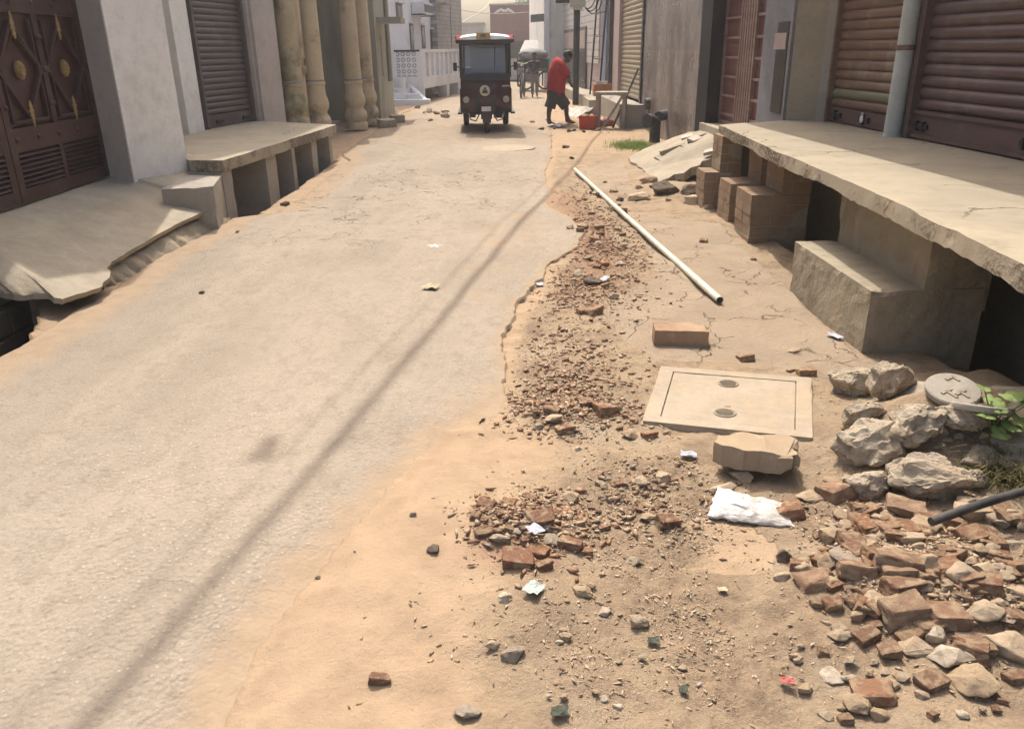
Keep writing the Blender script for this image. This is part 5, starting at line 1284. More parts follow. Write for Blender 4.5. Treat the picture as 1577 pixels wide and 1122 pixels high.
# utility pole with a meter box
pb = at(887, 152, 0.0); pb = Vector((pb.x - 0.02, 22.0, 0)); pb.x = atY(887, 120, pb.y).x
up_ = empty('utility_pole', (pb.x, pb.y, 0), 0, 'dark steel utility pole with a cream meter box behind the bending man', 'utility pole')
mb = MB(); mb.tube([(0, 0, -0.1), (0, 0, 6.5)], 0.085, 12); mb.build('shaft', M['black'], up_, smooth=True)
zt = atY(888, 12, pb.y).z; mb = MB(); mb.box(-.2, .2, -.22, -.08, zt, zt + .45); mb.prism([(-.12, -.22), (.12, -.22), (.12, -.08), (-.12, -.08)], zt - .06, zt - .002); mb.build('meter_box', M['offwhite_meter'], up_, bevel=0.02)
mb = MB(); mb.box(-.55, -.2, -.15, -.1, zt + .1, zt + .3); mb.build('bracket', M['black'], up_)
for k in range(3):
    mb = MB(); pts = [Vector((.15, -.15, zt + .05)), Vector((.35 + .1 * k, -.1, zt - .25 - .15 * k)), Vector((.55 + .1 * k, 0, zt + .3)), Vector((.7, .1, zt + 1.0))]
    sm = [pts[0].lerp(pts[1], t).lerp(pts[1].lerp(pts[2], t), t).lerp(pts[1].lerp(pts[2], t).lerp(pts[2].lerp(pts[3], t), t), t) for t in [i / 10 for i in range(11)]]
    mb.tube(sm, 0.014, 6); mb.build('wire', M['cable'], up_, smooth=True)
# ladder
la, lb = F7.hit(910, 134, -0.3), F7.hit(924, 134, -0.3)
ld = empty('ladder', F7.w(la[0], -0.3, 0.27), F7.rz, 'dark iron ladder standing upright against the pale boarded wall', 'ladder')
wl_ = max(0.35, lb[0] - la[0])
for x in (0, wl_):
    mb = MB(); mb.obox((x, .08, 1.7), (.02, 0, 0), (0, .02, 0), (0, .1, 1.7)); mb.build('rail', M['black'], ld)
for k in range(6):
    mb = MB(); mb.tube([(0, 0.08 + (-.8 + .28 * k) * .06, .35 + k * .52), (wl_, 0.08 + (-.8 + .28 * k) * .06, .35 + k * .52)], .018, 8); mb.build('rung', M['black'], ld)

# ================================================================== END OF THE STREET
Yr = 60.0
rbx0, rbx1 = atY(755, 40, Yr).x, atY(900, 40, Yr).x
rb_ = empty('red_brick_house', (rbx0, Yr, 0), 0, 'plain red brick house closing the end of the street', 'building')
zt = atY(790, 8, Yr).z
mb = MB(); mb.box(0, rbx1 - rbx0, 0, 8, -0.2, zt); mb.build('wall', M['redbrick_wall'], rb_)
mb = MB(); mb.box(-.06, rbx1 - rbx0, -.08, 8, zt + 0.002, zt + .1); mb.build('coping', M['concrete_grey'], rb_)
c = atY(777, 19, Yr - .1); mb = MB()
for sx in (-1, 1): mb.tube([(c.x - rbx0, -.06, c.z + .05), (c.x - rbx0 + sx * .25, -.06, c.z + .16), (c.x - rbx0 + sx * .5, -.06, c.z + .05), (c.x - rbx0 + sx * .72, -.06, c.z - .08)], [.09, .1, .08, .03], 8)
mb.build('plaster_motif', M['white_peel'], rb_, smooth=True)
gx0, gx1 = atY(690, 50, 75).x, atY(745, 50, 75).x
gb = empty('grey_house', (gx0, 75, 0), 0, 'small grey flat roofed house far behind the rickshaw', 'building')
mb = MB(); mb.box(0, gx1 - gx0, 0, 6, -0.2, atY(725, 38, 75).z); mb.build('wall', M['concrete_grey'], gb)
mb = MB(); mb.box(-.1, gx1 - gx0 + .1, -.15, 6, atY(725, 38, 75).z + .002, atY(725, 36, 75).z + .05); mb.build('roof_edge', M['concrete'], gb)
Ys = 38.0
sx0, sx1 = atY(776, 100, Ys).x, atY(845, 100, Ys).x
shp = empty('tin_roof_shop', (sx0, Ys, 0), 0, 'low dark shop with a pale sloping tin awning at the end of the street', 'shop building')
W_ = sx1 - sx0; z1 = atY(800, 63, Ys).z; z0 = atY(800, 79, Ys - 1.0).z
mb = MB(); mb.box(-1.5, W_, 0, 4, -0.2, z1); mb.build('wall', M['darkwood'], shp)
mb = MB(); mb.add([(.7, -1.1, z0), (W_, -1.1, z0), (W_, 0.0, z1 + .02), (.95, 0.0, z1 + .02), (.7, -1.1, z0 - .05), (W_, -1.1, z0 - .05), (W_, 0.0, z1 - .03), (.95, 0.0, z1 - .03)], [(0, 1, 2, 3), (7, 6, 5, 4), (4, 5, 1, 0), (5, 6, 2, 1), (7, 4, 0, 3), (6, 7, 3, 2)]); mb.build('awning', M['tin'], shp)
for k in range(3):
    mb = MB(); a = .2 + k * W_ / 3.2; mb.box(a, a + W_ / 4.2, -.04, -.002, .1, 1.0); mb.build('door', M['plank'] if k == 0 else M['bluegrey'], shp, bevel=.01)
mb = MB(); mb.tube([(.75, -1.05, 0), (.75, -1.05, z0 - .05)], .04, 8); mb.build('awning_post', M['darkwood'], shp)
# trees behind the red house
def tree(name, x, y, h, cr, label, seed):
    rnd = random.Random(seed); e = empty(name, (x, y, 0), 0, label, 'tree', 'trees beyond the brick house')
    mb = MB(); mb.tube([(0, 0, -.2), (.1, 0, h * .4), (.0, .1, h * .7)], [.22, .17, .08], 8)
    tips = []
    for k in range(9):
        a = rnd.uniform(0, 6.28); l = rnd.uniform(.5, .95) * cr; z = h * rnd.uniform(.45, .7)
        t_ = Vector((math.cos(a) * l, math.sin(a) * l, z + cr * rnd.uniform(.2, .75))); mb.tube([(.05, .05, z), t_ * .5 + Vector((0, 0, z * .5)), t_], [.08, .05, .02], 5); tips.append(t_)
    mb.build('trunk', M['bark'], e)
    vs = []; fs = []
    for t_ in tips + [Vector((0, 0, h))] * 2:
        for _ in range(900):
            d = Vector((rnd.gauss(0, 1), rnd.gauss(0, 1), rnd.gauss(0, .8))) * cr * .27 + t_
            s = rnd.uniform(.05, .11); a = Vector((rnd.gauss(0, 1), rnd.gauss(0, 1), rnd.gauss(0, .6))).normalized(); b = a.orthogonal().normalized()
            n = len(vs); vs += [d - a * s * 1.6, d + b * s * .7, d + a * s * 1.6, d - b * s * .7]; fs.append((n, n + 1, n + 2, n + 3))
    mb = MB(); mb.v = [tuple(v) for v in vs]; mb.f = fs; mb.build('crown', M['leaf'], e)
c = atY(838, 8, 72); tree('leafy_tree', c.x, 72, c.z - .3, 2.2, 'broad green tree rising over the right end of the brick house', 4)
c = atY(806, 4, 76); tree('leafy_tree', c.x, 76, c.z - .6, 1.5, 'smaller green tree showing above the middle of the brick house roof', 9)
# thin wires across the sky
for i, (pa, pb, lab) in enumerate((((700, 16), (775, 24), 'lower thin overhead wire sagging across the pale sky'), ((735, 24), (768, -8), 'thin overhead wire slanting up across the pale sky to the right'))):
    a, b_ = atY(pa[0], pa[1], 50), atY(pb[0], pb[1], 52); a2 = a + (a - b_) * 1.2; b2 = b_ + (b_ - a) * 1.2
    pts = [a2.lerp(b2, t / 16) - Vector((0, 0, .5 * math.sin(math.pi * t / 16) ** 2 - .5)) for t in range(17)]
    mb = MB(); mb.tube(pts, .02, 6); tag(mb.build('overhead_wire', M['steel'], None, smooth=True), lab, 'wire')
# bundle of cables strung along the street above the camera (its shadow lies on the road)
ca, cb_ = at(150, 1120), at(845, 300)
off = Vector((SUN.x / SUN.z, SUN.y / SUN.z, 0)); H_ = 5.4
dirc = (cb_ - ca).normalized()
def cable(shift, r, s0, s1, label, name='overhead_cable'):
    perp = Vector((dirc.y, -dirc.x, 0)); pts = []
    for k in range(25):
        s = s0 + (s1 - s0) * k / 24; z = H_ + 0.0025 * (s - 3) ** 2
        p = ca + dirc * s + perp * (shift + .025 * math.sin(s * .9)) + off * z; pts.append(Vector((p.x, p.y, z)))
    mb = MB(); mb.tube(pts, r, 8); tag(mb.build(name, M['cable'], None, smooth=True), label, 'cable'); return pts
cable(0.0, .026, -7, 26, 'thick black cable bundle strung along the street, casting the long road shadow')
cable(-.16, .006, -7, 26, 'thinner black cable strung along the street beside the thick bundle')
kn = at(410, 712); kp = kn + off * (H_ + .02); mb = MB(); mb.box(-.035, .035, -.07, .07, -.05, .05); tag(mb.build('cable_joint', M['cable'], None, bevel=.02, loc=(kp.x, kp.y, H_ - .02)), 'small black cable joint box hanging on the thinner overhead cable', 'cable joint')

# ================================================================== E-RICKSHAW
rk0 = at(752, 209)
rick = empty('electric_rickshaw', (rk0.x - 0.02, rk0.y + .02, 0.05), R(2), 'dark red three wheeled rickshaw with a glare white and red roof driving up the road', 'rickshaw')
rick.location.z = surf_z(rk0.x, rk0.y)
def wheel(x, y, r, wd, name='wheel'):
    mb = MB(); n = 24; prof = [(r * .62, -wd * .45), (r * .9, -wd * .5), (r, -wd * .3), (r, wd * .3), (r * .9, wd * .5), (r * .62, wd * .45)]
    vs = []; fs = []
    for k in range(n):
        a = 2 * math.pi * k / n
        vs += [(x + w_, y + q * math.cos(a), r + q * math.sin(a)) for q, w_ in prof]
    m_ = len(prof)
    for k in range(n):
        for j in range(m_): fs.append((k * m_ + j, k * m_ + (j + 1) % m_, ((k + 1) % n) * m_ + (j + 1) % m_, ((k + 1) % n) * m_ + j))
    mb.add(vs, fs); w_o = mb.build(name, M['rubber'], rick, smooth=True)
    mb = MB(); mb.tube([(x - wd * .35, y, r), (x + wd * .35, y, r)], r * .6, 16); mb.tube([(x - wd * .6, y, r), (x + wd * .6, y, r)], r * .16, 8); mb.build('rim', M['steel'], w_o, smooth=True)
wheel(0.0, 0.12, .235, .10); wheel(-.40, 1.75, .235, .11); wheel(.40, 1.75, .235, .11)
# front wheel fork and fender
mb = MB()
for sx in (-.085, .085): mb.tube([(sx, .12, .235), (sx, .20, .62)], .018, 8)
mb.build('fork', M['black'], rick, smooth=True)
mb = MB(); pr = []
for k in range(13):
    a = R(-10 + 170 * k / 12); pr.append((.12 - .27 * math.cos(a), .235 + .27 * math.sin(a)))
mb.xsweep(pr, -.075, .075, 4); mb.xsweep([(y * .97 + .003, z * .97 + .006) for y, z in pr], .075, -.075, 4); mb.build('front_fender', M['redpaint'], rick, smooth=True)
# body: nose panel (curved), side skirts, floor
def loft(sections, mat, name, par=rick, smooth=True):
    mb = MB(); n = len(sections[0]); vs = [p for s in sections for p in s]; fs = []
    for i in range(len(sections) - 1):
        for k in range(n - 1): fs.append((i * n + k, i * n + k + 1, (i + 1) * n + k + 1, (i + 1) * n + k))
    mb.add(vs, fs); return mb.build(name, mat, par, smooth=smooth)
secs = []
for z, yf, hw, bul in ((.34, .32, .455, .06), (.42, .25, .47, .10), (.54, .20, .475, .13), (.68, .20, .47, .13), (.80, .24, .46, .10), (.92, .30, .455, .07)):
    row = []
    for k in range(17):
        u_ = -1 + 2 * k / 16; y = yf + bul * (abs(u_) ** 2.6) * 1.6 - .04 * math.exp(-(u_ / .35) ** 2) * (1 if z < .75 else .3)
        row.append((hw * u_, y, z))
    secs.append([(-hw, .75, z)] + row + [(hw, .75, z)])
nose = loft(secs, M['redpaint'], 'nose_panel')
mb = MB(); mb.box(-.17, .17, .135, .165, .36, .66); mb.build('centre_panel', M['black'], nose, bevel=.02)
mb = MB(); mb.box(-.12, .12, .118, .140, .40, .60); mb.build('centre_inset', M['redpaint'], nose, bevel=.02)
for sx in (-1, 1):
    mb = MB(); mb.box(min(sx * .46, sx * .49), max(sx * .46, sx * .49), .72, 2.3, .35, .74); mb.build('side_panel', M['redpaint'], rick, bevel=.012)
mb = MB(); mb.box(-.47, .47, .34, 2.3, .33, .38); mb.build('floor', M['black'], rick)
mb = MB(); mb.box(-.53, -.45, .28, 2.1, .315, .345); mb.box(.45, .53, .28, 2.1, .315, .345); mb.build('footboard', M['black'], rick)
for sx in (-.33, .33): mb = MB(); mb.tube([(sx, .36, .33), (sx * .9, .30, .22), (sx * .6, .30, .19), (sx * .42, .36, .30)], .014, 6); mb.build('bumper_bar', M['steel'], rick, smooth=True)
mb = MB(); mb.box(-.34, -.2, .5, .62, .24, .33); mb.build('battery_box', M['black'], rick)
mb = MB(); mb.box(.14, .30, .55, .7, .22, .33); mb.build('battery_box', M['black'], rick)
mb = MB(); mb.box(-.4, .4, 1.70, 1.80, .2, .27); mb.build('rear_axle', M['black'], rick)
rick.scale = (.95, .95, .95)
# headlamp badge, lamps, plate
def disc(x, y, z, r, th, mat, name, par, n=22):
    mb = MB(); mb.tube([(x, y + th, z), (x, y, z), (x, y - .3 * th, z)], [r, r, r * .85], n); return mb.build(name, mat, par, smooth=True)
bdg = disc(-.02, .10, .73, .095, .05, M['cream'], 'round_badge', nose)
mb = MB(); mb.tube([(-.02, .088, .73), (-.02, .083, .73)], .078, 22); mb.build('badge_field', M['cream'], bdg, smooth=True)
mb = MB()
for a, b_ in (((-.065, .69), (-.02, .79)), ((.025, .69), (-.02, .79)), ((-.05, .70), (.01, .70)), ((-.035, .69), (-.03, .74)), ((-.005, .69), (-.01, .74))):
    mb.tube([(a[0], .079, a[1]), (b_[0], .079, b_[1])], .009, 6)
mb.build('badge_mark', M['black'], bdg)
for sx in (-1, 1):
    l_ = disc(sx * .365, .235, .57, .062, .06, M['lampglass'], 'indicator_lamp', nose)
    mb = MB(); mb.tube([(sx * .365, .30, .57), (sx * .365, .245, .57)], .075, 18); mb.build('lamp_ring', M['black'], l_, smooth=True)
mb = MB(); mb.box(sx * .30, .44, .23, .26, .79, .815); mb.build('trim_strip', M['lampglass'], nose)
mb = MB(); mb.box(-.09, .08, -.185, -.17, .40, .48)
mb.v = [(x, y + .055, z - .01) for x, y, z in mb.v]; mb.build('number_plate', M['platewhite'], nose, bevel=.003)
# cowl and windscreen
loft([[(-.45, .30, .90), (0, .20, .90), (.45, .30, .90)], [(-.44, .32, 1.02), (0, .26, 1.03), (.44, .32, 1.02)]], M['darkcloth'], 'cowl')
zt_ = 1.56
mb = MB(); mb.add([(-.37, .31, 1.02), (.37, .31, 1.02), (.365, .40, 1.50), (-.365, .40, 1.50), (-.37, .325, 1.02), (.37, .325, 1.02), (.365, .415, 1.50), (-.365, .415, 1.50)], [(0, 1, 2, 3), (7, 6, 5, 4), (0, 4, 5, 1), (1, 5, 6, 2), (2, 6, 7, 3), (3, 7, 4, 0)]); wsn = mb.build('windscreen', M['windscreen'], rick)
mb = MB(); mb.tube([(.17, .315, 1.06), (.18, .385, 1.48)], .008, 6); mb.build('wiper', M['black'], wsn)
for sx in (-1, 1):
    for a, b_, rr in (((sx * .45, .33, .95), (sx * .445, .42, 1.55), .022), ((sx * .385, .31, 1.0), (sx * .38, .41, 1.53), .016), ((sx * .46, 1.05, .7), (sx * .45, 1.05, 1.55), .018), ((sx * .46, 2.25, .7), (sx * .45, 2.2, 1.55), .018)):
        mb = MB(); mb.tube([a, b_], rr, 8); mb.build('canopy_post', M['black'], rick, smooth=True)
mb = MB(); mb.tube([(-.44, .41, 1.52), (.44, .41, 1.52)], .025, 8); mb.build('screen_header', M['black'], rick, smooth=True)
for sx in (-1, 1):
    mb = MB(); a = [(sx * .445, .43, .95), (sx * .445, 1.03, .78), (sx * .44, 1.03, 1.53), (sx * .44, .46, 1.53)]; mb.add(a + [(x - sx * .01, y, z) for x, y, z in a], [(0, 1, 2, 3), (7, 6, 5, 4), (0, 4, 5, 1), (1, 5, 6, 2), (2, 6, 7, 3), (3, 7, 4, 0)]); mb.build('side_curtain', M['darkcloth'], rick)
    mb = MB(); mb.tube([(sx * .45, .38, 1.12), (sx * .53, .33, 1.15)], .01, 6); mb.obox((sx * .55, .33, 1.14), (.035, 0, 0), (0, .012, 0), (0, 0, .07)); mb.build('side_mirror', M['black'], rick)
mb = MB(); mb.box(-.45, .45, 2.2, 2.26, .74, 1.08); mb.build('rear_curtain', M['darkcloth'], rick)
mb = MB(); mb.box(-.42, .42, 1.5, 1.95, .35, .58); mb.box(-.42, .42, 1.92, 2.05, .58, 1.02); mb.build('rear_seat', M['shorts'], rick, bevel=.04, seg=2)
mb = MB(); mb.box(-.35, .35, .72, 1.02, .30, .62); mb.build('driver_seat', M['shorts'], rick, bevel=.04, seg=2)
mb = MB(); mb.tube([(-.28, .50, .98), (-.1, .44, .95), (.1, .44, .95), (.28, .50, .98)], .014, 8); mb.build('handlebar', M['black'], rick, smooth=True)
# roof: crowned shell with sun glare painted white on top, red corners and dark rim
secs = []; secs2 = []
for y, zc in ((.16, 1.585), (.20, 1.66), (.34, 1.695), (1.2, 1.71), (2.2, 1.70), (2.36, 1.64)):
    row = []; 
    for k in range(15):
        u_ = -1 + 2 * k / 14; row.append((.515 * u_, y + .05 * abs(u_) ** 3, zc - .055 * abs(u_) ** 2.5))
    secs.append(row)
roof = loft(secs, M['roofglare'], 'roof')
mb = MB(); mb.xsweep([(.17, 1.56), (.155, 1.585)], -.5, .5, 6)
for sx in (-1, 1): mb.box(min(sx * .50, sx * .525), max(sx * .50, sx * .525), .2, 2.4, 1.55, 1.645)
mb.box(-.52, .52, .15, .2, 1.535, 1.59); mb.box(-.5, .5, .2, 2.35, 1.53, 1.55); mb.build('roof_rim', M['black'], roof, bevel=.008)
for sx in (-1, 1):
    mb = MB(); mb.add([(sx * .527, .17, 1.59), (sx * .47, .15, 1.60), (sx * .40, .19, 1.69 - .02), (sx * .50, .25, 1.668), (sx * .527, .6, 1.65), (sx * .53, .6, 1.6)], [(0, 1, 2, 3), (0, 3, 4, 5)]); mb.build('roof_corner', M['roofred'], roof)
mb = MB(); mb.box(-.15, .10, .12, .26, 1.60, 1.70); lb = mb.build('roof_lamp', M['yellow'], roof, bevel=.03, seg=2)
mb = MB(); mb.box(-.07, .02, .108, .118, 1.635, 1.67); mb.build('lamp_mark', M['darkwood'], lb)

# ================================================================== PEOPLE
def skin_obj(name, J, B, mat, parent=None, root=None, sub=2):
    m = bpy.data.meshes.new(name); ks = list(J); ix = {k: i for i, k in enumerate(ks)}
    m.from_pydata([J[k][0] for k in ks], [(ix[a], ix[b]) for a, b in B], [])
    o = bpy.data.objects.new(name + '_tmp', m); COL.objects.link(o)
    md = o.modifiers.new('s', 'SKIN'); md.branch_smoothing = 0.5
    sv = m.skin_vertices[0].data
    for k in ks:
        r = J[k][1]; sv[ix[k]].radius = r if isinstance(r, tuple) else (r, r)
        sv[ix[k]].use_root = (k == (root or ks[0]))
    ss = o.modifiers.new('ss', 'SUBSURF'); ss.levels = sub; ss.render_levels = sub
    dg = bpy.context.evaluated_depsgraph_get(); dg.update()
    nm = bpy.data.meshes.new_from_object(o.evaluated_get(dg))
    bpy.data.objects.remove(o)
    nm.materials.clear(); nm.materials.append(mat); nm.shade_smooth()
    nm.name = name
    o2 = bpy.data.objects.new(name, nm); COL.objects.link(o2); o2.parent = parent
    return o2
def hand(J, B, wrist, dirv, side, pre, s=1.0, curl=0.5):
    """palm plus four fingers and a thumb, curled"""
    d = Vector(dirv).normalized(); sv_ = Vector(side).normalized(); n = d.cross(sv_).normalized()
    w_ = Vector(wrist)
    J[pre + 'palm'] = (w_ + d * .055 * s, (.034 * s, .018 * s)); B.append((pre + 'wr', pre + 'palm'))
    for i, (off_, L) in enumerate(((-.030, .060), (-.010, .070), (.010, .066), (.029, .052))):
        k = pre + 'f%d' % i; b0 = w_ + d * .092 * s + sv_ * off_ * s
        J[k + 'a'] = (b0, .0095 * s); J[k + 'b'] = (b0 + (d * (1 - curl * .4) + n * curl * .8).normalized() * L * .55 * s, .0088 * s)
        J[k + 'c'] = (J[k + 'b'][0] + (d * (1 - curl * 1.3) + n * curl * 1.2).normalized() * L * .5 * s, .0075 * s)
        B += [(pre + 'palm', k + 'a'), (k + 'a', k + 'b'), (k + 'b', k + 'c')]
    k = pre + 't'; b0 = w_ + d * .04 * s - sv_ * .036 * s
    J[k + 'a'] = (b0, .011 * s); J[k + 'b'] = (b0 + (d * .7 - sv_ * .5 + n * .5).normalized() * .042 * s, .010 * s); J[k + 'c'] = (J[k + 'b'][0] + (d * .8 + n * .5).normalized() * .03 * s, .0085 * s)
    B += [(pre + 'palm', k + 'a'), (k + 'a', k + 'b'), (k + 'b', k + 'c')]
V = Vector
mp = at(858, 193); man = empty('person', (mp.x, mp.y, surf_z(mp.x, mp.y) - .02), 0, 'person in a red shirt and dark shorts bending forward beside the utility pole', 'person')
k_ = (mp.y * math.cos(PITCH) + CAM_H * math.sin(PITCH)) / FPX
def mpx(px, py, dy=0.0):
    q = atY(px, py, mp.y); return V((q.x - man.location.x, dy, q.z - man.location.z))
J = {}; B = []
J['pel'] = (mpx(856, 140), (.115, .11)); J['bel'] = (mpx(857, 126), (.12, .11)); J['che'] = (mpx(860, 110), (.13, .12)); J['upc'] = (mpx(864, 99), (.10, .10)); J['nek'] = (mpx(869.5, 94), .055)
J['hd0'] = (mpx(873, 91), (.068, .075)); J['hd1'] = (mpx(876, 87.5), (.085, .092)); J['hd2'] = (mpx(877, 83.8), (.06, .068))
B += [('pel', 'bel'), ('bel', 'che'), ('che', 'upc'), ('upc', 'nek'), ('nek', 'hd0'), ('hd0', 'hd1'), ('hd1', 'hd2')]
# face: nose, chin on the side he looks to (down and right)
J['nos'] = (mpx(881.6, 90.2), .016); J['chn'] = (mpx(877.5, 94.6), .030); B += [('hd1', 'nos'), ('hd0', 'chn')]
for s_, dy in (('l', .17), ('r', -.17)):
    sh_ = V((J['upc'][0].x + .0, dy, J['upc'][0].z - .03)); el = V((mpx(874, 118).x, dy * 1.2, mpx(872, 118).z)); wr = V((mpx(876, 125).x, dy * .35, mpx(874, 123.5).z))
    J[s_ + 'sh'] = (sh_, .062); J[s_ + 'el'] = (el, .041); J[s_ + 'wr'] = (wr, .027)
    B += [('upc', s_ + 'sh'), (s_ + 'sh', s_ + 'el'), (s_ + 'el', s_ + 'wr')]
    hand(J, B, wr, (.35, -dy * 1.2, -.75), (0, .3, 1) if s_ == 'r' else (0, .3, -1), s_, 1.0, .7)
for s_, hx, kx, ax, fx, dy, kz, az, fz in (('l', 857, 873, 874, 879, .09, 165, 185, 190), ('r', 853, 846, 844.5, 846.5, -.09, 166, 188, 191)):
    J[s_ + 'hip'] = (mpx(hx, 144, dy), .088); J[s_ + 'kn'] = (mpx(kx, kz, dy * 1.3), .055); J[s_ + 'ca'] = (mpx((kx + ax) / 2 - .5, (kz + az) / 2 - 3, dy * 1.3 + .02), .050); J[s_ + 'an'] = (mpx(ax, az, dy * 1.3), .036)
    fy = dy * 1.3 - .06
    J[s_ + 'to'] = (V((mpx(fx, fz).x + .10, fy, .032)), (.040, .026)); J[s_ + 'he'] = (V((mpx(ax, az).x - .025, dy * 1.3, .036)), .032)
    B += [('pel', s_ + 'hip'), (s_ + 'hip', s_ + 'kn'), (s_ + 'kn', s_ + 'ca'), (s_ + 'ca', s_ + 'an'), (s_ + 'an', s_ + 'to'), (s_ + 'an', s_ + 'he')]
skin_obj('body', J, B, M['skin'], man, 'pel')
def sub_(keys, grow, bones, extra=None):
    D = {k: (J[k][0], tuple(x + grow for x in J[k][1]) if isinstance(J[k][1], tuple) else J[k][1] + grow) for k in keys}
    if extra: D.update(extra)
    return D, bones
lerp = lambda a, b, t: J[a][0].lerp(J[b][0], t)
def cloth(name, paths, mat, par, seed=1):
    mb = MB()
    for pts, rs, fl in paths:
        P3 = []; R3 = []
        for i in range(len(pts) - 1):
            for k in range(4): P3.append(pts[i].lerp(pts[i + 1], k / 4)); R3.append(rs[i] + (rs[i + 1] - rs[i]) * (k / 4) ** 1.0)
        P3.append(pts[-1]); R3.append(rs[-1]); n0 = len(mb.v); mb.tube(P3, R3, 20)
        for q in range(n0, len(mb.v)):
            x, y, z = mb.v[q]; v = V((x, y * fl, z)) if fl != 1 else V((x, y, z)); v += V((mnoise.noise(v * 9 + V((seed, 0, 0))), mnoise.noise(v * 9 + V((0, seed, 0))), 0)) * .010; mb.v[q] = tuple(v)
    return mb.build(name, mat, par, smooth=True)
pl, be, ch, up, nk = (J[k][0] for k in ('pel', 'bel', 'che', 'upc', 'nek'))
sl = lambda s_: ([J[s_ + 'sh'][0] + V((-.01, 0, .02)), J[s_ + 'sh'][0], lerp(s_ + 'sh', s_ + 'el', .45), lerp(s_ + 'sh', s_ + 'el', .85)], [.07, .088, .082, .078], 1)
cloth('shirt', [([pl + V((-.01, 0, -.07)), pl, be, ch, up, up.lerp(nk, .55), up.lerp(nk, .8)], [.175, .178, .178, .192, .172, .105, .075], 1.05), sl('l'), sl('r')], M['redshirt'], man)
cloth('shorts', [([pl + V((0, 0, .06)), pl + V((0, 0, -.06)), pl + V((0, 0, -.16))], [.165, .172, .15], 1.05)] + [([J[s_ + 'hip'][0] + V((0, 0, .03)), lerp(s_ + 'hip', s_ + 'kn', .5), lerp(s_ + 'hip', s_ + 'kn', .98)], [.125, .112, .108], 1) for s_ in 'lr'], M['shorts'], man, 3)
h1 = J['hd1'][0]; mb = MB(); mb.ball((h1.x - .012, 0, h1.z + .035), .098, .092, .085, 16, 10)
mb.build('hair', M['hair'], man, rough=.008, cell=.03, smooth=True)
mb = MB()
for dy in (-.088, .088): mb.ball((h1.x - .01, dy, h1.z - .01), .022, .012, .03, 8, 6)
mb.build('ear', M['skin'], man, smooth=True)
mb = MB()
for dy in (-.032, .032): mb.ball((h1.x + .083, dy, h1.z - .012), .010, .012, .009, 8, 6)
mb.build('eye', M['black'], man, smooth=True)
mb = MB(); mb.box(J['hd0'][0].x + .055, J['hd0'][0].x + .07, -.022, .022, J['hd0'][0].z - .018, J['hd0'][0].z - .010); mb.build('mouth', M['darkwood'], man)

# person with a bicycle and the covered cart far up the street
pp2 = at(823, 151); Yp = min(pp2.y, 25.5); pp2 = V((atY(823, 140, Yp).x, Yp, 0))
per2 = empty('person', (pp2.x, pp2.y, surf_z(pp2.x, pp2.y)), 0, 'person in dark top and pale trousers pushing a bicycle far up the street', 'person'); per2.scale = (.80, .80, .80)
k2 = (Yp * math.cos(PITCH) + CAM_H * math.sin(PITCH)) / FPX
J = {}; B = []
J['pel'] = (V((.02, 0, .80)), (.13, .11)); J['bel'] = (V((.02, 0, .95)), (.115, .095)); J['che'] = (V((.01, -.02, 1.13)), (.145, .105)); J['upc'] = (V((0, -.03, 1.27)), (.11, .08)); J['nek'] = (V((0, -.03, 1.37)), .05)
J['hd0'] = (V((0, -.06, 1.43)), (.065, .07)); J['hd1'] = (V((0, -.05, 1.50)), (.08, .09)); J['hd2'] = (V((0, -.04, 1.57)), .055)
J['nos'] = (V((0, -.15, 1.48)), .014); J['chn'] = (V((0, -.10, 1.41)), .03)
B += [('pel', 'bel'), ('bel', 'che'), ('che', 'upc'), ('upc', 'nek'), ('nek', 'hd0'), ('hd0', 'hd1'), ('hd1', 'hd2'), ('hd1', 'nos'), ('hd0', 'chn')]
for s_, dx in (('l', .19), ('r', -.19)):
    J[s_ + 'sh'] = (V((dx, -.03, 1.25)), .055); J[s_ + 'el'] = (V((dx * 1.3, -.10, 1.0)), .038); J[s_ + 'wr'] = (V((dx * .9 - .12, -.28, .92)), .026)
    B += [('upc', s_ + 'sh'), (s_ + 'sh', s_ + 'el'), (s_ + 'el', s_ + 'wr')]
    hand(J, B, J[s_ + 'wr'][0], (-.3, -.8, -.2), (0, 0, 1), s_, 1.0, .7)
for s_, dx, dy in (('l', .09, .12), ('r', -.07, -.12)):
    J[s_ + 'hip'] = (V((dx, 0, .74)), .082); J[s_ + 'kn'] = (V((dx * 1.1, dy * .3 - .02, .44)), .055); J[s_ + 'an'] = (V((dx * 1.1, dy, .08)), .036); J[s_ + 'to'] = (V((dx * 1.2, dy - .14, .03)), (.038, .026))
    B += [('pel', s_ + 'hip'), (s_ + 'hip', s_ + 'kn'), (s_ + 'kn', s_ + 'an'), (s_ + 'an', s_ + 'to')]
skin_obj('body', J, B, M['skin'], per2, 'pel')
g = lambda k, e: (J[k][0], tuple(x + e for x in J[k][1]) if isinstance(J[k][1], tuple) else J[k][1] + e)
D = {k: g(k, .025) for k in ('pel', 'bel', 'che', 'upc', 'lsh', 'rsh')}; D['lsl'] = (J['lsh'][0].lerp(J['lel'][0], .7), .06); D['rsl'] = (J['rsh'][0].lerp(J['rel'][0], .7), .06)
skin_obj('shirt', D, [('pel', 'bel'), ('bel', 'che'), ('che', 'upc'), ('upc', 'lsh'), ('upc', 'rsh'), ('lsh', 'lsl'), ('rsh', 'rsl')], M['darkcloth'], per2, 'pel')
D = {'pel': (J['pel'][0] - V((0, 0, .04)), (.145, .125))}; Bn = []
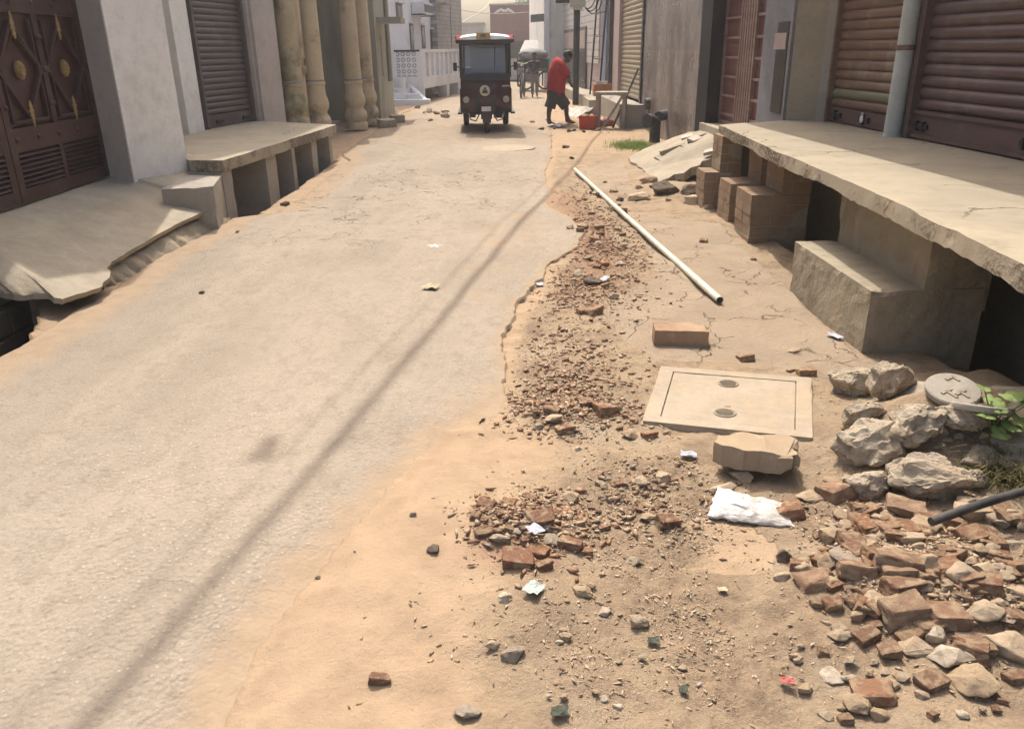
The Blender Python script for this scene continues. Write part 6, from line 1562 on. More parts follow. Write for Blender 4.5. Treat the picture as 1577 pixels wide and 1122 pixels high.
for s_ in 'lr':
    D[s_ + 'hip'] = (J[s_ + 'hip'][0], .10); D[s_ + 'kn'] = (J[s_ + 'kn'][0], .078); D[s_ + 'an'] = (J[s_ + 'an'][0] + V((0, 0, .03)), .062); Bn += [('pel', s_ + 'hip'), (s_ + 'hip', s_ + 'kn'), (s_ + 'kn', s_ + 'an')]
skin_obj('trousers', D, Bn, M['paleclothe'], per2, 'pel')
mb = MB(); mb.ball((0, -.03, 1.545), .09, .10, .07, 14, 8); mb.build('hair', M['hair'], per2, smooth=True)
bk = empty('bicycle', (pp2.x - .36, pp2.y - .15, surf_z(pp2.x - .36, pp2.y)), R(84), 'dusty bicycle pushed along by the far person', 'bicycle')
def bwheel(x):
    mb = MB(); n = 26; r = .31
    mb.tube([(x + r * math.cos(6.2832 * k / n), 0, .33 + r * math.sin(6.2832 * k / n)) for k in range(n + 1)], .02, 8, False); w_ = mb.build('wheel', M['rubber'], bk, smooth=True)
    mb = MB()
    for k in range(10): a = math.pi * k / 10; mb.tube([(x - r * math.cos(a), 0, .33 - r * math.sin(a)), (x + r * math.cos(a), 0, .33 + r * math.sin(a))], .003, 4)
    mb.build('spokes', M['steel'], w_)
bwheel(-.5); bwheel(.5)
mb = MB()
for a, b_ in (((-.5, .33), (-.02, .30)), ((-.02, .30), (-.2, .86)), ((-.5, .33), (-.18, .78)), ((-.18, .78), (.32, .80)), ((-.02, .30), (.36, .70)), ((.5, .33), (.31, .95))): mb.tube([(a[0], 0, a[1]), (b_[0], 0, b_[1])], .016, 6)
mb.build('frame', M['steel'], bk, smooth=True)
mb = MB(); mb.tube([(.2, -.28, .98), (.3, -.15, .98), (.31, 0, .95), (.3, .15, .98), (.2, .28, .98)], .013, 6); mb.build('handlebar', M['pvc'], bk, smooth=True)
mb = MB(); mb.ball((-.22, 0, .90), .12, .07, .035, 10, 6); mb.build('saddle', M['black'], bk, smooth=True)
cc = atY(825, 140, 29.5); ct = empty('covered_cart', (cc.x - .1, 29.5, 0.05), R(10), 'handcart under a bulging grey tarpaulin behind the person with the bicycle', 'cart')
zt = atY(825, 78, 29.5).z
mb = MB(); mb.box(-.5, .5, -.5, .5, .62, .70); mb.build('deck', M['darkwood'], ct, bevel=.01)
for sx in (-.35, .35):
    mb = MB(); n = 20; mb.tube([(sx + .28 * math.cos(6.2832 * k / n), -.45, .32 + .28 * math.sin(6.2832 * k / n)) for k in range(n + 1)], .03, 6, False); mb.build('wheel', M['rubber'], ct, smooth=True)
mb = MB()
for sx in (-.45, .45):
    for sy in (-.45, .45): mb.tube([(sx, sy, .1), (sx, sy, zt - .3)], .025, 6)
mb.build('posts', M['darkwood'], ct)
mb = MB(); mb.ball((0, 0, zt - .2), .55, .5, .22, 20, 12); mb.build('tarpaulin', M['tarp'], ct, rough=.05, cell=.12, smooth=True)
mb = MB(); mb.box(-.45, .45, -.4, .4, .71, 1.0); mb.build('load', M['darkcloth'], ct, bevel=.04)

# ================================================================== LOOSE THINGS ON THE SHOULDER
def put(o, px, py, dz=0.0):
    p = atg(px, py); o.location = (p.x, p.y, surf_z(p.x, p.y) + dz); return o
# pale plastic pipe
a, b_ = at(885, 266), at(1108, 470); a.z = surf_z(a.x, a.y) + .045; b_.z = surf_z(b_.x, b_.y) + .028
mb = MB(); mb.tube([a.lerp(b_, t / 10) + V((0, 0, -.006 * math.sin(math.pi * t / 10))) for t in range(11)], .021, 14, False); ppe = mb.build('plastic_pipe', M['pvc'], None, smooth=True)
tag(ppe, 'long straight pale plastic pipe lying across the reddish rubble strip', 'pipe')
d_ = (b_ - a).normalized(); mb = MB(); mb.tube([b_ - d_ * .2, b_ - d_ * .002], .016, 14); mb.build('bore', M['black'], ppe, smooth=True)
mb = MB(); mb.tube([b_ - d_ * .001 * k for k in (6, 0)], [.0212, .0212], 14, False); mb.build('cut_end', M['pvc'], ppe)
# black hose pipe at the rubble pile
a, b_ = at(1424, 850), at(1640, 790); a.z = gz(a.x, a.y) + .05; b_.z = gz(b_.x, b_.y) + .08
mb = MB(); mb.tube([a.lerp(b_, t / 8) + V((0, 0, .012 * math.sin(math.pi * t / 8))) for t in range(9)], .0135, 14); tag(mb.build('hose_pipe', M['blackpipe'], None, smooth=True), 'black plastic pipe end lying on the brick rubble pile', 'pipe')
d_ = (a - b_).normalized()
# manhole slab
mh = empty('manhole_cover', at(1125, 615), 0, 'square sandy concrete manhole cover with a raised rim and two round lifting recesses', 'manhole cover')
mq = [at(988, 645, .04), at(1254, 672, .04), at(1251, 578, .04), at(1017, 560, .04)]
mh.location.z = -.014
ml = [(p.x - mh.location.x, p.y - mh.location.y) for p in mq]
mb = MB(); mb.prism(ml, -.04, .034); mslab = mb.build('slab', M['concrete'], mh, bevel=.008, rough=.003, cell=.03)
cx_ = sum(p[0] for p in ml) / 4; cy_ = sum(p[1] for p in ml) / 4
def inset(k): return [(cx_ + (x - cx_) * k, cy_ + (y - cy_) * k) for x, y in ml]
o_, i_ = inset(.985), inset(.80)
mb = MB()
for k in range(4):
    mb.prism([o_[k], o_[(k + 1) % 4], i_[(k + 1) % 4], i_[k]], .030, .046)
M['sandcement'] = plain('sandy_cement', (0.375, 0.315, 0.24, 1), (0.325, 0.27, 0.20, 1), 4, 0.95, 0.5, 60, 0.004, grime=(0.40, 0.315, 0.22, 1), gscale=5, gamt=0.7)
mslab.data.materials[0] = M['sandcement']
mb.build('rim', M['sandcement'], mh, bevel=.005, rough=.002, cell=.03)
i2 = inset(.785); mb = MB(); mb.prism(i2, .030, .044); mb.build('panel', M['sandcement'], mh, bevel=.006, rough=.002, cell=.03)
for px, py in ((1122, 586), (1117, 631)):
    p = at(px, py, .045); x, y = p.x - mh.location.x, p.y - mh.location.y
    mb = MB(); n = 22; R1 = .041; mb.tube([(x + R1 * math.cos(6.2832 * k / n), y + R1 * .9 * math.sin(6.2832 * k / n), .045) for k in range(n + 1)], .0045, 6, False)
    for k in range(-2, 3): mb.tube([(x - .032, y + k * .012, .0455), (x + .032, y + k * .012 + .004, .0455)], .003, 5)
    mb.build('lifting_recess', M['concrete_dark'], mh, rough=.001, cell=.02)
# round covers with embossed marks
for px, py, r_, rx, ry2, lab, mk in ((1466, 606, .092, 12, -10, 'broken grey round cover with embossed strokes lying on the sandy ledge', 1), (1512, 634, .095, -14, 16, 'tilted grey round cover half buried behind the broken concrete lumps', 2)):
    p = at(px, py, .22); e = empty('round_cover', (p.x, p.y, p.z + .012), R(20), lab, 'round cover')
    e.rotation_euler = (R(rx), R(ry2), R(25))
    mb = MB(); mb.lathe([(r_ * .97, -.012), (r_, -.004), (r_, .008), (r_ * .96, .012)], (0, 0, 0), 30); mb.build('disc', M['concrete_grey'], e, smooth=True)
    for x0, y0, x1, y1 in ((-.055, .0, -.015, .0), (-.035, .0, -.035, -.04), (-.02, -.03, .02, -.03), (.0, -.03, .0, -.06), (.02, .045, .05, .045), (.05, .045, .05, .02)):
        mb = MB(); c = V(((x0 + x1) / 2, (y0 + y1) / 2, .013)); dd = V((x1 - x0, y1 - y0, 0)) / 2; mb.obox(c, dd + dd.normalized() * .004, dd.normalized().cross(V((0, 0, 1))) * .005, (0, 0, .003)); mb.build('embossed_stroke', M['concrete_dark'], e)
# sandy ledge by the drain
lg = [at(1340, 604, .06), at(1420, 586, .14), at(1480, 582, .22), at(1580, 590, .26), at(1700, 600, .26), at(1700, 690, .18), at(1560, 680, .16), at(1420, 650, .08)]
ld_ = sheet3d('sandy_ledge', [lg[0]] + jag(lg[1:5], 4, .02) + lg[5:], .07, M['concrete'], None, .016, .04); tag(ld_, 'lumpy sandy concrete ledge along the open drain behind the rubble', 'concrete slab')
# whole brick-like block
o_ = MB().obox((0, 0, 0), (.135, 0, 0), (0, .055, 0), (0, 0, .042)).build('brick', M['rk_brick'], None, bevel=.010, rough=.009, cell=.018, seg=2)
put(o_, 1050, 532, .04); o_.location.y += .05; o_.rotation_euler = (R(2), R(1), R(-5)); o_.data.materials[0] = mat_rock('dusty_orange_brick', [(0.27, 0.165, 0.108, 1), (0.27, 0.165, 0.108, 1)], .8, .6); tag(o_, 'whole dusty orange brick lying alone between the pipe end and the manhole cover', 'brick')
# propped slab chunk
random.seed(31); o_ = MB().prism([(-.145, -.02), (-.125, -.05), (-.09, -.06), (-.06, -.085), (.0, -.075), (.05, -.09), (.12, -.08), (.14, -.03), (.13, .0), (.145, .04), (.11, .085), (.03, .08), (-.03, .095), (-.08, .07), (-.12, .065), (-.13, .02)], -.04, .032).build('concrete_chunk', M['rk_chunk'], None, bevel=.004, rough=.018, cell=.012)
o_.scale = (1.02, .95, 1.0); put(o_, 1160, 728, .085); o_.rotation_euler = (R(-5), R(3), R(-4)); tag(o_, 'flat broken concrete slab propped on small stones in front of the manhole cover', 'concrete chunk')
# white plastic bag
random.seed(4)
mb = MB(); n, m_ = 44, 28; vs = []; fs = []
for j in range(m_ + 1):
    for i in range(n + 1):
        u_, v_ = i / n * 2 - 1, j / m_ * 2 - 1
        x = .125 * u_ * (1 - .12 * v_) ; y = .055 * v_ * (1 - .18 * u_)
        env = (1 - abs(u_) ** 3) * (1 - abs(v_) ** 3)
        z = .016 * env + .010 * mnoise.noise(V((u_ * 1.6, v_ * 1.6, 1))) + .007 * abs(math.sin(u_ * 4 + v_ * 2.5 + 3 * mnoise.noise(V((u_ * 1.5, v_ * 1.5, 3))))) * env + .003 * mnoise.noise(V((u_ * 6, v_ * 12, 2)))
        vs.append((x + .008 * mnoise.noise(V((u_ * 4, v_ * 4, 9))), y + .010 * mnoise.noise(V((u_ * 4, v_ * 3, 7))), z))
for j in range(m_):
    for i in range(n): q = j * (n + 1) + i; fs.append((q, q + 1, q + n + 2, q + n + 1))
nb = len(vs); vs += [(x, y, min(z, .0) - .01) for x, y, z in vs]; fs += [tuple(nb + k for k in f)[::-1] for f in fs]
bd = [i for i in range(n + 1)] + [(j + 1) * (n + 1) - 1 for j in range(1, m_ + 1)] + [m_ * (n + 1) + i for i in range(n - 1, -1, -1)] + [j * (n + 1) for j in range(m_ - 1, 0, -1)]
fs += [(bd[k], nb + bd[k], nb + bd[(k + 1) % len(bd)], bd[(k + 1) % len(bd)]) for k in range(len(bd))]
mb.add(vs, fs); o_ = mb.build('plastic_bag', M['bag'], None, smooth=True); put(o_, 1155, 790, .018); o_.rotation_euler = (R(14), R(6), R(-12)); o_.scale = (.95, 1.05, .7); tag(o_, 'crumpled white plastic bag lying below the propped concrete slab', 'plastic bag')
# red crate, red sack, white sack, paper scraps by the bending man
cp = at(906, 201); cr_ = empty('plastic_crate', (cp.x, cp.y + .12, surf_z(cp.x, cp.y)), R(-8), 'orange red plastic box on the ground to the right of the bending man', 'crate')
mb = MB(); w1, w0, h_ = .155, .145, .23
mb.add([(-w0, -w0, 0), (w0, -w0, 0), (w0, w0, 0), (-w0, w0, 0), (-w1, -w1, h_), (w1, -w1, h_), (w1, w1, h_), (-w1, w1, h_), (-w1 + .015, -w1 + .015, h_), (w1 - .015, -w1 + .015, h_), (w1 - .015, w1 - .015, h_), (-w1 + .015, w1 - .015, h_), (-w0 + .015, -w0 + .015, .02), (w0 - .015, -w0 + .015, .02), (w0 - .015, w0 - .015, .02), (-w0 + .015, w0 - .015, .02)],
       [(3, 2, 1, 0), (0, 1, 5, 4), (1, 2, 6, 5), (2, 3, 7, 6), (3, 0, 4, 7), (4, 5, 9, 8), (5, 6, 10, 9), (6, 7, 11, 10), (7, 4, 8, 11), (8, 9, 13, 12), (9, 10, 14, 13), (10, 11, 15, 14), (11, 8, 12, 15), (12, 13, 14, 15)]); bx_ = mb.build('tub', M['orange'], cr_, bevel=.006)
mb = MB(); mb.box(-.165, .165, -.165, -.155, h_ - .04, h_ - .01); mb.build('rim', M['orange'], cr_, bevel=.004)
mb = MB()
for k in range(7): mb.ball((random.uniform(-.1, .1), random.uniform(-.1, .1), h_ - .03 + random.uniform(0, .03)), random.uniform(.03, .055), None, .035, 7, 5)
mb.build('rubble_load', M['rk_tan'], cr_)
def lump(name, sx, sy, sz, mat, label, cat, px, py, rz=0, dz=0, rough=.03, seed=1):
    random.seed(seed); mb = MB(); mb.ball((0, 0, sz * .6), sx, sy, sz, 22, 14); o_ = mb.build(name, mat, None, rough=rough, cell=.06, smooth=True); put(o_, px, py, dz); o_.rotation_euler = (0, 0, rz); tag(o_, label, cat); return o_
lump('red_sack', .20, .12, .10, M['redshirt'] if False else M['litter_red'], 'faded red cloth bundle lying right of the orange red box', 'cloth bundle', 931, 193, .3, -.02, .04, 5)
# white sack draped over rubble: a sloping sheet
sk = [at(872, 176), at(905, 190)]
mb = MB(); n = 18; vs = []; fs = []
for j in range(n + 1):
    for i in range(n + 1):
        u_, v_ = i / n - .5, j / n - .5; z = .34 * max(0, (.5 - abs(u_ * .8 + v_ * .5))) * 1.2 + .05 * mnoise.noise(V((u_ * 5, v_ * 5, 3))) + .02 * mnoise.noise(V((u_ * 13, v_ * 13, 3))); vs.append((u_ * .62 * (1 - .35 * (v_ + .5)), v_ * .75, z))
for j in range(n):
    for i in range(n): q = j * (n + 1) + i; fs.append((q, q + 1, q + n + 2, q + n + 1))
nb = len(vs); vs += [(x, y, z - .02) for x, y, z in vs]; fs += [tuple(nb + k for k in f)[::-1] for f in fs]
mb.add(vs, fs); o_ = mb.build('white_sack', M['sack'], None, smooth=True); put(o_, 889, 178, -.02); o_.rotation_euler = (0, 0, .35); tag(o_, 'dusty white sacking draped over rubble between the bending man and the orange brick', 'sack')

# ================================================================== RUBBLE
def rock_mesh(seed, kind):
    rnd = random.Random(seed); b = bmesh.new()
    if kind == 'brick':
        # a box with a corner or an end broken off
        vs = []
        for sx in (-1, 1):
            for sy in (-1, 1):
                for sz in (-1, 1): vs.append(V((sx, sy * .82, sz * .75)))
        pts = [V((p.x * rnd.uniform(.78, 1.0), p.y * rnd.uniform(.8, 1.0), p.z * rnd.uniform(.8, 1.0))) for p in vs]
        for _ in range(rnd.choice((2, 3, 4))):
            i = rnd.randrange(len(pts)); p = pts.pop(i)
            for _2 in range(3):
                d = V((rnd.random(), rnd.random(), rnd.random())); d = V((p.x * (1 - .55 * d.x), p.y * (1 - .55 * d.y), p.z * (1 - .55 * d.z))); pts.append(d)
    else:
        pts = []
        n = rnd.randint(13, 19) if kind == 'stone' else rnd.randint(18, 26)
        e = V((1, rnd.uniform(.75, .95), rnd.uniform(.75, .95)))
        for _ in range(n):
            d = V((rnd.gauss(0, 1), rnd.gauss(0, 1), rnd.gauss(0, 1))).normalized() * rnd.uniform(.86, 1.05); pts.append(V((d.x * e.x, d.y * e.y, d.z * e.z)))
    for p in pts: b.verts.new(p)
    r = bmesh.ops.convex_hull(b, input=b.verts[:])
    bmesh.ops.delete(b, geom=[v for v in b.verts if not v.link_faces], context='VERTS')
    bmesh.ops.dissolve_limit(b, angle_limit=R(14), verts=b.verts[:], edges=b.edges[:])
    bmesh.ops.bevel(b, geom=b.edges[:], offset=.07 if kind != 'brick' else .09, segments=2, affect='EDGES', clamp_overlap=True, profile=.6)
    bmesh.ops.triangulate(b, faces=b.faces[:])
    for _ in range(5):
        es = [e for e in b.edges if e.calc_length() > (.17 if kind == 'lump' else .26)]
        if not es: break
        bmesh.ops.subdivide_edges(b, edges=es, cuts=1); bmesh.ops.triangulate(b, faces=[f for f in b.faces if len(f.verts) > 3])
    b.normal_update(); of = V((seed * 3.7, seed * 1.3, 0))
    amp = .075 if kind == 'brick' else (.08 if kind == 'stone' else .17)
    for v in b.verts:
        q = v.co + of; v.co += v.normal * (amp * mnoise.noise(q * 2.3) + amp * .55 * mnoise.noise(q * 5.5) + amp * .42 * mnoise.noise(q * 11) - amp * .8 * max(0, mnoise.noise(q * 4 + V((9, 2, 1))) - .25))
    m = bpy.data.meshes.new('rock_shape'); b.to_mesh(m); b.free(); m.shade_smooth(); m.set_sharp_from_angle(angle=R(38)); m.materials.append(M['rk_tan']); return m
RM = {'stone': [rock_mesh(100 + i, 'stone') for i in range(12)], 'brick': [rock_mesh(200 + i, 'brick') for i in range(9)], 'lump': [rock_mesh(300 + i, 'lump') for i in range(7)]}
TYPES = {'c': ('concrete_lump', 'lump', 'rk_concrete'), 't': ('stone', 'stone', 'rk_tan'), 'b': ('brick_fragment', 'brick', 'rk_brick'), 'g': ('stone', 'stone', 'rk_grey'), 'w': ('stone', 'stone', 'rk_white'), 'd': ('stone', 'stone', 'rk_dark')}
rk_rnd = random.Random(21)
placed = []
def rock(px, py, w_, h_, ty, label, cat=None, group=None, lift=0.0, flat=None, sink=.34):
    nm, kind, mt = TYPES[ty]
    p = atg(px, py + h_ * .22); k = (p.y * math.cos(PITCH) + CAM_H * math.sin(PITCH)) / FPX
    dep = math.atan2(CAM_H, p.y)
    sx = w_ * k / 2; sy = sx * rk_rnd.uniform(.72, .95); tot = h_ * k
    sz = (tot - 2 * sy * math.sin(dep) * .9) / (2 * math.cos(dep)); sz = min(max(sz, (.72 if ty == 'c' else .6) * sx), 1.05 * sx); gr = 1.26 if ty == 'c' else (1.05 if ty == 'b' else 1.1); sx *= gr; sy *= gr; sz *= gr
    if flat: sz = sx * flat
    m = rk_rnd.choice(RM[kind])
    o_ = bpy.data.objects.new(nm, m); COL.objects.link(o_)
    o_.material_slots[0].link = 'OBJECT'; o_.material_slots[0].material = M[mt]
    zz = surf_z(p.x, p.y)
    o_.location = (p.x, p.y, zz + sz * (1 - 2 * sink) + lift)
    o_.scale = (sx, sy, sz)
    o_.rotation_euler = (R(rk_rnd.uniform(-14, 14)), R(rk_rnd.uniform(-14, 14)), R(rk_rnd.uniform(-28, 28) + rk_rnd.choice((0, 180))))
    tag(o_, label, cat or {'c': 'concrete lump', 'b': 'brick fragment'}.get(ty, 'stone'), group); placed.append((p.x, p.y, max(sx, sy))); return o_
GP = 'rubble heap at the lower right'
named = [
 # big broken concrete
 (1316, 589, 84, 50, 'c', 'broken concrete lump with pebbly dark top behind the tall pale lump'),
 (1366, 600, 66, 84, 'c', 'tall pale rough concrete lump leaning at the back of the heap', .05),
 (1326, 642, 60, 46, 'c', 'pale crusty concrete lump at the foot of the tall leaning lump', .02),
 (1411, 658, 90, 74, 'c', 'brownish angular concrete lump right of the tall leaning lump', .02),
 (1339, 686, 104, 56, 'c', 'long low concrete lump with a dark pebbly end, left of the biggest lump', .0),
 (1335, 742, 80, 70, 'c', 'flat faced angular concrete lump left of the biggest lump'),
 (1427, 737, 108, 97, 'c', 'biggest rounded concrete boulder in the middle of the heap', .02),
 (1476, 660, 64, 62, 'c', 'pale concrete lump between the round covers and the biggest boulder', .03),
 (1495, 738, 44, 50, 'c', 'small pitted concrete lump beside the dry grass'),
 (1505, 700, 60, 40, 'g', 'grey lump under the green weed'),
 (1555, 706, 62, 44, 'g', 'grey lump below the weed at the right edge'),
 (1560, 612, 90, 40, 'c', 'sandy concrete lump on the ledge at the right edge'),
 # around the bag and chunk
 (1112, 748, 46, 34, 't', 'flat pale stone left under the propped concrete slab'),
 (1140, 734, 40, 22, 't', 'small smooth stone propping the concrete slab'),
 (1216, 783, 44, 50, 'b', 'porous orange brown brick fragment right of the white plastic bag'),
 (1287, 755, 54, 24, 'b', 'brown flat brick fragment below the flat faced concrete lump'),
 (1247, 764, 44, 26, 't', 'tan flat stone between the porous brick and the brown flat fragment'),
 (1300, 572, 12, 8, 'b', 'tiny brick crumb behind the concrete lumps'),
 (1222, 538, 20, 16, 't', 'small angular tan stone beside the cement steps'),
 (1148, 551, 26, 11, 'b', 'thin brown brick fragment right of the whole brick'),
 (1218, 570, 13, 10, 'b', 'small red brick crumb at the far corner of the manhole cover'),
 (1240, 573, 28, 12, 'b', 'long red brick fragment beside the far corner of the manhole cover'),
 (1290, 600, 22, 15, 'g', 'small dark grey stone between the manhole cover and concrete lumps'),
 # heap
 (1322, 800, 34, 40, 'b', 'upright reddish brown brick fragment at the top of the heap'),
 (1392, 784, 62, 28, 'b', 'dark red brick fragment at the foot of the biggest boulder'),
 (1280, 822, 54, 42, 't', 'angular tan stone left of the upright brick fragment'),
 (1389, 811, 42, 32, 'b', 'red brown brick corner below the dark red fragment'),
 (1459, 803, 38, 46, 'b', 'upright brown brick piece left of the hose pipe'),
 (1500, 785, 66, 40, 't', 'large tan stone above the hose pipe'),
 (1525, 795, 36, 26, 't', 'rounded tan pebble touching the hose pipe'),
 (1378, 860, 70, 52, 'b', 'large red brick half in the middle of the heap'),
 (1402, 827, 52, 38, 't', 'pale tan stone behind the large red brick half'),
 (1312, 852, 62, 42, 'g', 'grey white stone left of the large red brick half'),
 (1316, 876, 56, 26, 'b', 'bright orange brick fragment below the grey white stone'),
 (1425, 864, 44, 46, 't', 'tan stone just below the end of the hose pipe'),
 (1474, 880, 66, 44, 't', 'large sandy stone right of the heap centre'),
 (1253, 892, 54, 38, 'b', 'red brown brick half at the left side of the heap'),
 (1228, 869, 26, 34, 'b', 'dark red brick fragment at the left tip of the heap'),
 (1208, 853, 30, 44, 'd', 'dark brown lump at the left tip of the heap'),
 (1204, 885, 30, 26, 't', 'pale square stone at the left foot of the heap'),
 (1389, 897, 64, 54, 'b', 'dark red brick piece below the large red brick half'),
 (1410, 880, 46, 36, 'b', 'brown brick piece wedged between two red brick halves'),
 (1389, 934, 78, 60, 'b', 'large brick with one orange broken face in the lower heap'),
 (1456, 938, 60, 60, 'b', 'large square brown brick half in the lower heap'),
 (1515, 938, 64, 44, 't', 'wide tan stone right of the square brown brick half'),
 (1562, 945, 34, 42, 'b', 'brown brick piece at the right edge of the heap'),
 (1438, 972, 34, 46, 'w', 'white stone standing between two brick halves'),
 (1398, 974, 40, 40, 'b', 'brown brick piece left of the white standing stone'),
 (1409, 995, 58, 36, 't', 'block shaped tan stone at the bottom of the heap'),
 (1462, 1007, 68, 54, 'w', 'big pale rounded stone at the bottom of the heap'),
 (1492, 996, 56, 40, 'b', 'red brown brick fragment behind the big pale stone'),
 (1550, 985, 84, 60, 't', 'big flat sandy stone at the right edge'),
 (1435, 1043, 46, 40, 'b', 'orange brick cube in front of the heap'),
 (1497, 1044, 80, 46, 't', 'long tan stone in front of the big pale stone'),
 (1562, 1040, 38, 36, 'b', 'red brick fragment low at the right edge'),
 (1345, 1064, 66, 48, 'b', 'brown brick half lying alone at the bottom right'),
 (1316, 1078, 48, 38, 't', 'tan stone touching the lone brown brick half'),
 (1355, 1097, 38, 32, 't', 'round tan pebble below the lone brown brick half'),
 (1480, 1097, 24, 21, 'w', 'smooth round pale pebble near the bottom edge'),
 (1283, 1038, 38, 24, 'w', 'pale pebble left of the lone brown brick half'),
 (1291, 975, 34, 28, 't', 'small tan block on the sand left of the heap'),
 (1335, 978, 44, 22, 'b', 'flat red brick fragment half sunk in the sand'),
 # mid patches
 (932, 629, 40, 24, 'b', 'pale brick corner in the small pile behind the manhole cover'),
 (901, 620, 24, 26, 'b', 'upright brick fragment topping the small pile beside the road edge'),
 (850, 630, 26, 18, 'b', 'brick fragment at the left of the small pile beside the road edge'),
 (852, 646, 34, 18, 't', 'flat tan stone in front of the small pile beside the road edge'),
 (870, 659, 30, 20, 'b', 'brick fragment in front of the small pile beside the road edge'),
 (832, 655, 22, 18, 'g', 'grey stone at the left foot of the small pile beside the road edge'),
 (971, 667, 30, 23, 't', 'square tan stone left of the near corner of the manhole cover'),
 (1001, 668, 24, 21, 'b', 'small brick piece at the near left corner of the manhole cover'),
 (891, 691, 14, 12, 'w', 'small pale pebble alone in front of the small pile'),
 (799, 856, 52, 46, 'b', 'big red brown brick half in the near rubble patch'),
 (829, 849, 36, 22, 'b', 'deep red brick fragment beside the big red brown half'),
 (838, 868, 30, 20, 'b', 'bright red brick chip in front of the near rubble patch'),
 (833, 797, 46, 34, 'b', 'dull brown brick block at the back of the near rubble patch'),
 (743, 817, 28, 26, 'b', 'orange brick piece at the left end of the near rubble patch'),
 (768, 829, 40, 28, 'g', 'dark grey stone at the left of the near rubble patch'),
 (847, 829, 30, 22, 'g', 'grey angular stone in the near rubble patch'),
 (844, 811, 26, 18, 'g', 'small grey stone behind the grey angular stone'),
 (880, 763, 30, 22, 't', 'pale tan stone behind the near rubble patch'),
 (880, 838, 44, 20, 'b', 'flat pale brick piece at the right of the near rubble patch'),
 (750, 779, 30, 20, 'b', 'brick fragment half buried behind the near rubble patch'),
 (783, 778, 26, 16, 'b', 'small rounded brick fragment behind the near rubble patch'),
 (779, 916, 28, 27, 'w', 'whitish stone left of the pale green paper scrap'),
 (896, 910, 36, 20, 't', 'tan brick shaped stone right of the pale green paper scrap'),
 (977, 862, 30, 24, 't', 'pale square stone left of the smooth cement patch'),
 (1029, 799, 42, 32, 'b', 'reddish block half buried above the smooth cement patch'),
 (1000, 797, 36, 22, 't', 'tan stone half buried left of the reddish block'),
 (986, 739, 32, 24, 't', 'angular tan stone left of the propped concrete slab'),
 (1024, 735, 36, 20, 't', 'flat tan stone left of the flat pale stone'),
 (982, 953, 36, 32, 't', 'big brown earthy stone below the smooth cement patch'),
 (930, 940, 24, 14, 'w', 'pale pebble left of the big earthy stone'),
 (790, 1005, 42, 27, 'g', 'grey brown stone with a dusty top near the bottom of the photo'),
 (758, 991, 28, 20, 't', 'tan pebble touching the grey brown stone'),
 (585, 1042, 36, 24, 'b', 'pinkish brown stone alone on the sand near the road'),
 (719, 1095, 50, 42, 'g', 'large grey stone half sunk in sand at the bottom edge'),
 (870, 976, 24, 20, 't', 'round sandy clod in the middle of the foreground'),
 (930, 1073, 18, 16, 'w', 'pale round pebble near the bottom edge'),
 (952, 1084, 20, 18, 'w', 'pale oval pebble beside the other round pebble at the bottom'),
 (637, 793, 13, 10, 'd', 'small black stone on the road edge'),
 (490, 888, 12, 11, 'd', 'small black stone on the road in the foreground'),
 (668, 845, 26, 12, 'd', 'dark triangular stone chip on the sand beside the road'),
 (311, 450, 10, 9, 'd', 'small dark stone on the road in front of the gate ramp'),
 (440, 314, 17, 9, 'd', 'dark stone in front of the left platform'),
 (366, 357, 8, 6, 'd', 'tiny dark stone near the left drain hole'),
 (915, 433, 34, 18, 'd', 'dark brown stone beside the scrap of white paper in the rubble strip'),
 (893, 420, 26, 15, 'g', 'grey stone at the left of the rubble strip'),
 (955, 405, 14, 10, 'w', 'pale stone in the rubble strip under the pipe'),
 (916, 479, 28, 10, 'b', 'flat brick fragment at the near end of the rubble strip'),
 (896, 478, 16, 14, 'b', 'upright brick chip at the near end of the rubble strip'),
 (1083, 371, 14, 7, 'b', 'small brick chip on the cement apron near the piers'),
 (1160, 399, 10, 5, 'b', 'tiny brick chip on the cement apron near the steps'),
 (982, 304, 40, 20, 't', 'long clod in front of the broken ramp'),
 (1073, 309, 44, 18, 't', 'long sandy clod at the foot of the farthest pier'),
 (1088, 319, 24, 14, 't', 'round clod at the foot of the farthest pier'),
 (1024, 291, 50, 24, 'd', 'big dark earth clod under the broken ramp edge'),
 (1065, 292, 36, 22, 'd', 'dark earth clod left of the farthest pier'),
 (1000, 278, 30, 14, 't', 'tan clod at the corner of the broken ramp'),
 (872, 226, 14, 9, 'd', 'dark stone on the road edge behind the pipe'),
 (880, 243, 10, 7, 'd', 'small dark stone near the far pipe end'),
]
for r_ in named:
    rock(*r_[:6], lift=r_[6] if len(r_) > 6 else 0.0)
# look-alike small stones filling the heap and the patches
def fill(n, cx, cy, rx, ry, smin, smax, types, label, group, seed, ov=.62):
    rnd = random.Random(seed); c = 0; tries = 0
    while c < n and tries < n * 40:
        tries += 1
        a = rnd.uniform(0, 6.283); q = math.sqrt(rnd.random()); px, py = cx + rx * q * math.cos(a), cy + ry * q * math.sin(a)
        if py > 1135 or px > 1600: continue
        w_ = rnd.uniform(smin, smax) * (0.55 + py / 1122 * .6); p = at(px, py); k = (p.y * math.cos(PITCH) + CAM_H * math.sin(PITCH)) / FPX; r0 = w_ * k / 2
        if any((p.x - x) ** 2 + (p.y - y) ** 2 < (ov * (r + r0)) ** 2 for x, y, r in placed): continue
        rock(px, py, w_, w_ * rnd.uniform(.6, .85), rnd.choice(types), label, None, group, lift=rnd.uniform(-.004, .006), sink=rnd.uniform(.2, .38)); c += 1
fill(125, 1430, 890, 200, 135, 16, 42, 'ttttbtbtg', 'small stone or brick piece wedged among larger ones in the lower right heap', 'small pieces in the lower right heap', 5)
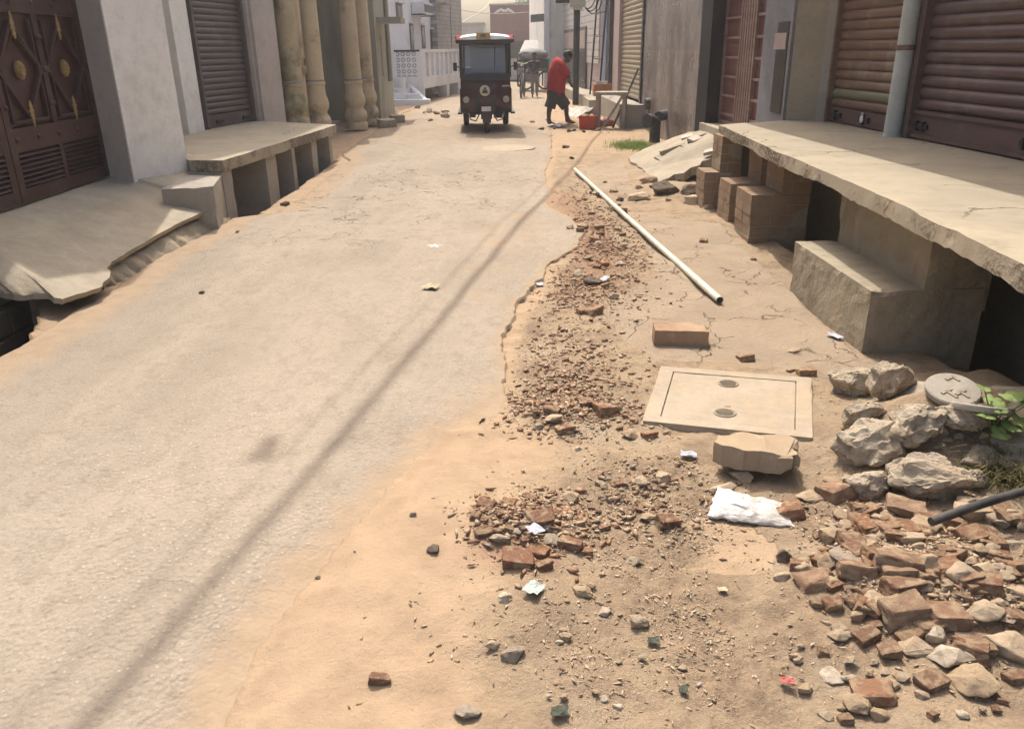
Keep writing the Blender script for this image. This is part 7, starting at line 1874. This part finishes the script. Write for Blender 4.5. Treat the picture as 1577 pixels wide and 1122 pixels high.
fill(85, 1440, 880, 180, 120, 24, 50, 'tbtbtbb', 'fist sized brick or stone piece packed into the lower right heap', 'fist sized pieces in the lower right heap', 25, .5)
fill(26, 1390, 1040, 190, 80, 12, 26, 'tttbw', 'small stone lying on sand below the lower right heap', 'small stones below the lower right heap', 6)
fill(24, 1400, 700, 140, 90, 14, 30, 'ttgcb', 'small chip between the big concrete lumps', 'chips between the big concrete lumps', 15)
fill(30, 830, 815, 110, 50, 12, 24, 'bbtg', 'small chip in the near rubble patch beside the road', 'chips in the near rubble patch', 7)
fill(26, 880, 640, 90, 40, 8, 16, 'bbtt', 'small chip in the small pile beside the road edge', 'chips in the small pile by the road edge', 8)
fill(26, 1000, 760, 100, 50, 10, 20, 'ttgb', 'small stone on the dirt left of the propped concrete slab', 'small stones left of the propped slab', 9)
fill(34, 935, 380, 70, 90, 12, 24, 'bbtbt', 'small brick chip or stone in the reddish rubble strip under the pipe', 'chips in the rubble strip under the pipe', 10)
fill(20, 1010, 295, 120, 28, 12, 24, 'ttd', 'earth clod in the heap below the broken ramp', 'clods below the broken ramp', 11)
fill(18, 940, 1010, 200, 110, 8, 16, 'ttw', 'small pebble on the sandy foreground', 'pebbles on the sandy foreground', 12)
fill(14, 880, 192, 70, 12, 8, 16, 'dt', 'clod of dug earth around the feet of the bending man', 'clods around the bending man', 13)
fill(12, 655, 172, 50, 14, 12, 22, 'tg', 'lump of rubble heaped along the left side before the white house', 'rubble in front of the white house', 14)
# rubble blocks beside the fourth column
for px, py, w_, lab in ((596, 190, .32, 'pale cement block on the ground beside the grey green house'), (612, 183, .26, 'smaller cement block behind the first at the grey green house')):
    p = at(px, py + 6); mb = MB(); mb.box(-w_ / 2, w_ / 2, -.15, .15, 0, .17); o_ = mb.build('cement_block', M['concrete'], None, bevel=.02, rough=.012, cell=.07); put(o_, px, py + 6, -.02); o_.rotation_euler = (0, 0, R(20)); tag(o_, lab, 'concrete block')

# loose crumbs: far too many to count
def crumbs(name, mat, n, areas, smin, smax, label, seed):
    rs = np.random.RandomState(seed)
    base = []
    for k in range(6):
        b = bmesh.new(); rnd = random.Random(seed * 10 + k)
        for _ in range(7):
            d = V((rnd.gauss(0, 1), rnd.gauss(0, 1), rnd.gauss(0, 1))).normalized(); b.verts.new((d.x * rnd.uniform(.8, 1.2), d.y * rnd.uniform(.5, .9), d.z * .6))
        bmesh.ops.convex_hull(b, input=b.verts[:]); bmesh.ops.delete(b, geom=[v for v in b.verts if not v.link_faces], context='VERTS'); bmesh.ops.triangulate(b, faces=b.faces[:])
        b.verts.index_update(); base.append((np.array([v.co[:] for v in b.verts]), np.array([[v.index for v in f.verts] for f in b.faces]))); b.free()
    VS, FS, TI = [], [], []; off_ = 0
    for (cx, cy, rx, ry, frac) in areas:
        m_ = int(n * frac); c = at(cx, cy); kx = (at(cx + rx, cy) - c).x; ky0 = c.y - at(cx, min(cy + ry, 1180)).y; ky1 = at(cx, max(cy - ry, 150)).y - c.y
        g1 = np.clip(rs.randn(m_) * .5, -1.6, 1.6); g2 = np.clip(rs.randn(m_) * .5, -1.6, 1.6)
        X = c.x + kx * g1; Y = c.y + np.where(g2 > 0, ky1, ky0) * g2
        rr = road_r(Y); ok = (X > rr + .01 + rs.rand(m_) ** 3 * .05 - (Y < 2.9) * .15) & (X < 3.0) & (Y > .8)
        X, Y = X[ok], Y[ok]; Z = ground_z(X, Y); ok = (Z > -.12) & (vn(X * 7 + seed, Y * 7) + .6 * vn(X * 19, Y * 19 + seed) > rs.rand(len(X)) * .75 - .42); X, Y, Z = X[ok], Y[ok], Z[ok]
        S_ = smin + (smax - smin) * rs.rand(len(X)) ** 4.0
        for i in range(len(X)):
            bv, bf = base[rs.randint(6)]; a = rs.rand() * 6.283; ca_, sa2 = math.cos(a), math.sin(a)
            v = bv * S_[i] * np.array([1, .5 + .5 * rs.rand(), .35 + .6 * rs.rand()]); v = np.stack([v[:, 0] * ca_ - v[:, 1] * sa2 + X[i], v[:, 0] * sa2 + v[:, 1] * ca_ + Y[i], v[:, 2] + Z[i] + S_[i] * .22], 1)
            VS.append(v); FS.append(bf + off_); TI.append(np.full(len(v), rs.rand())); off_ += len(v)
    v = np.concatenate(VS); f = np.concatenate(FS); m = bpy.data.meshes.new(name)
    m.vertices.add(len(v)); m.vertices.foreach_set('co', v.ravel()); m.loops.add(len(f) * 3); m.loops.foreach_set('vertex_index', f.ravel().astype(np.int32)); m.polygons.add(len(f)); m.polygons.foreach_set('loop_start', (np.arange(len(f)) * 3).astype(np.int32)); m.update(calc_edges=True)
    at_ = m.attributes.new('tint', 'FLOAT', 'POINT'); at_.data.foreach_set('value', np.concatenate(TI).astype(np.float32)); m.materials.append(mat)
    o_ = bpy.data.objects.new(name, m); COL.objects.link(o_); tag(o_, label, None, None, 'stuff'); return o_
crumbs('stone_crumbs', M['crumb'], 16000, ((1420, 900, 190, 140, .20), (1000, 790, 200, 120, .22), (960, 1000, 330, 150, .22), (860, 560, 120, 110, .10), (1040, 950, 120, 110, .10), (1330, 690, 130, 110, .10), (1050, 300, 140, 40, .06)), .0018, .011, 'loose stone crumbs and grit strewn over the dirt shoulder', 3)
crumbs('brick_crumbs', M['crumb_red'], 17000, ((935, 360, 60, 70, .22), (905, 440, 75, 50, .18), (865, 640, 100, 45, .14), (820, 830, 100, 60, .12), (1400, 880, 150, 100, .12), (880, 560, 90, 70, .08), (950, 620, 100, 60, .05), (890, 190, 90, 20, .09)), .004, .024, 'reddish brick crumbs strewn along the rubble strip and patches', 4)

crumbs('rubble_fines', M['crumb'], 9000, ((1420, 890, 190, 130, .55), (830, 825, 110, 60, .14), (1010, 790, 130, 90, .16), (870, 640, 90, 45, .15)), .004, .017, 'broken stone and mortar fines packed between the larger rubble', 12)
crumbs('brick_chips', M['crumb_red'], 4200, ((930, 370, 60, 80, .34), (900, 450, 70, 50, .16), (870, 640, 100, 45, .14), (825, 830, 110, 55, .14), (1010, 780, 130, 70, .12), (880, 560, 80, 60, .10)), .007, .026, 'broken brick chips strewn thickly along the rubble strip', 17)
# ------------------------------------------------------------------ plants and litter
def leaf_plant(name, px, py, dz, leaves, label, cat='weed', mat='weed', hgt=.12):
    p = atg(px, py); e = empty(name, (p.x, p.y, surf_z(p.x, p.y) + dz), 0, label, cat)
    mb = MB(); lf = MB(); rnd = random.Random(px)
    for (ax, ay, az, r_, tilt) in leaves:
        tip = V((ax, ay, az)); mb.tube([(0, 0, 0), tip * .55 + V((0, 0, .015)), tip], [.003, .0024, .0018], 6)
        n = 15; d = V((ax, ay, 0)).normalized() if (ax or ay) else V((1, 0, 0)); s_ = V((-d.y, d.x, 0)); up = V((0, 0, 1)); vs = [tip]
        for k in range(n):
            a = 6.2832 * k / n + .2; rr = r_ * (.72 + .34 * abs(math.cos(2.5 * a)) + rnd.uniform(-.05, .05)); vs.append(tip + d * rr * math.cos(a) + s_ * rr * math.sin(a) * .95 + up * (tilt * rr * math.cos(a) - .25 * r_ * abs(math.sin(a)) ** 2 + .1 * r_ * math.cos(5 * a)))
        lf.add(vs, [(0, k + 1, (k + 1) % n + 1) for k in range(n)])
    mb.build('stem', M[mat], e, smooth=True); lf.build('leaves', M[mat], e, smooth=True); return e
leaf_plant('green_weed', 1522, 690, .03, [(-.05, .02, .17, .026, .3), (-.055, -.03, .10, .042, -.1), (-.02, -.03, .12, .034, -.3), (.04, .0, .15, .042, .2), (.09, -.01, .14, .046, .1), (.06, -.04, .08, .042, -.5), (.12, .02, .11, .040, 0), (.0, .03, .12, .032, .1), (.03, -.05, .06, .036, -.2), (-.01, -.06, .04, .034, -.4)], 'leafy green weed growing beside the concrete lumps at the right edge')
leaf_plant('small_weed', 336, 303, .28, [(-.03, 0, .09, .03, .2), (.03, -.02, .06, .03, -.2), (0, -.03, .02, .028, -.5), (-.04, -.03, -.03, .026, -.5), (.02, -.04, -.06, .026, -.4), (.05, 0, .1, .024, .2)], 'small yellow green weed sprouting from the broken concrete block')
def grass(name, px, py, n, rx, ry, h, mat, label, kind, lean=0.6, seed=1):
    rnd = random.Random(seed); p = atg(px, py); mb = MB()
    for _ in range(n):
        x, y = rnd.gauss(0, rx), rnd.gauss(0, ry); z = gz(p.x + x, p.y + y) - .005; hh = h * rnd.uniform(.5, 1.2); a = rnd.uniform(0, 6.283); l = lean * hh * rnd.uniform(.3, 1.3); b0 = V((p.x + x, p.y + y, z)); wv = V((math.cos(a + 1.57), math.sin(a + 1.57), 0)) * h * .022
        m1 = b0 + V((math.cos(a) * l * .4, math.sin(a) * l * .4, hh * .65)); m2 = b0 + V((math.cos(a) * l, math.sin(a) * l, hh * (1 - .5 * min(1, lean * .6))))
        mb.add([b0 - wv, b0 + wv, m1 + wv * .7, m1 - wv * .7, m2], [(0, 1, 2, 3), (3, 2, 4)])
    o_ = mb.build(name, M[mat], None); tag(o_, label, None if kind else 'dry grass', None, kind); return o_
grass('dry_grass', 1545, 735, 420, .055, .045, .085, 'dry', 'tuft of dry yellow grass beside the hose pipe at the right edge', None, 1.3, 3)
grass('green_grass', 975, 226, 2600, .16, .30, .09, 'grass', 'patch of bright green grass at the foot of the granite wall', 'stuff', .5, 5)
def scrap(name, px, py, w_, h_, mat, label, seed, cat='litter', dz=.006):
    rnd = random.Random(seed); p = at(px, py); k = (p.y * math.cos(PITCH) + CAM_H * math.sin(PITCH)) / FPX; n = 7; mb = MB(); vs = []; fs = []
    W2, H2 = w_ * k / 2, h_ * k / 2 / max(.35, math.sin(math.atan2(CAM_H, p.y)))
    for j in range(n + 1):
        for i in range(n + 1):
            u_, v_ = i / n * 2 - 1, j / n * 2 - 1; vs.append((W2 * u_ * (1 + .25 * mnoise.noise(V((u_ + seed, v_, 0)))), H2 * v_ * (1 + .3 * mnoise.noise(V((u_, v_ + seed, 4)))), .004 + W2 * .35 * abs(mnoise.noise(V((u_ * 1.6, v_ * 1.6, seed * 3.1)))) + W2 * .25 * abs(math.sin(u_ * 2 + v_ * 1.3 + seed))))
    for j in range(n):
        for i in range(n): q = j * (n + 1) + i; fs.append((q, q + 1, q + n + 2, q + n + 1))
    mb.add(vs, fs); o_ = mb.build(name, M[mat], None, smooth=False); put(o_, px, py, dz); o_.rotation_euler = (0, 0, R(rnd.uniform(-40, 40))); tag(o_, label, cat); return o_
scrap('paper_scrap', 822, 911, 26, 18, 'litter_green', 'crumpled pale green paper scrap in front of the near rubble patch', 1)
scrap('paper_scrap', 824, 833, 20, 14, 'litter_blue', 'small blue and white wrapper in the near rubble patch', 2, dz=.035)
scrap('paper_scrap', 1060, 704, 24, 8, 'litter_blue', 'pale blue wrapper left of the propped concrete slab', 3)
scrap('paper_scrap', 931, 435, 10, 9, 'litter_blue', 'white and violet paper scrap in the rubble strip', 4, dz=.02)
scrap('paper_scrap', 831, 436, 10, 6, 'litter_blue', 'tiny blue scrap at the broken road edge', 5)
scrap('paper_scrap', 1285, 520, 12, 9, 'litter_blue', 'small white scrap at the foot of the cement steps', 6)
scrap('plastic_scrap', 1212, 1054, 22, 9, 'litter_red', 'faded red plastic strip on the sandy foreground', 7)
scrap('paper_scrap', 664, 445, 22, 8, 'litter_yellow', 'flat yellowish paper packet lying on the road', 8)
scrap('paper_scrap', 1112, 912, 14, 6, 'litter_yellow', 'yellow wrapper on the dirt below the smooth cement patch', 9)
scrap('crumpled_leaf', 862, 1101, 26, 14, 'litter_dark', 'dark crumpled leaf at the bottom edge', 10)
scrap('crumpled_leaf', 1006, 991, 18, 9, 'litter_dark', 'greenish dark leaf scrap on the crumbly dirt', 11)
scrap('crumpled_leaf', 1052, 1066, 13, 11, 'litter_dark', 'small dark leaf standing up near the bottom edge', 12)
scrap('paper_scrap', 858, 196, 22, 6, 'litter_blue', 'pale paper scraps at the feet of the bending man', 13)
# white star shaped mark on the road
p = at(669, 379); mb = MB()
for k in range(5):
    a = k * 2 * math.pi / 5 + .3; d = V((math.cos(a), math.sin(a), 0)); s_ = V((-d.y, d.x, 0)); l = .07; mb.add([s_ * .008, d * l * .5 + s_ * .012, d * l, d * l * .5 - s_ * .012, -s_ * .008], [(0, 4, 3, 2, 1)])
for v in range(len(mb.v)): x, y, z = mb.v[v]; mb.v[v] = (x, y, float(road_z(np.array([p.x + x]), np.array([p.y + y]))[0]) - surf_z(p.x, p.y) + .005)
o_ = mb.build('star_mark', M['paintwhite'], None); put(o_, 669, 379, 0); tag(o_, 'small white star shaped mark on the road', 'paint mark')
# round cover set in the road ahead of the rickshaw
p = at(783, 228); mb = MB(); mb.lathe([(.40, -.03), (.40, .006), (.38, .010), (.30, .012)], (0, 0, 0), 36); o_ = mb.build('road_cover', M['sandcement'], None, rough=.002, cell=.1); put(o_, 783, 228, .0); tag(o_, 'round cement cover set flush in the road in front of the rickshaw', 'manhole cover')

# ================================================================== HAZE
hb = MB(); hb.box(-60, 60, -12, 100, -1.8, 12); hz_ = hb.build('haze', bpy.data.materials.new('dusty_haze'), None)
hm = hz_.data.materials[0]; hm.use_nodes = True; t_ = hm.node_tree; t_.nodes.remove(t_.nodes['Principled BSDF'])
pv = t_.nodes.new('ShaderNodeVolumePrincipled'); pv.inputs['Color'].default_value = (.93, .96, 1.0, 1); pv.inputs['Density'].default_value = 0.0027; pv.inputs['Anisotropy'].default_value = 0.45
t_.links.new(pv.outputs[0], t_.nodes['Material Output'].inputs['Volume'])
tag(hz_, 'pale dusty haze over the whole street', None, None, 'stuff')
